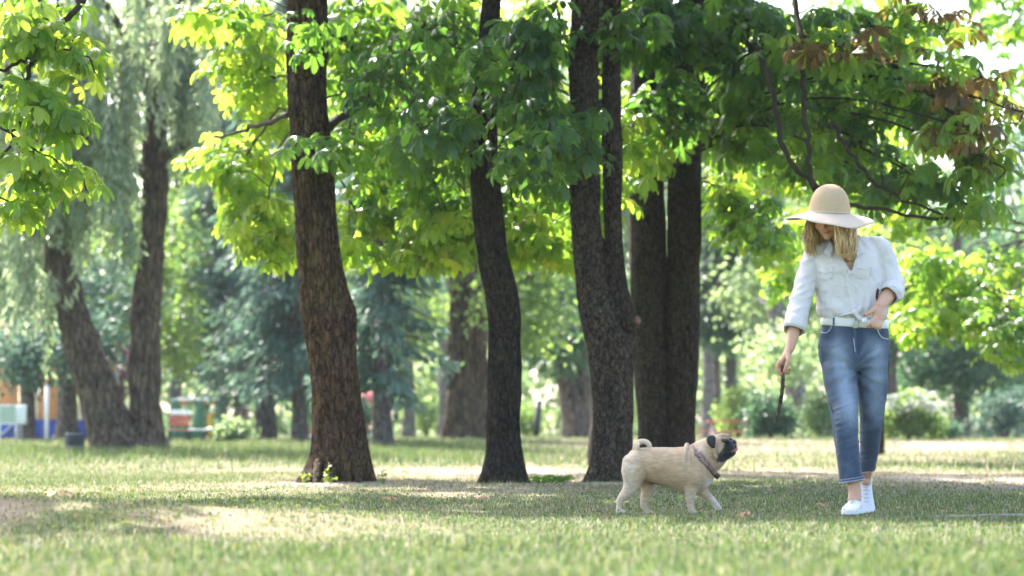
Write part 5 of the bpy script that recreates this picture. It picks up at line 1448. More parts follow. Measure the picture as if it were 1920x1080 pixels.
    for (dz_, gr) in ((0.022, 0.0), (0.0225, 0.006), (0.020, 0.008), (-0.020, 0.009), (-0.0225, 0.007), (-0.022, 0.0)):
        for k in range(n):
            a = 2 * math.pi * k / n
            v.append(cb + [(0.1715 + gr) * math.cos(a), (0.1125 + gr) * math.sin(a), dz_ - 0.010 * math.cos(a) - 0.008 * max(0, -math.sin(a))])
    for j in range(5):
        for k in range(n):
            k2 = (k + 1) % n; f.append((j * n + k, j * n + k2, (j + 1) * n + k2, (j + 1) * n + k))
    belt = link('belt', mesh_from('belt', v, f), beltm, root)
    bb = bvh_of(belt.data)
    steel = plain('buckle_metal', (0.5, 0.48, 0.42), 0.35, 0.9, var=0.1)
    bk = MB(); y_ = -0.126
    for (x0, x1, a0, a1) in ((1599, 1601, 596, 615), (1607, 1609, 596, 615), (1601, 1607, 596, 598), (1601, 1607, 613, 615)):
        p, q = Q(x0, a0, y_), Q(x1, a1, y_); m_ = (p + q) / 2
        bk.box(m_, (abs(q[0] - p[0]) + 0.001, 0.006, abs(q[2] - p[2]) + 0.001), bevel=0.001)
    bk.build('buckle', steel, belt)
    hole = plain('belt_hole', (0.03, 0.03, 0.03), 0.8)
    for k in range(6):
        px, py = 1571 + k * 5, 602.5 + k * 0.9
        hit = bb.ray_cast(Vector(Q(px, py, -0.6)), Vector((0, 1, 0)))
        if hit[0] is not None:
            vv, ff = ellipsoid(np.array(hit[0]), (0.0022, 0.0015, 0.0022), None, 8, 6); link('belt_hole', mesh_from('belt_hole', vv, ff), hole, belt)
    for px, py in ((1563, 602), (1652, 604)):
        strip([(px, py - 9), (px, py), (px, py + 9)], 3.4, bb, ddark, 'belt_loop', jeans, 0.004)

    # ---------------- shoes
    canvas = plain('white_canvas', (0.66, 0.65, 0.65), 0.7, var=0.06, scale=90, bump=0.25)
    rubber = plain('white_rubber', (0.70, 0.70, 0.68), 0.5, var=0.08, scale=40)
    lace = plain('shoe_lace', (0.45, 0.44, 0.44), 0.8, var=0.1)
    secs = [(-0.082, 0.012, 0.045), (-0.078, 0.026, 0.075), (-0.060, 0.034, 0.088), (-0.02, 0.036, 0.090), (0.02, 0.037, 0.080), (0.06, 0.041, 0.066), (0.10, 0.045, 0.055), (0.14, 0.045, 0.046), (0.17, 0.038, 0.039), (0.188, 0.024, 0.032), (0.195, 0.008, 0.024)]
    def make_shoe(loc, fwd, up_, label=None):
        r_ = thing_part = bpy.data.objects.new('shoe', None)
        v, f = [], []; n = 24
        for (x, w, h_) in secs:
            for k in range(n):
                a = 2 * math.pi * k / n
                cz, sz = math.cos(a), math.sin(a)
                wy = w * math.copysign(abs(cz) ** 0.75, cz)
                zz = 0.012 + (h_ - 0.012) * (0.5 + 0.5 * math.copysign(abs(sz) ** 0.8, sz))
                wy *= (1 - 0.38 * max(0, sz) ** 1.5)
                v.append((x, wy, zz))
        m = len(secs)
        for i in range(m - 1):
            for k in range(n):
                k2 = (k + 1) % n; f.append((i * n + k, (i + 1) * n + k, (i + 1) * n + k2, i * n + k2))
        f.append(tuple(range(n))); f.append(tuple((m - 1) * n + k for k in range(n - 1, -1, -1)))
        fwd = Vector(fwd).normalized(); up_ = Vector(up_); sdv = up_.cross(fwd).normalized(); up_ = fwd.cross(sdv)
        M = Matrix.Translation(Vector(loc)) @ Matrix((fwd, sdv, up_)).transposed().to_4x4()
        me_ = mesh_from('shoe', v, f)
        o = link('shoe', me_, canvas, root); o.matrix_local = M
        ss = o.modifiers.new('s', 'SUBSURF'); ss.levels = 1; ss.render_levels = 1
        v, f = [], []
        for z_, g in ((0.0, 0.0), (0.001, 0.003), (0.020, 0.004), (0.022, 0.0)):
            ring = [(x + (0.004 if i == len(secs) - 1 else -0.004 if i == 0 else 0), (w + g), z_) for i, (x, w, h_) in enumerate(secs)]
            ring += [(x, -w_, z_) for (x, w_, z_) in reversed(ring)]
            v += ring
        m2 = len(ring)
        for j in range(3):
            for k in range(m2):
                k2 = (k + 1) % m2; f.append((j * m2 + k, j * m2 + k2, (j + 1) * m2 + k2, (j + 1) * m2 + k))
        f.append(tuple(range(m2 - 1, -1, -1))); f.append(tuple(3 * m2 + k for k in range(m2)))
        link('sole', mesh_from('sole', v, f, smooth=False), rubber, o)
        for k in range(4):
            x = 0.035 + k * 0.021; hz = np.interp(x, [s_[0] for s_ in secs], [s_[2] for s_ in secs])
            lb = MB().tube([Vector((x, -0.024, hz - 0.010)), Vector((x + 0.004, 0, hz + 0.003)), Vector((x, 0.024, hz - 0.010))], 0.0028, 6)
            lb.build('lace', lace, o)
        lb = MB().tube([Vector((-0.055 , -0.026, 0.086)), Vector((-0.02, -0.030, 0.090)), Vector((0.015, -0.022, 0.086)), Vector((0.028, 0, 0.085)), Vector((0.015, 0.022, 0.086)), Vector((-0.02, 0.030, 0.090)), Vector((-0.055, 0.026, 0.086))], 0.005, 6)
        lb.build('shoe_rim', canvas, o)
        return o
    make_shoe(Q(1603, 962, -0.15) * [1, 1, 0] + [0, 0, 0.004], (-0.30, -0.95, 0), (0, 0, 1))
    make_shoe(Q(1622, 905, 0.27) + np.array([0, 0.03, -0.055]), (-0.05, -0.62, -0.78), (0.0, -0.78, 0.62))

    # ---------------- hair
    r = np.random.default_rng(77)
    hv, hf, hcol = [], [], []
    cen = hc + np.array([0.008, 0.01, 0])
    face_az = math.atan2(fw[1], fw[0])
    z0 = Q(0, 414)[2]
    for k in range(1900):
        az = r.uniform(-math.pi, math.pi)
        da = (az - face_az + math.pi) % (2 * math.pi) - math.pi
        lay = r.uniform(0, 1)
        if -0.95 < da < 0.55: continue
        fr_ = min(abs(da + 0.95), abs(da - 0.55))
        rx = 0.088 + 0.022 * lay; ry = 0.094 + 0.018 * lay
        start = cen + np.array([rx * math.cos(az), ry * math.sin(az), z0 - cen[2] + r.uniform(-0.015, 0.008)])
        ln = (r.uniform(0.13, 0.22) - 0.03 * (da < 0))  * (1.0 if fr_ > 0.3 else r.uniform(0.8, 1.0))
        flare_ = r.uniform(0.0, 0.034)
        out = np.array([math.cos(az), math.sin(az), 0])
        wv_ = r.uniform(0, 6.28)
        pts, rads = [], []
        for j in range(9):
            t = j / 8
            p = start + out * (flare_ * math.sin(t * 2.2) + 0.006 * math.sin(wv_ + 6 * t)) + np.array([0.004 * math.sin(wv_ * 2 + 5 * t), 0, -ln * t])
            p = p + np.array([-math.sin(az), math.cos(az), 0]) * 0.010 * math.sin(wv_ + 4 * t) * t
            pts.append(Vector(p)); rads.append((0.0028 * (1 - 0.75 * t ** 2) + 0.0005, 0.002 * (1 - 0.6 * t) + 0.0004))
        v, f = tube_arrays(pts, rads, 4)
        n0 = len(hv); hv += v; hf += [tuple(i + n0 for i in q) for q in f]
        tone = r.uniform(0, 1)
        c0 = np.array([0.40, 0.225, 0.09]) * (1 - tone) + np.array([0.84, 0.60, 0.31]) * tone
        for j in range(9):
            hcol += [c0 * (0.75 + 0.35 * j / 8)] * 4
    # close scalp cap so nothing shows through
    v, f = ellipsoid(hp(0, -0.014, 0.022), (0.083, 0.100, 0.100), ax, 24, 16)
    capv = [(p, (np.array(p) - hc) @ fw) for p in v]
    keep = [(np.array(p) - hc).dot(fw) < 0.035 or (np.array(p) - hc).dot(up) > 0.06 for p in v]
    f = [q for q in f if all(keep[i] for i in q)]
    n0 = len(hv); hv += [tuple(p) for p in v]; hf += [tuple(i + n0 for i in q) for q in f]; hcol += [np.array([0.17, 0.10, 0.045])] * len(v)
    me = mesh_from('hair', hv, hf); set_col(me, np.array(hcol))
    hm = col_mat('blond_hair', rough=0.42, spec=0.5, var=0.25, vscale=180, bump=0.3, bscale=400, stretch=(1, 1, 0.06))
    link('hair', me, hm, root)

    # ---------------- hat
    ho = Q(1554.5, 399, -0.125) if False else hc + up * 0.062 - fw * 0.012 + (Q(1554.5, 399, -0.14) - hc - up * 0.062 + fw * 0.012) * np.array([1, 0, 1])
    fwd_h = np.array([-0.38, -0.92, 0]); fwd_h /= np.linalg.norm(fwd_h)
    tilt = math.radians(7.5)
    upv = np.array([0, 0, 1.0]) * math.cos(tilt) + np.array([-0.06, -0.99, 0]) * math.sin(tilt) + np.array([0.055, 0, 0])
    upv /= np.linalg.norm(upv)
    xh = np.cross(np.array([0, 1.0, 0]), upv); xh /= np.linalg.norm(xh); yh = np.cross(upv, xh)
    prof_out = [(0.0, 0.150), (0.022, 0.1475), (0.043, 0.140), (0.062, 0.127), (0.077, 0.110), (0.089, 0.088), (0.098, 0.062), (0.104, 0.035), (0.108, 0.008), (0.111, -0.001), (0.125, -0.006), (0.150, -0.013), (0.175, -0.021), (0.20, -0.030), (0.220, -0.038), (0.236, -0.046)]
    prof_in = [(0.2355, -0.0485), (0.22, -0.041), (0.20, -0.033), (0.15, -0.016), (0.112, -0.005), (0.103, 0.006), (0.094, 0.056), (0.073, 0.104), (0.042, 0.134), (0.0, 0.145)]
    n = 72; v, f = [], []; hc_ = []
    for (rr, hh) in prof_out + prof_in:
        for k in range(n):
            a = 2 * math.pi * k / n
            br = sstep(0.11, 0.236, np.array(rr))
            wob = br * (0.012 * math.sin(2 * a + 0.9) + 0.006 * math.sin(3 * a + 2.0) + 0.003 * math.sin(7 * a))
            dent = (1 - br) * 0.004 * math.sin(2 * a + 1)
            v.append(ho + xh * (rr + dent) * math.cos(a) + yh * (rr + dent) * math.sin(a) + upv * (hh + wob))
            hc_.append((0.52, 0.37, 0.215) if rr < 0.1105 else (0.57, 0.455, 0.335))
    m = len(prof_out) + len(prof_in)
    for i in range(m - 1):
        for k in range(n):
            k2 = (k + 1) % n; f.append((i * n + k, (i + 1) * n + k, (i + 1) * n + k2, i * n + k2))
    me = mesh_from('hat', v, f)
    set_col(me, np.array(hc_))
    straw, nt, N, L, b = new_mat('straw')
    at = N.new('ShaderNodeAttribute'); at.attribute_name = 'col'
    # braid rows: distance along the hat's own axis and radius
    u1 = N.new('ShaderNodeAttribute'); u1.attribute_name = 'braid'
    wvn = N.new('ShaderNodeTexWave'); wvn.inputs['Scale'].default_value = 1.0; wvn.inputs['Distortion'].default_value = 0.6; wvn.inputs['Detail'].default_value = 2
    cmb = N.new('ShaderNodeCombineXYZ'); L.new(u1.outputs['Fac'], cmb.inputs[0]); L.new(cmb.outputs[0], wvn.inputs['Vector'])
    tcn = N.new('ShaderNodeTexCoord'); nz = N.new('ShaderNodeTexNoise'); nz.inputs['Scale'].default_value = 140; L.new(tcn.outputs['Object'], nz.inputs['Vector'])
    ml = N.new('ShaderNodeMath'); ml.operation = 'MULTIPLY'; L.new(wvn.outputs['Fac'], ml.inputs[0]); L.new(nz.outputs['Fac'], ml.inputs[1])
    mr = N.new('ShaderNodeMapRange'); mr.inputs[2].default_value = 0.6; mr.inputs[3].default_value = 0.78; mr.inputs[4].default_value = 1.10; L.new(ml.outputs[0], mr.inputs[0])
    mx = N.new('ShaderNodeMix'); mx.data_type = 'RGBA'; mx.blend_type = 'MULTIPLY'; mx.inputs[0].default_value = 1; L.new(at.outputs['Color'], mx.inputs[6]); L.new(mr.outputs[0], mx.inputs[7])
    L.new(mx.outputs[2], b.inputs['Base Color']); b.inputs['Roughness'].default_value = 0.75; b.inputs['Specular IOR Level'].default_value = 0.2
    bp = N.new('ShaderNodeBump'); bp.inputs['Strength'].default_value = 0.22; bp.inputs['Distance'].default_value = 0.002; L.new(wvn.outputs['Fac'], bp.inputs['Height']); L.new(bp.outputs['Normal'], b.inputs['Normal'])
    alen = np.cumsum([0] + [math.hypot(q[0] - p[0], q[1] - p[1]) for p, q in zip((prof_out + prof_in)[:-1], (prof_out + prof_in)[1:])])
    set_tint(me, np.repeat(alen * 46, n), 'braid')
    hat = link('straw_hat', me, straw, root)
    bandm = plain('hat_band', (0.56, 0.46, 0.33), 0.8, var=0.15, scale=80)
    pts = [Vector(ho + xh * 0.1085 * math.cos(a) + yh * 0.1085 * math.sin(a) + upv * 0.006) for a in np.linspace(0, 2 * math.pi, 49)]
    MB().tube(pts, 0.0035, 6, cap=False).build('hat_band', bandm, hat)
    # necklace
    nk = plain('necklace', (0.35, 0.25, 0.1), 0.35, 0.8, var=0.1)
    pts = catmull([Q(1563, 456, -0.09), Q(1569, 468, -0.118), Q(1577, 474, -0.128), Q(1588, 472, -0.128), Q(1597, 460, -0.10)], 6)
    MB().tube([Vector(p) for p in pts], 0.0024, 6).build('necklace', nk, root)

    # ---------------- things held
    sm = bark_mat('stick_bark', (0.04, 0.032, 0.024), (0.19, 0.145, 0.095), (0.08, 0.085, 0.04), 0.5, 2.0, 0.4, 0.8)
    st = [np.array(P(px, py, DP + dy)) for px, py, dy in ((1468.5, 686, -0.205), (1468, 700, -0.212), (1468, 712, -0.21), (1466, 735, -0.205), (1463, 755, -0.2), (1458, 775, -0.195), (1453.5, 795, -0.19))]
    pc = catmull(st, 6)
    r = np.random.default_rng(3)
    rad = np.interp(np.linspace(0, 1, len(pc)), [0, 0.3, 0.6, 0.8, 1], [0.0085, 0.0095, 0.0105, 0.011, 0.0075]) * r.uniform(0.9, 1.12, len(pc))
    so = np.array(pc[-1])
    mb = MB().tube([Vector(p - so + r.normal(0, 0.0012, 3)) for p in pc], list(rad), 10)
    stick = thing('stick', 'short dark stick dangling from the hand in front of the dog', 'stick', tuple(so))
    mb.build('stem', sm, stick)
    for k, (i, dx) in enumerate(((16, 0.016), (23, -0.014), (28, -0.012), (33, 0.010))):
        p = pc[i] - so
        MB().tube([Vector(p), Vector(p + [dx * 0.6, -0.004, 0.003]), Vector(p + [dx, -0.006, 0.008])], [0.006, 0.004, 0.002], 6).build('twig_stub', sm, stick)
    pm = plain('white_scrap', (0.8, 0.8, 0.8), 0.8, var=0.04, scale=50)
    po = np.array(P(1622, 601, DP - 0.235))  # white piece put in where a highlight shows by the belt
    v, f = ellipsoid((0, 0, 0), (0.018, 0.004, 0.014), None, 14, 10)
    v = [np.array(p) + 0.006 * np.array([vnoise(np.array([p]), 60, 1)[0], vnoise(np.array([p]), 60, 2)[0], vnoise(np.array([p]), 60, 3)[0]]) for p in v]
    o = link('highlight_scrap', mesh_from('highlight_scrap', v, f, smooth=False), pm); o.location = po
    tag(o, 'small white scrap standing for a highlight between thumb and fingers at the belt', 'highlight_scrap')

# ------------------------------------------------------------------ the pug
DD = 12.78
def build_dog():
    f0 = P(1260, 962, DD)
    root = thing('dog', 'fawn pug with black face and curled tail trotting towards the person', 'dog', (f0.x, DD, gz(f0.x, DD)))
    off = np.array(root.location)
    def Q(px, py, dy=0.0): return np.array(P(px, py, DD + dy)) - off
    S = DD / F_PX
    def bs(px, top, bot, hw): 
        c = Q(px, (top + bot) / 2); return (c, hw, (bot - top) / 2 * S)
    parts = [hloft([bs(1171, 866, 884, 0.02), bs(1174, 858, 890, 0.05), bs(1182, 846, 898, 0.075), bs(1196, 840.5, 902, 0.086), bs(1215, 838.5, 904, 0.092), bs(1240, 838.5, 911, 0.100), bs(1265, 839, 919, 0.108), bs(1285, 837.5, 925, 0.114), bs(1303, 835, 926, 0.114), bs(1318, 838, 919, 0.104), bs(1329, 846, 910, 0.085), bs(1336, 862, 902, 0.055), bs(1339, 872, 894, 0.03)], 40, 'x')]
    # neck and ruff
    parts.append(limb_tube([Q(1300, 872), Q(1315, 858), Q(1329, 848), Q(1342, 840)], [(0.095, 0.10), (0.088, 0.092), (0.078, 0.084), (0.066, 0.07)], 28))
    parts.append(limb_tube([Q(1318, 878), Q(1335, 868), Q(1350, 858)], [(0.06, 0.06), (0.052, 0.055), (0.04, 0.045)], 20))
    # skull, muzzle, jaw
    parts.append(ellipsoid(Q(1346, 836), (0.060, 0.070, 0.058)))
    parts.append(ellipsoid(Q(1355, 828), (0.040, 0.060, 0.038)))
    parts.append(ellipsoid(Q(1359, 842), (0.040, 0.054, 0.040)))
    for s in (-1, 1):
        parts.append(ellipsoid(Q(1370, 842, 0.022 * s), (0.031, 0.027, 0.026)))       # flews
        parts.append(ellipsoid(Q(1363, 820, 0.03 * s), (0.022, 0.022, 0.010)))        # brow folds
        parts.append(ellipsoid(Q(1352, 846, 0.046 * s), (0.030, 0.022, 0.030)))       # cheeks
        parts.append(limb_tube([Q(1367, 826, 0.052 * s), Q(1372, 832, 0.04 * s), Q(1376, 838, 0.026 * s)], [0.008, 0.009, 0.008], 10))
    parts.append(ellipsoid(Q(1373, 836, 0), (0.022, 0.034, 0.018)))
    parts.append(limb_tube([Q(1350, 855), Q(1364, 858), Q(1377, 854)], [(0.034, 0.026), (0.030, 0.018), (0.018, 0.009)], 16))
    # folds of loose skin on shoulder and neck
    for s in (-1, 1):
        parts.append(limb_tube([Q(1288, 834, 0.02 * s), Q(1285, 848, 0.085 * s), Q(1285, 868, 0.106 * s), Q(1290, 888, 0.106 * s)], [0.013, 0.010, 0.006, 0.003], 12))
        parts.append(limb_tube([Q(1298, 836, 0.02 * s), Q(1298, 850, 0.088 * s), Q(1301, 866, 0.104 * s), Q(1306, 880, 0.10 * s)], [0.010, 0.011, 0.009, 0.006], 12))
        parts.append(limb_tube([Q(1312, 833, 0.02 * s), Q(1318, 845, 0.075 * s), Q(1327, 860, 0.082 * s), Q(1336, 872, 0.06 * s)], [0.018, 0.018, 0.018, 0.012], 12))
        parts.append(limb_tube([Q(1330, 822, 0.03 * s), Q(1336, 840, 0.072 * s), Q(1344, 856, 0.062 * s), Q(1352, 864, 0.03 * s)], [0.014, 0.014, 0.013, 0.01], 12))
    # near hind leg, stretched back
    def leg(pts, rad): parts.append(limb_tube([Q(*p) for p in pts], rad, 16))
    def paw(px, py, dy, fx=1):
        parts.append(ellipsoid(Q(px, py, dy), (0.022, 0.018, 0.013)))
        for k in (-1, 0, 1): parts.append(ellipsoid(Q(px + fx * 6, py + 0.8, dy + k * 0.012), (0.013, 0.0085, 0.0095)))
    n_ = -0.062; f_ = 0.060
    leg([(1192, 866, n_ + 0.015), (1188, 886, n_), (1184, 908, n_), (1174, 924, n_), (1164, 935, n_), (1161, 947, n_), (1160, 958, n_)], [(0.07, 0.05), (0.066, 0.048), (0.044, 0.036), (0.028, 0.025), (0.0185, 0.019), (0.0145, 0.0145), (0.016, 0.016)])
    paw(1163, 959, n_)
    leg([(1205, 880, f_ - 0.01), (1210, 900, f_), (1213, 917, f_), (1209, 934, f_), (1207, 946, f_), (1212, 958, f_)], [(0.06, 0.045), (0.05, 0.042), (0.033, 0.030), (0.023, 0.022), (0.0175, 0.018), (0.015, 0.015)])
    paw(1217, 961, f_)
    leg([(1300, 885, n_), (1297, 905, n_), (1295, 922, n_), (1294, 937, n_), (1295, 949, n_), (1296, 957, n_)], [(0.058, 0.042), (0.050, 0.040), (0.032, 0.030), (0.023, 0.023), (0.0175, 0.018), (0.018, 0.018)])
    paw(1299, 959.5, n_)
    leg([(1305, 890, f_), (1311, 908, f_), (1318, 922, f_), (1329, 932, f_), (1338, 940, f_), (1343, 947, f_)], [(0.055, 0.042), (0.046, 0.038), (0.031, 0.028), (0.021, 0.021), (0.0165, 0.0165), (0.016, 0.016)])
    parts.append(ellipsoid(Q(1346, 951, f_), (0.022, 0.020, 0.015), [[0.75, 0, -0.66], [0, 1, 0], [0.66, 0, 0.75]]))
    for k in (-1, 0, 1): parts.append(ellipsoid(Q(1350, 954, f_ + k * 0.011), (0.011, 0.008, 0.009)))
    # curled tail
    tl = []
    for k in range(26):
        t = k / 25; a = math.radians(215) - t * math.radians(430)
        rx, rz = 14.5 - 4.5 * t, 11.5 - 3.5 * t
        tl.append(Q(1206 + rx * math.cos(a), 838 - rz * math.sin(a), -0.012 - 0.030 * t))
    parts.append(limb_tube([Q(1186, 860), Q(1187, 850)] + tl, [0.020] + list(np.linspace(0.0165, 0.009, 12)), 14, 2))
    parts.append(ellipsoid(Q(1301, 888, -0.075), (0.055, 0.045, 0.075)))
    parts.append(ellipsoid(Q(1192, 884, -0.058), (0.062, 0.042, 0.072), [[0.94, 0, -0.34], [0, 1, 0], [0.34, 0, 0.94]]))
    me = fuse(parts, 0.0042, 2, 0.35)
    c, n = co(me), nrm(me)
    # coat colours, plus darker tan painted into the creases
    def px_of(c):
        w = c + off; a, b, d = project(w); return a, b
    ax, ay = px_of(c)
    fawn = np.array([0.47, 0.325, 0.185]); cream = np.array([0.60, 0.48, 0.34]); black = np.array([0.018, 0.015, 0.015]); white = np.array([0.72, 0.68, 0.62]); tan = np.array([0.36, 0.19, 0.075])
    col_ = np.tile(fawn, (len(c), 1))
    def mixc(target, w):
        nonlocal col_
        w = np.clip(w, 0, 1)[:, None]; col_ = col_ * (1 - w) + target * w
    nz = vnoise(c, 30, 2) * 0.5 + vnoise(c, 70, 3) * 0.3
    mixc(cream, 0.75 * sstep(1205, 1175, ax + 5 * nz) * 1.0)
    mixc(cream, 0.35 * np.exp(-(((ax - 1290) / 9) ** 2)) * sstep(880, 850, ay))
    mixc(cream, 0.65 * np.exp(-(((ax - 1310 + (ay - 845) * 0.2) / 9) ** 2 + ((ay - 845) / 18) ** 2)))
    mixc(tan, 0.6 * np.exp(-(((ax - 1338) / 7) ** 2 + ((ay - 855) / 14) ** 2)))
    mixc(tan, 0.55 * np.exp(-(((ax - 1296.5) / 2.2) ** 2)) * sstep(882, 860, ay) * (ay > 838))  # darker line of pug folds, also painted to deepen the crease shading
    mixc(tan, 0.5 * np.exp(-(((ax - 1307 - (ay - 850) * 0.45) / 2.2) ** 2)) * sstep(880, 860, ay))  # same between the neck rolls, fold marking and painted shading
    mixc(tan, 0.4 * np.exp(-(((ax - 1210 - (ay - 880) * 0.15) / 3) ** 2)) * sstep(868, 885, ay) * sstep(912, 900, ay))  # flank crease darkened in the colour
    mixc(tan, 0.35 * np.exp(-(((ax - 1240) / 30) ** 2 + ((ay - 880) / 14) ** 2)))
    mixc(cream, 0.8 * ((ay < 842) & (ax < 1226)))
    mixc(cream, 0.55 * sstep(905, 935, ay))
    mixc(tan, 0.45 * np.exp(-(((ax - 1245) / 40) ** 2 + ((ay - 838) / 4) ** 2)))
    mixc(white, 0.95 * np.exp(-(((ax - 1330) / 9) ** 2 + ((ay - 907) / 9) ** 2)) * (n[:, 0] > -0.2))
    mixc(white, 0.5 * sstep(1325, 1340, ax) * (ay > 915))
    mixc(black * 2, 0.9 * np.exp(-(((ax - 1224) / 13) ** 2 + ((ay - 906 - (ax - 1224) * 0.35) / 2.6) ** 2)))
    # black mask round muzzle and eye
    head = (ax > 1335) & (ay < 868)
    muz = sstep(-0.2, 0.6, ((ax - 1359) * 0.75 + (ay - 842) * 0.40) / 7 + nz * 0.6) * head * (ay > 824)
    mixc(black, muz)
    ey = np.exp(-(((ax - 1365) / 6.5) ** 2 + ((ay - 828.5) / 5.5) ** 2) * 1.1) * head
    mixc(black, sstep(0.35, 0.75, ey + 0.1 * nz))
    mixc(black, 0.7 * np.exp(-(((ax - 1362) / 5) ** 2 + ((ay - 818) / 1.8) ** 2)) * head)
    mixc(black, 0.55 * np.exp(-(((ax - 1352) / 2) ** 2 + ((ay - 852) / 9) ** 2)) * head)
    col_ = col_ * (1 + 0.10 * nz)[:, None]
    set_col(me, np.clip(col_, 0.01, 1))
    pv = Q(1334, 846)
    def turn(p):
        """the head looks up and a little towards the lawn in front"""
        p = np.asarray(p, float).copy()
        w = sstep(pv[0] - 0.02, pv[0] + 0.045, p[:, 0]) * sstep(Q(0, 885)[2], Q(0, 862)[2], p[:, 2])
        yaw, pit = -0.28 * w, -0.11 * w
        x, y, z = p[:, 0] - pv[0], p[:, 1], p[:, 2] - pv[2]
        x, z = x * np.cos(pit) + z * np.sin(pit), -x * np.sin(pit) + z * np.cos(pit)
        x, y = x * np.cos(yaw) - y * np.sin(yaw), x * np.sin(yaw) + y * np.cos(yaw)
        return np.stack([x + pv[0], y, z + pv[2]], 1)
    c = turn(c); setco(me, c); n = nrm(me)
    fur = col_mat('dog_coat', rough=0.75, spec=0.2, var=0.2, vscale=70, bump=0.45, bscale=260, sheen=0.35, stretch=(0.4, 1, 1))
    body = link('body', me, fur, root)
    # short hairs standing off the coat
    r = np.random.default_rng(9)
    k = r.integers(0, len(c), 42000)
    p = c[k]; nn = n[k]; cc = col_[k] * r.uniform(0.8, 1.25, (len(k), 1))
    lay = np.array([-0.75, 0, -0.55]) + r.normal(0, 0.14, (len(k), 3))
    dr = nn * 0.32 + lay - nn * (lay * nn).sum(1, keepdims=True) * 0.8
    dr /= np.linalg.norm(dr, axis=1, keepdims=True)
    sdv = np.cross(dr, nn); sdv /= np.maximum(np.linalg.norm(sdv, axis=1, keepdims=True), 1e-6)
    ln = r.uniform(0.003, 0.007, (len(k), 1)); w = 0.0007
    v = np.stack([p - sdv * w - nn * 0.001, p + sdv * w - nn * 0.001, p + dr * ln], 1).reshape(-1, 3)
    me2 = mesh_from('fur', v, np.arange(len(v)).reshape(-1, 3), smooth=False); set_col(me2, np.clip(np.repeat(cc, 3, 0), 0.01, 1))
    tag(link('fur', me2, fur, body), kind='stuff')
    # ears
    earm = plain('ear_velvet', (0.02, 0.017, 0.017), 0.75, var=0.4, scale=60, bump=0.3)
    for s, nm_ in ((-1, 0), (1, 1)):
        rows = [([(1327, 819), (1335, 815.5), (1344, 817)], 0.058), ([(1326, 825), (1335, 822), (1344.5, 823)], 0.074), ([(1328, 832), (1336, 831), (1344, 830)], 0.079), ([(1333, 837), (1338, 838), (1343, 836)], 0.076), ([(1338, 840.5), (1340, 841), (1342, 840)], 0.073)]
        v, f = [], []
        for row, dy in rows:
            for j, (px, py) in enumerate(row): v.append(Q(px, py, s * (dy + (0.004 if j == 1 else 0))))
        for i in range(4):
            for j in range(2): f.append((i * 3 + j, i * 3 + j + 1, (i + 1) * 3 + j + 1, (i + 1) * 3 + j))
        o = link('ear', mesh_from('ear', np.array(v) + (turn(np.array([np.mean(v, 0)])) - np.mean(v, 0)) + np.array([0, 0.012 * s, 0]), f), earm, root)
        m = o.modifiers.new('t', 'SOLIDIFY'); m.thickness = 0.008; m.offset = 0
        m = o.modifiers.new('s', 'SUBSURF'); m.levels = 2; m.render_levels = 2
    # eyes, nose, tongue
    em = plain('dog_eye', (0.012, 0.009, 0.008), 0.06, var=0.1, bump=0, spec=0.8)
    for s in (-1, 1):
        v, f = ellipsoid(Q(1366, 829, 0.050 * s), (0.0115, 0.0115, 0.012), None, 16, 12); link('eye', mesh_from('eye', turn(v), f), em, root)
    nm = plain('dog_nose', (0.012, 0.011, 0.012), 0.3, var=0.2, scale=120)
    nparts = [ellipsoid(Q(1379.5, 833), (0.010, 0.017, 0.012))] + [ellipsoid(Q(1380.5, 834.5, 0.008 * s), (0.008, 0.008, 0.008)) for s in (-1, 1)]
    nme = fuse(nparts, 0.003, 2); setco(nme, turn(co(nme))); link('nose', nme, nm, root)
    tm = plain('dog_tongue', (0.55, 0.20, 0.19), 0.35, var=0.12, scale=80)
    tme = fuse([limb_tube([Q(1366, 850), Q(1374, 850.5), Q(1381, 848.5), Q(1383, 845.5)], [(0.018, 0.008), (0.022, 0.0085), (0.018, 0.008), (0.010, 0.006)], 14)], 0.003, 2); setco(tme, turn(co(tme))); link('tongue', tme, tm, root)
    # collar
    a, b = Q(1300, 846), Q(1346, 895)
    cen = (a + b) / 2; e1 = (b - a) / 2; l1 = np.linalg.norm(e1); e1 /= l1
    e2 = np.array([0, 1.0, 0]); nax = np.cross(e1, e2); nax /= np.linalg.norm(nax)
    if nax[0] < 0: nax = -nax
    cm, nt, N, L, bs_ = new_mat('woven_collar')
    tc = N.new('ShaderNodeTexCoord'); ck = N.new('ShaderNodeTexVoronoi'); ck.inputs['Scale'].default_value = 330; L.new(tc.outputs['Object'], ck.inputs['Vector'])
    cr = N.new('ShaderNodeValToRGB'); cr.color_ramp.interpolation = 'CONSTANT'
    for e, (pos, q) in zip([cr.color_ramp.elements[0], cr.color_ramp.elements[1], cr.color_ramp.elements.new(0.6)], [(0.0, (0.16, 0.065, 0.055, 1)), (0.35, (0.30, 0.17, 0.14, 1)), (0.65, (0.42, 0.35, 0.31, 1))]):
        e.position = pos; e.color = q
    L.new(ck.outputs['Color'], cr.inputs['Fac']); L.new(cr.outputs['Color'], bs_.inputs['Base Color']); bs_.inputs['Roughness'].default_value = 0.9
    bvh = bvh_of(me)
    v, f = [], []; nseg = 60
    ring = []
    for k in range(nseg):
        t = 2 * math.pi * k / nseg
        dirn = e1 * math.cos(t) + e2 * math.sin(t)
        rr = []
        for o_ in (-0.012, 0, 0.012):
            hit = bvh.ray_cast(Vector(cen + nax * o_ + dirn * 0.3), Vector(-dirn))
            rr.append((np.array(hit[0]) - cen).dot(dirn) if hit[0] is not None else l1)
        ring.append(max(rr))
    ring = np.array(ring); ring = np.minimum(ring, np.median(ring) * 1.25)
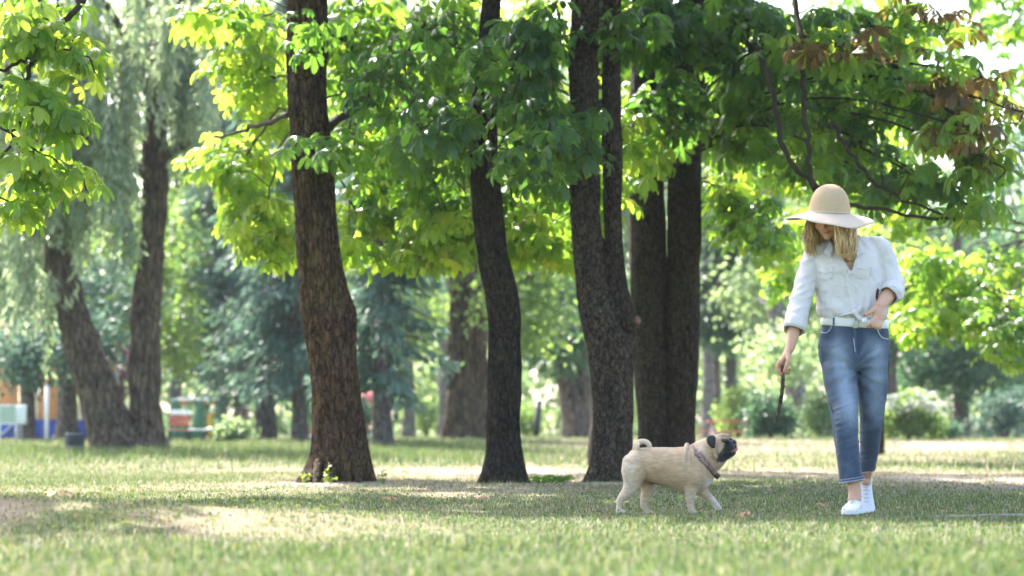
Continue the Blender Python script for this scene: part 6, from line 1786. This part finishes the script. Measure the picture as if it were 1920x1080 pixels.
    for _ in range(6): ring = (np.roll(ring, 1) + ring * 2 + np.roll(ring, -1)) / 4
    for (w_, g) in ((-0.014, 0.0), (-0.0135, 0.005), (0.0135, 0.005), (0.014, 0.0)):
        for k in range(nseg):
            t = 2 * math.pi * k / nseg
            v.append(cen + (e1 * math.cos(t) + e2 * math.sin(t)) * (ring[k] + g) + nax * w_)
    for j in range(3):
        for k in range(nseg):
            k2 = (k + 1) % nseg; f.append((j * nseg + k, j * nseg + k2, (j + 1) * nseg + k2, (j + 1) * nseg + k))
    col = link('collar', mesh_from('collar', v, f), cm, root)
    bkm = plain('black_buckle', (0.02, 0.02, 0.02), 0.35, var=0.1); gold = plain('gold_ring', (0.6, 0.42, 0.12), 0.3, 0.9, var=0.1)
    t = math.radians(-22); pb = cen + (e1 * math.cos(t) + e2 * math.sin(t)) * (ring[int(nseg * (1 - 22 / 360)) % nseg] + 0.008)
    MB().box(pb, (0.030, 0.022, 0.030), (0, math.radians(45), 0), 0.003).build('buckle', bkm, col)
    pr_ = cen + e1 * (ring[0] + 0.012)
    MB().tube([Vector(pr_ + np.array([0.010 * math.cos(q), 0, 0.010 * math.sin(q)])) for q in np.linspace(0, 2 * math.pi, 19)], 0.0025, 6, cap=False).build('tag_ring', gold, col)

# ------------------------------------------------------------------ things on the far lawn
def build_props():
    def gp(px, d):
        p = P(px, 806, d); return Vector((p.x, d, gz(p.x, d)))
    def size(px, d): return px * d / F_PX
    # pale path across the park
    ys = np.array([51.0, 52.2, 53.4, 54.6]); xs = np.linspace(-60, 60, 121)
    X, Y = np.meshgrid(xs, ys); Y = Y + 1.2 * np.sin(X * 0.07)
    Z = ground_z(X, Y) + 0.012
    idx = np.arange(X.size).reshape(X.shape)
    f = np.stack([idx[:-1, :-1].ravel(), idx[:-1, 1:].ravel(), idx[1:, 1:].ravel(), idx[1:, :-1].ravel()], 1)
    tag(link('path', mesh_from('path', np.stack([X.ravel(), Y.ravel(), Z.ravel()], 1), f), plain('gravel', (0.42, 0.39, 0.34), 0.95, var=0.3, scale=12, bump=0.6)), 'pale gravel path across the far side of the park', 'path', kind='structure')
    steel = plain('grey_steel', (0.30, 0.31, 0.32), 0.5, 0.4); white = plain('white_paint', (0.78, 0.78, 0.76), 0.5, var=0.06); darkm = plain('dark_metal', (0.035, 0.04, 0.042), 0.5, 0.3)
    orange = plain('orange_panel', (0.52, 0.24, 0.08), 0.55, var=0.18, scale=6); blue = plain('blue_tarp', (0.05, 0.08, 0.30), 0.5, var=0.3, scale=5, bump=0.5)
    red = plain('red_wood', (0.42, 0.12, 0.08), 0.6, var=0.15, scale=14); green = plain('green_paint', (0.04, 0.17, 0.10), 0.5); yellow = plain('yellow_paint', (0.75, 0.42, 0.04), 0.5)
    cream = plain('cream_fabric', (0.74, 0.62, 0.42), 0.8)
    # orange pavilion with a blue skirt, left
    d = 53; c = gp(60, d); t = thing('play_pavilion', 'orange panelled play pavilion with a blue fabric skirt, behind the willow', 'pavilion', c)
    w = size(330, d)
    for k in range(9):
        x = -w * 0.52 + (k + 0.5) * w / 9
        MB().box((x, 0.02 * (k % 2), 1.25), (w / 9 - 0.03, 0.05, 1.55), bevel=0.01).build('panel', orange if k % 3 != 1 else cream, t)
    for k in range(5):
        x = -w * 0.52 + k * w / 4
        MB().tube([Vector((x, -0.05, -0.05)), Vector((x, -0.05, 2.3))], 0.035, 10).build('post', steel, t)
    v, f = [], []
    n = 60
    for j, z in enumerate((0.0, 0.25, 0.52)):
        for k in range(n):
            x = -w * 0.53 + w * 1.04 * k / (n - 1); v.append((x, -0.12 - 0.05 * math.sin(k * 0.9) * (1 - 0.3 * j) - 0.06 * (2 - j) * 0.3, z))
    for j in range(2):
        for k in range(n - 1): f.append((j * n + k, j * n + k + 1, (j + 1) * n + k + 1, (j + 1) * n + k))
    sk = link('skirt', mesh_from('skirt', v, f), blue, t); m = sk.modifiers.new('t', 'SOLIDIFY'); m.thickness = 0.01
    MB().tube([Vector((-0.9, -0.24, 0.02)), Vector((-0.55, -0.24, 0.25)), Vector((-0.3, -0.23, 0.5))], 0.018, 6).build('rope', white, sk)
    MB().tube([Vector((0.45, -0.24, 0.1)), Vector((0.8, -0.24, 0.34))], 0.018, 6).build('rope', white, sk)
    rf = MB(); rf.add([(-w * 0.55, -0.5, 2.28), (w * 0.55, -0.5, 2.28), (w * 0.55, 0.9, 2.28), (-w * 0.55, 0.9, 2.28), (0, 0.2, 2.9)], [(0, 1, 2, 3), (0, 1, 4), (1, 2, 4), (2, 3, 4), (3, 0, 4)]); rf.build('roof', orange, t, smooth=False)
    # notice board with meter box
    d = 44; c = gp(20, d); t = thing('notice_board', 'pale notice board with a white box at its side, left edge', 'notice board', c)
    for x in (-0.20, 0.10): MB().tube([Vector((x, 0, -0.05)), Vector((x, 0, 0.62))], 0.022, 10).build('post', white, t)
    pn = MB().box((-0.05, -0.01, 0.50), (0.28, 0.03, 0.32), bevel=0.004).build('board', plain('board_face', (0.42, 0.5, 0.38), 0.4, var=0.2, scale=5), t)
    fr = MB()
    for (x, z, sx, sz) in ((-0.05, 0.665, 0.32, 0.025), (-0.05, 0.335, 0.32, 0.025), (-0.2, 0.5, 0.025, 0.31), (0.1, 0.5, 0.025, 0.31)): fr.box((x, -0.02, z), (sx, 0.05, sz), bevel=0.003)
    fr.build('frame', white, t)
    MB().box((0.20, 0, 0.50), (0.155, 0.10, 0.35), bevel=0.012).build('box', white, t)
    MB().tube([Vector((0.20, 0, -0.05)), Vector((0.20, 0, 0.34))], 0.015, 8).build('box_leg', steel, t)
    d = 44; c = gp(87, d); t = thing('white_post', 'slim white post between the dark and the grey trunk on the left', 'post', c)
    MB().tube([Vector((0, 0, -0.05)), Vector((0, 0, 1.02))], 0.036, 12).build('pole', white, t)
    MB().tube([Vector((0, 0, 1.02)), Vector((0, 0, 1.05))], [0.042, 0.03], 12).build('cap', steel, t)
    # litter bin
    d = 36.5; c = gp(140, d); t = thing('litter_bin', 'dark slatted litter bin on thin legs at the willow foot', 'litter bin', c)
    for k in range(12):
        a = 2 * math.pi * k / 12
        MB().box((0.115 * math.cos(a), 0.115 * math.sin(a), 0.18), (0.012, 0.052, 0.26), (0, 0, a), 0.003).build('slat', darkm, t)
    MB().tube([Vector((0, 0, 0.055)), Vector((0, 0, 0.07))], 0.11, 18).build('floor', darkm, t)
    for z in (0.10, 0.29): MB().tube([Vector((0.122 * math.cos(a), 0.122 * math.sin(a), z)) for a in np.linspace(0, 2 * math.pi, 25)], 0.007, 6, cap=False).build('hoop', steel, t)
    for x in (-0.135, 0.135): MB().tube([Vector((x, 0, -0.05)), Vector((x, 0, 0.30))], 0.011, 8).build('leg', darkm, t)
    # benches
    def bench(name, label, px, d, w, mat, back=True, rz=0.0, low=0.0):
        c = gp(px, d); t = thing(name, label, 'bench', c, rz, 'benches by the willow')
        for k in range(3): MB().box((0, -0.13 + k * 0.12, 0.235 - low), (w, 0.10, 0.03), bevel=0.006).build('seat_plank', mat, t)
        if back:
            for k in range(3): MB().box((0, 0.20 + 0.02 * k, 0.36 + 0.10 * k), (w, 0.025, 0.085), (math.radians(-10), 0, 0), 0.005).build('back_plank', mat if k < 2 else white, t)  # white top plank stands for sunlight on the backrest
        for x in (-w * 0.42, w * 0.42):
            lg = MB(); lg.tube([Vector((x, -0.16, -0.04)), Vector((x, -0.15, 0.215 - low))], 0.016, 8); lg.build('leg', darkm, t)
            lg = MB(); lg.tube([Vector((x, 0.16, -0.04)), Vector((x, 0.18, 0.22 - low)), Vector((x, 0.25, 0.60 if back else 0.22 - low))], 0.016, 8); lg.build('leg', darkm, t)
        return t
    bench('park_bench', 'red slatted bench with backrest close by the right willow trunk', 333, 44, 0.36, red)
    bench('park_bench', 'low bench with sunlight painted white on its seat, in the middle of the row', 368, 44, 0.27, white, False)  # white planks stand for a sunlit seat
    bench('park_bench', 'low bench with sunlight painted white on its seat, at the right end of the row', 398, 44, 0.25, white, False)  # sunlight again put into white planks
    # play train
    d = 62; c = gp(372, d); t = thing('play_train', 'low green and red play house with white boards painted as its sunlit top', 'play house', c)
    for x in (-0.58, 0.05, 0.62): MB().box((x, 0, 0.55), (0.20, 0.5, 1.0), bevel=0.02).build('tower', green, t)
    MB().box((0.32, -0.05, 0.42), (0.13, 0.4, 0.6), bevel=0.02).build('column', yellow, t)
    for (x, w_) in ((-0.27, 0.42), (0.34, 0.36)):
        MB().box((x, 0, 0.96), (w_, 0.55, 0.09), bevel=0.01).build('beam', red, t); MB().box((x, 0, 1.06), (w_ + 0.06, 0.7, 0.07), bevel=0.01).build('sunlit_top', white, t)  # white boards stand for sunlight on top of the beams
    MB().box((-0.1, 0.02, 0.18), (1.3, 0.4, 0.25), bevel=0.02).build('base', green, t)
    # globe lamp
    d = 66; c = gp(388, d); t = thing('street_lamp', 'globe lamp on a slim post above the play house', 'lamp', c)
    MB().tube([Vector((0, 0, -0.05)), Vector((0, 0, 1.45))], [0.035, 0.028], 10).build('pole', steel, t)
    v, f = ellipsoid((0, 0, 1.66), (0.22, 0.22, 0.22)); link('globe', mesh_from('globe', v, f), plain('opal_globe', (0.8, 0.8, 0.78), 0.3, var=0.03, bump=0), t)
    MB().tube([Vector((0, 0, 1.42)), Vector((0, 0, 1.50))], [0.05, 0.09], 12).build('collar', steel, t)
    # red canopies of a ride
    for px, lab in ((580, 'red canopy on a post left of the leaning chestnut'), (689, 'red canopy on a post right of the leaning chestnut')):
        d = 64; c = gp(px, d); t = thing('red_canopy', lab, 'canopy', c, 0, 'red canopies of the playground')
        MB().tube([Vector((0, 0, -0.05)), Vector((0, 0, 1.15))], 0.07, 12).build('post', red, t)
        v, f = [], []; n = 16
        for j, (rr, z) in enumerate(((0.30, 0.78), (0.31, 0.95), (0.2, 1.15), (0.02, 1.25))):
            for k in range(n): a = 2 * math.pi * k / n; v.append((rr * math.cos(a), rr * math.sin(a), z + (0.03 * (k % 2) if j == 0 else 0)))
        for j in range(3):
            for k in range(n): k2 = (k + 1) % n; f.append((j * n + k, j * n + k2, (j + 1) * n + k2, (j + 1) * n + k))
        link('canopy', mesh_from('canopy', v, f), plain('red_fabric', (0.62, 0.16, 0.15), 0.7), t)
        MB().tube([Vector((0, 0, 0.0)), Vector((0, 0, 0.12))], [0.2, 0.16], 14).build('foot', white, t)
    # picnic table
    d = 53; c = gp(1368, d); t = thing('picnic_table', 'red topped picnic table with long benches beyond the dog', 'picnic table', c)
    for k in range(5): MB().box((0, -0.26 + 0.13 * k, 0.42), (0.98, 0.115, 0.035), bevel=0.006).build('table_plank', red, t)
    for y in (-0.62, 0.62):
        for k in range(2): MB().box((0, y + 0.13 * k - 0.06, 0.20), (1.62, 0.115, 0.035), bevel=0.006).build('bench_plank', red, t)
    for x in (-0.36, 0.36):
        for s in (-1, 1): MB().tube([Vector((x, s * 0.55, -0.04)), Vector((x, s * 0.16, 0.40))], 0.028, 8).build('leg', steel, t)
        MB().box((x, 0, 0.155), (0.05, 1.4, 0.05), bevel=0.004).build('crossbar', steel, t)
    # parked car, mostly hidden by trunks
    d = 112; c = gp(868, d); t = thing('parked_car', 'white car parked far away behind the thick furrowed trunk, only its nose showing', 'car', c)
    wp = plain('car_paint', (0.8, 0.8, 0.8), 0.25, var=0.03, bump=0); glass = plain('car_glass', (0.04, 0.05, 0.06), 0.1, var=0.1, bump=0); tyre = plain('tyre_rubber', (0.02, 0.02, 0.02), 0.8)
    pts = [(-2.15, 0.30), (-2.18, 0.55), (-2.05, 0.72), (-1.1, 0.86), (-0.45, 1.36), (0.9, 1.40), (1.6, 1.0), (2.1, 0.92), (2.15, 0.45), (2.0, 0.28)]
    bm = bmesh.new(); vs1 = [bm.verts.new((x, -0.85, z)) for x, z in pts]; fc = bm.faces.new(vs1)
    ex = bmesh.ops.extrude_face_region(bm, geom=[fc]); bmesh.ops.translate(bm, verts=[q for q in ex['geom'] if isinstance(q, bmesh.types.BMVert)], vec=(0, 1.7, 0))
    bmesh.ops.bevel(bm, geom=bm.edges[:], offset=0.06, segments=3, affect='EDGES'); bmesh.ops.recalc_face_normals(bm, faces=bm.faces[:])
    me = bpy.data.meshes.new('body'); bm.to_mesh(me); bm.free(); link('body', me, wp, t)
    MB().add([(-0.95, -0.862, 0.92), (-0.45, -0.862, 1.30), (0.85, -0.862, 1.33), (1.35, -0.862, 0.98)], [(0, 1, 2, 3)]).build('side_window', glass, t, smooth=False)
    MB().add([(-1.02, -0.7, 0.93), (-1.02, 0.7, 0.93), (-0.50, 0.62, 1.345), (-0.50, -0.62, 1.345)], [(0, 1, 2, 3)]).build('windscreen', glass, t, smooth=False)
    for x in (-1.35, 1.35):
        for y in (-0.78, 0.78):
            wl = MB().tube([Vector((x, y - 0.1, 0.31)), Vector((x, y + 0.1, 0.31))], 0.31, 20).build('wheel', tyre, t)
            MB().tube([Vector((x, y - 0.11, 0.31)), Vector((x, y + 0.11, 0.31))], 0.19, 14).build('rim', steel, wl)
    for y in (-0.62, 0.62): MB().box((-2.15, y, 0.62), (0.08, 0.32, 0.12), bevel=0.02).build('headlight', glass, t)
    # dark post seen in the gap
    d = 60; c = gp(1007, d); t = thing('bollard', 'dark leaning post in the gap between slender and forked chestnut', 'post', c)
    MB().tube([Vector((-0.04, 0, -0.05)), Vector((0, 0, 0.3)), Vector((0.05, 0, 0.85))], [0.08, 0.085, 0.075], 12).build('shaft', darkm, t)
    v, f = ellipsoid((0.055, 0, 0.87), (0.08, 0.08, 0.05)); link('cap', mesh_from('cap', v, f), darkm, t)

    # ---------------- small things on the near ground
    weedm = leaf_mat('weed_leaf', [(0, (0.12, 0.19, 0.04)), (0.5, (0.18, 0.25, 0.05)), (1, (0.30, 0.32, 0.08))], 0.45, (1.8, 1.8, 1.0))
    r = np.random.default_rng(301)
    def weed(label, px, py, d, h, n, spread):
        p = P(px, py, d); z = gz(p.x, d)
        t = thing('weed_sprig', label, 'weed', (p.x, d, z), 0, 'weeds at the near trunks')
        for s_ in range(n):
            a = r.uniform(0, 6.28); tip = Vector((math.cos(a) * spread, math.sin(a) * spread, h * r.uniform(0.7, 1.1)))
            mid = Vector((tip.x * 0.3, tip.y * 0.3, tip.z * 0.6))
            MB().tube([Vector((0, 0, -0.01)), mid, tip], [0.002, 0.0016, 0.001], 4).build('stem', weedm, t)
            for k in range(6):
                q = mid.lerp(tip, k / 5) if k > 1 else Vector((0, 0, 0)).lerp(mid, 0.4 + 0.3 * k)
                v, f = LEAF_RHOMB; R = rand_rot(1, r, 0.6)[0]
                vv = (v * np.array([0.032, 0.045, 0.03])) @ R.T + np.array(q)
                me = mesh_from('leaf', vv, f, smooth=False); set_tint(me, r.uniform(0, 1, 4)); link('leaf', me, weedm, t)
    weed('yellow green weed sprig at the left root of the leaning chestnut', 574, 905, D1 - 0.45, 0.09, 3, 0.04)
    weed('tall thin weed sprig before the root gap of the leaning chestnut', 612, 907, D1 - 0.52, 0.15, 2, 0.02)
    weed('small weed sprig at the middle root of the leaning chestnut', 621, 910, D1 - 0.6, 0.08, 4, 0.06)
    weed('small weed right of the leaning chestnut foot', 718, 908, D1 - 0.5, 0.10, 4, 0.07)
    # broad leaved plants between the second and third trunk
    for k, (px, py, dd) in enumerate(((1012, 908, 19.6), (1034, 906, 19.9), (1052, 904, 20.2))):
        p = P(px, py, dd); t = thing('leafy_plant', ['low broad leaved plant right of the slender trunk', 'low broad leaved plant midway between slender and forked trunk', 'low broad leaved plant left of the forked trunk'][k], 'plant', (p.x, dd, gz(p.x, dd)), 0, 'broad leaved plants at the trees')
        for j in range(11):
            a = r.uniform(0, 6.28); ln = r.uniform(0.08, 0.15)
            v = np.array([[0, 0, 0], [0.45, 0.25, 0.28], [0.8, 0.2, 0.34], [1, 0, 0.26], [0.8, -0.2, 0.34], [0.45, -0.25, 0.28], [0.5, 0, 0.22]]) * ln
            v[:, 2] *= r.uniform(0.6, 1.6)
            ca, sa = math.cos(a), math.sin(a); v = np.stack([v[:, 0] * ca - v[:, 1] * sa, v[:, 0] * sa + v[:, 1] * ca, v[:, 2]], 1)
            me = mesh_from('leaf', v, [(0, 6, 1), (1, 6, 2), (2, 6, 3), (3, 6, 4), (4, 6, 5), (5, 6, 0)], smooth=False); set_tint(me, np.full(7, r.uniform(0.1, 0.6))); link('leaf', me, CHESTNUT, t)
    # fallen leaves and a bleached branch lying on the grass
    dry = plain('dry_leaf', (0.30, 0.17, 0.085), 0.8, var=0.35, scale=40)
    def fallen(label, px, py, d, s):
        p = P(px, py, d); v, f = LEAF_HI[1]
        v = v * np.array([1, 1, 0.55]) * s; v = v - np.array([v[:, 0].mean(), 0, v[:, 2].min()])
        a = r.uniform(0, 6.28); ca, sa = math.cos(a), math.sin(a)
        v = np.stack([v[:, 0] * ca - v[:, 1] * sa, v[:, 0] * sa + v[:, 1] * ca, v[:, 2]], 1)
        o = link('fallen_leaf', mesh_from('fallen_leaf', v, f, smooth=False), dry); o.location = (p.x, d, gz(p.x, d) + 0.012)
        tag(o, label, 'leaf', 'fallen leaves on the grass')
    fallen('orange brown fallen leaf in front of the dog', 1398, 976, 11.8, 0.48)
    fallen('brown fallen leaf in front of the leaning chestnut', 735, 942, 14.6, 0.6)
    fallen('brown fallen leaf at the lower left on the dry bank', 112, 978, 11.2, 0.7)
    fallen('brown fallen leaf below the slender chestnut', 905, 940, 15.0, 0.5)
    fallen('curled fallen leaf by the white shoes', 1540, 952, 13.6, 0.5)
    bm_ = plain('bleached_wood', (0.26, 0.23, 0.205), 0.85, var=0.3, scale=30, bump=0.5)
    pts = [(1690, 976), (1740, 970), (1790, 972), (1850, 967), (1935, 968)]
    pc = catmull([np.array([P(px, py, 11.9).x, 11.9 + 0.1 * math.sin(k * 1.7), 0]) for k, (px, py) in enumerate(pts)], 6)
    pc = [np.array([p[0], p[1], gz(p[0], p[1]) + 0.012]) for p in pc]; o0 = pc[0]
    t = thing('fallen_branch', 'bleached thin branch lying in the grass at the lower right', 'branch', tuple(o0))
    rad = np.linspace(0.005, 0.013, len(pc)) * r.uniform(0.9, 1.1, len(pc))
    MB().tube([Vector(p - o0) for p in pc], list(rad), 8).build('stem', bm_, t)
    p = pc[14] - o0; MB().tube([Vector(p), Vector(p + [0.10, -0.06, 0.012]), Vector(p + [0.18, -0.09, 0.01])], [0.009, 0.006, 0.003], 6).build('side_twig', bm_, t)
    # low broad-leaved weeds and clover in the turf
    def ground_weeds(name, label, n, xf, yf, hmax, s0, s1, ramp):
        x = xf(n); y = yf(n)
        cl = fbm(np.stack([x, y, np.zeros(n)], 1), 2.4, 3, 77)
        k = cl > 0.02; x, y = x[k], y[k]; m = len(x)
        pos = np.stack([x, y, ground_z(x, y) + r.uniform(0.004, hmax, m)], 1)
        a = r.uniform(0, 6.28, m)
        X = np.stack([np.cos(a), np.sin(a), r.normal(0.15, 0.3, m)], 1); X /= np.linalg.norm(X, axis=1, keepdims=True)
        Yv = np.cross(np.tile([0, 0, 1.0], (m, 1)) + r.normal(0, 0.35, (m, 3)), X); Yv /= np.linalg.norm(Yv, axis=1, keepdims=True)
        v, f, tt = instance_arrays([(LEAF_RHOMB[0] * np.array([1, 1.35, 1]), LEAF_RHOMB[1])], np.zeros(m, int), pos, np.stack([X, Yv, np.cross(X, Yv)], 2), r.uniform(s0, s1, m), r.uniform(0, 1, m))
        me = mesh_from(name, v, f, smooth=False); set_tint(me, tt)
        tag(link(name, me, leaf_mat(name + '_leaf', ramp, 0.4, (1.7, 1.7, 1.0), rough=0.85, spec=0.05)), label, 'weeds', kind='stuff')
    ground_weeds('bank_weeds', 'yellow green weeds over the dry bank at lower left', 2600, lambda n: r.normal(-2.1, 0.75, n), lambda n: r.normal(10.3, 0.5, n), 0.07, 0.010, 0.022, [(0, (0.10, 0.14, 0.035)), (0.5, (0.14, 0.17, 0.045)), (1, (0.19, 0.18, 0.06))])
    ground_weeds('clover', 'low clover and broad leaved weeds scattered through the turf', 16000, lambda n: r.uniform(-4.2, 4.2, n), lambda n: r.uniform(7.0, 19.5, n), 0.035, 0.010, 0.024, [(0, (0.045, 0.095, 0.03)), (0.5, (0.065, 0.125, 0.04)), (1, (0.10, 0.15, 0.055))])
    # litter of dry bits on the worn turf
    n = 2600; y = np.sqrt(r.uniform(9 ** 2, 22 ** 2, n)); x = r.uniform(-1, 1, n) * (0.214 * y + 1.2)
    pos = np.stack([x, y, ground_z(x, y) + 0.006], 1)
    X = np.stack([np.cos(q := r.uniform(0, 6.28, n)), np.sin(q), r.normal(0, 0.15, n)], 1); X /= np.linalg.norm(X, axis=1, keepdims=True)
    Yv = np.cross(np.tile([0, 0, 1.0], (n, 1)) + r.normal(0, 0.25, (n, 3)), X); Yv /= np.linalg.norm(Yv, axis=1, keepdims=True)
    v, f, tt = instance_arrays([LEAF_RHOMB], np.zeros(n, int), pos, np.stack([X, Yv, np.cross(X, Yv)], 2), r.uniform(0.012, 0.04, n), r.uniform(0, 1, n))
    me = mesh_from('leaf_litter', v, f, smooth=False); set_tint(me, tt)
    lm = leaf_mat('litter', [(0, (0.10, 0.06, 0.035)), (0.5, (0.26, 0.17, 0.09)), (1, (0.45, 0.36, 0.22))], 0.15, (1, 1, 1), rough=0.8, spec=0.1)
    tag(link('leaf_litter', me, lm), 'scattered bits of dry leaf on the worn turf', 'leaf litter', kind='stuff')

# ------------------------------------------------------------------ the hazy summer air
def build_haze():
    b = MB(); b.box((0, 320, 14.0), (760, 800, 30.4))
    m = bpy.data.materials.new('haze_air'); m.use_nodes = True
    nt = m.node_tree
    for n in list(nt.nodes):
        if n.type != 'OUTPUT_MATERIAL': nt.nodes.remove(n)
    pv = nt.nodes.new('ShaderNodeVolumePrincipled')
    pv.inputs['Color'].default_value = (0.86, 0.95, 0.97, 1)
    pv.inputs['Density'].default_value = HAZE_DENSITY
    pv.inputs['Anisotropy'].default_value = 0.0
    nt.links.new(pv.outputs[0], nt.nodes['Material Output'].inputs['Volume'])
    tag(b.build('haze', m, None, smooth=False), 'pale summer haze filling the park air', 'haze', kind='stuff')
HAZE_DENSITY = 0.00032

build_ground()
build_grass()
build_near_trees()
build_far_trees()
build_bushes()
build_person()
build_dog()
build_props()
build_haze()
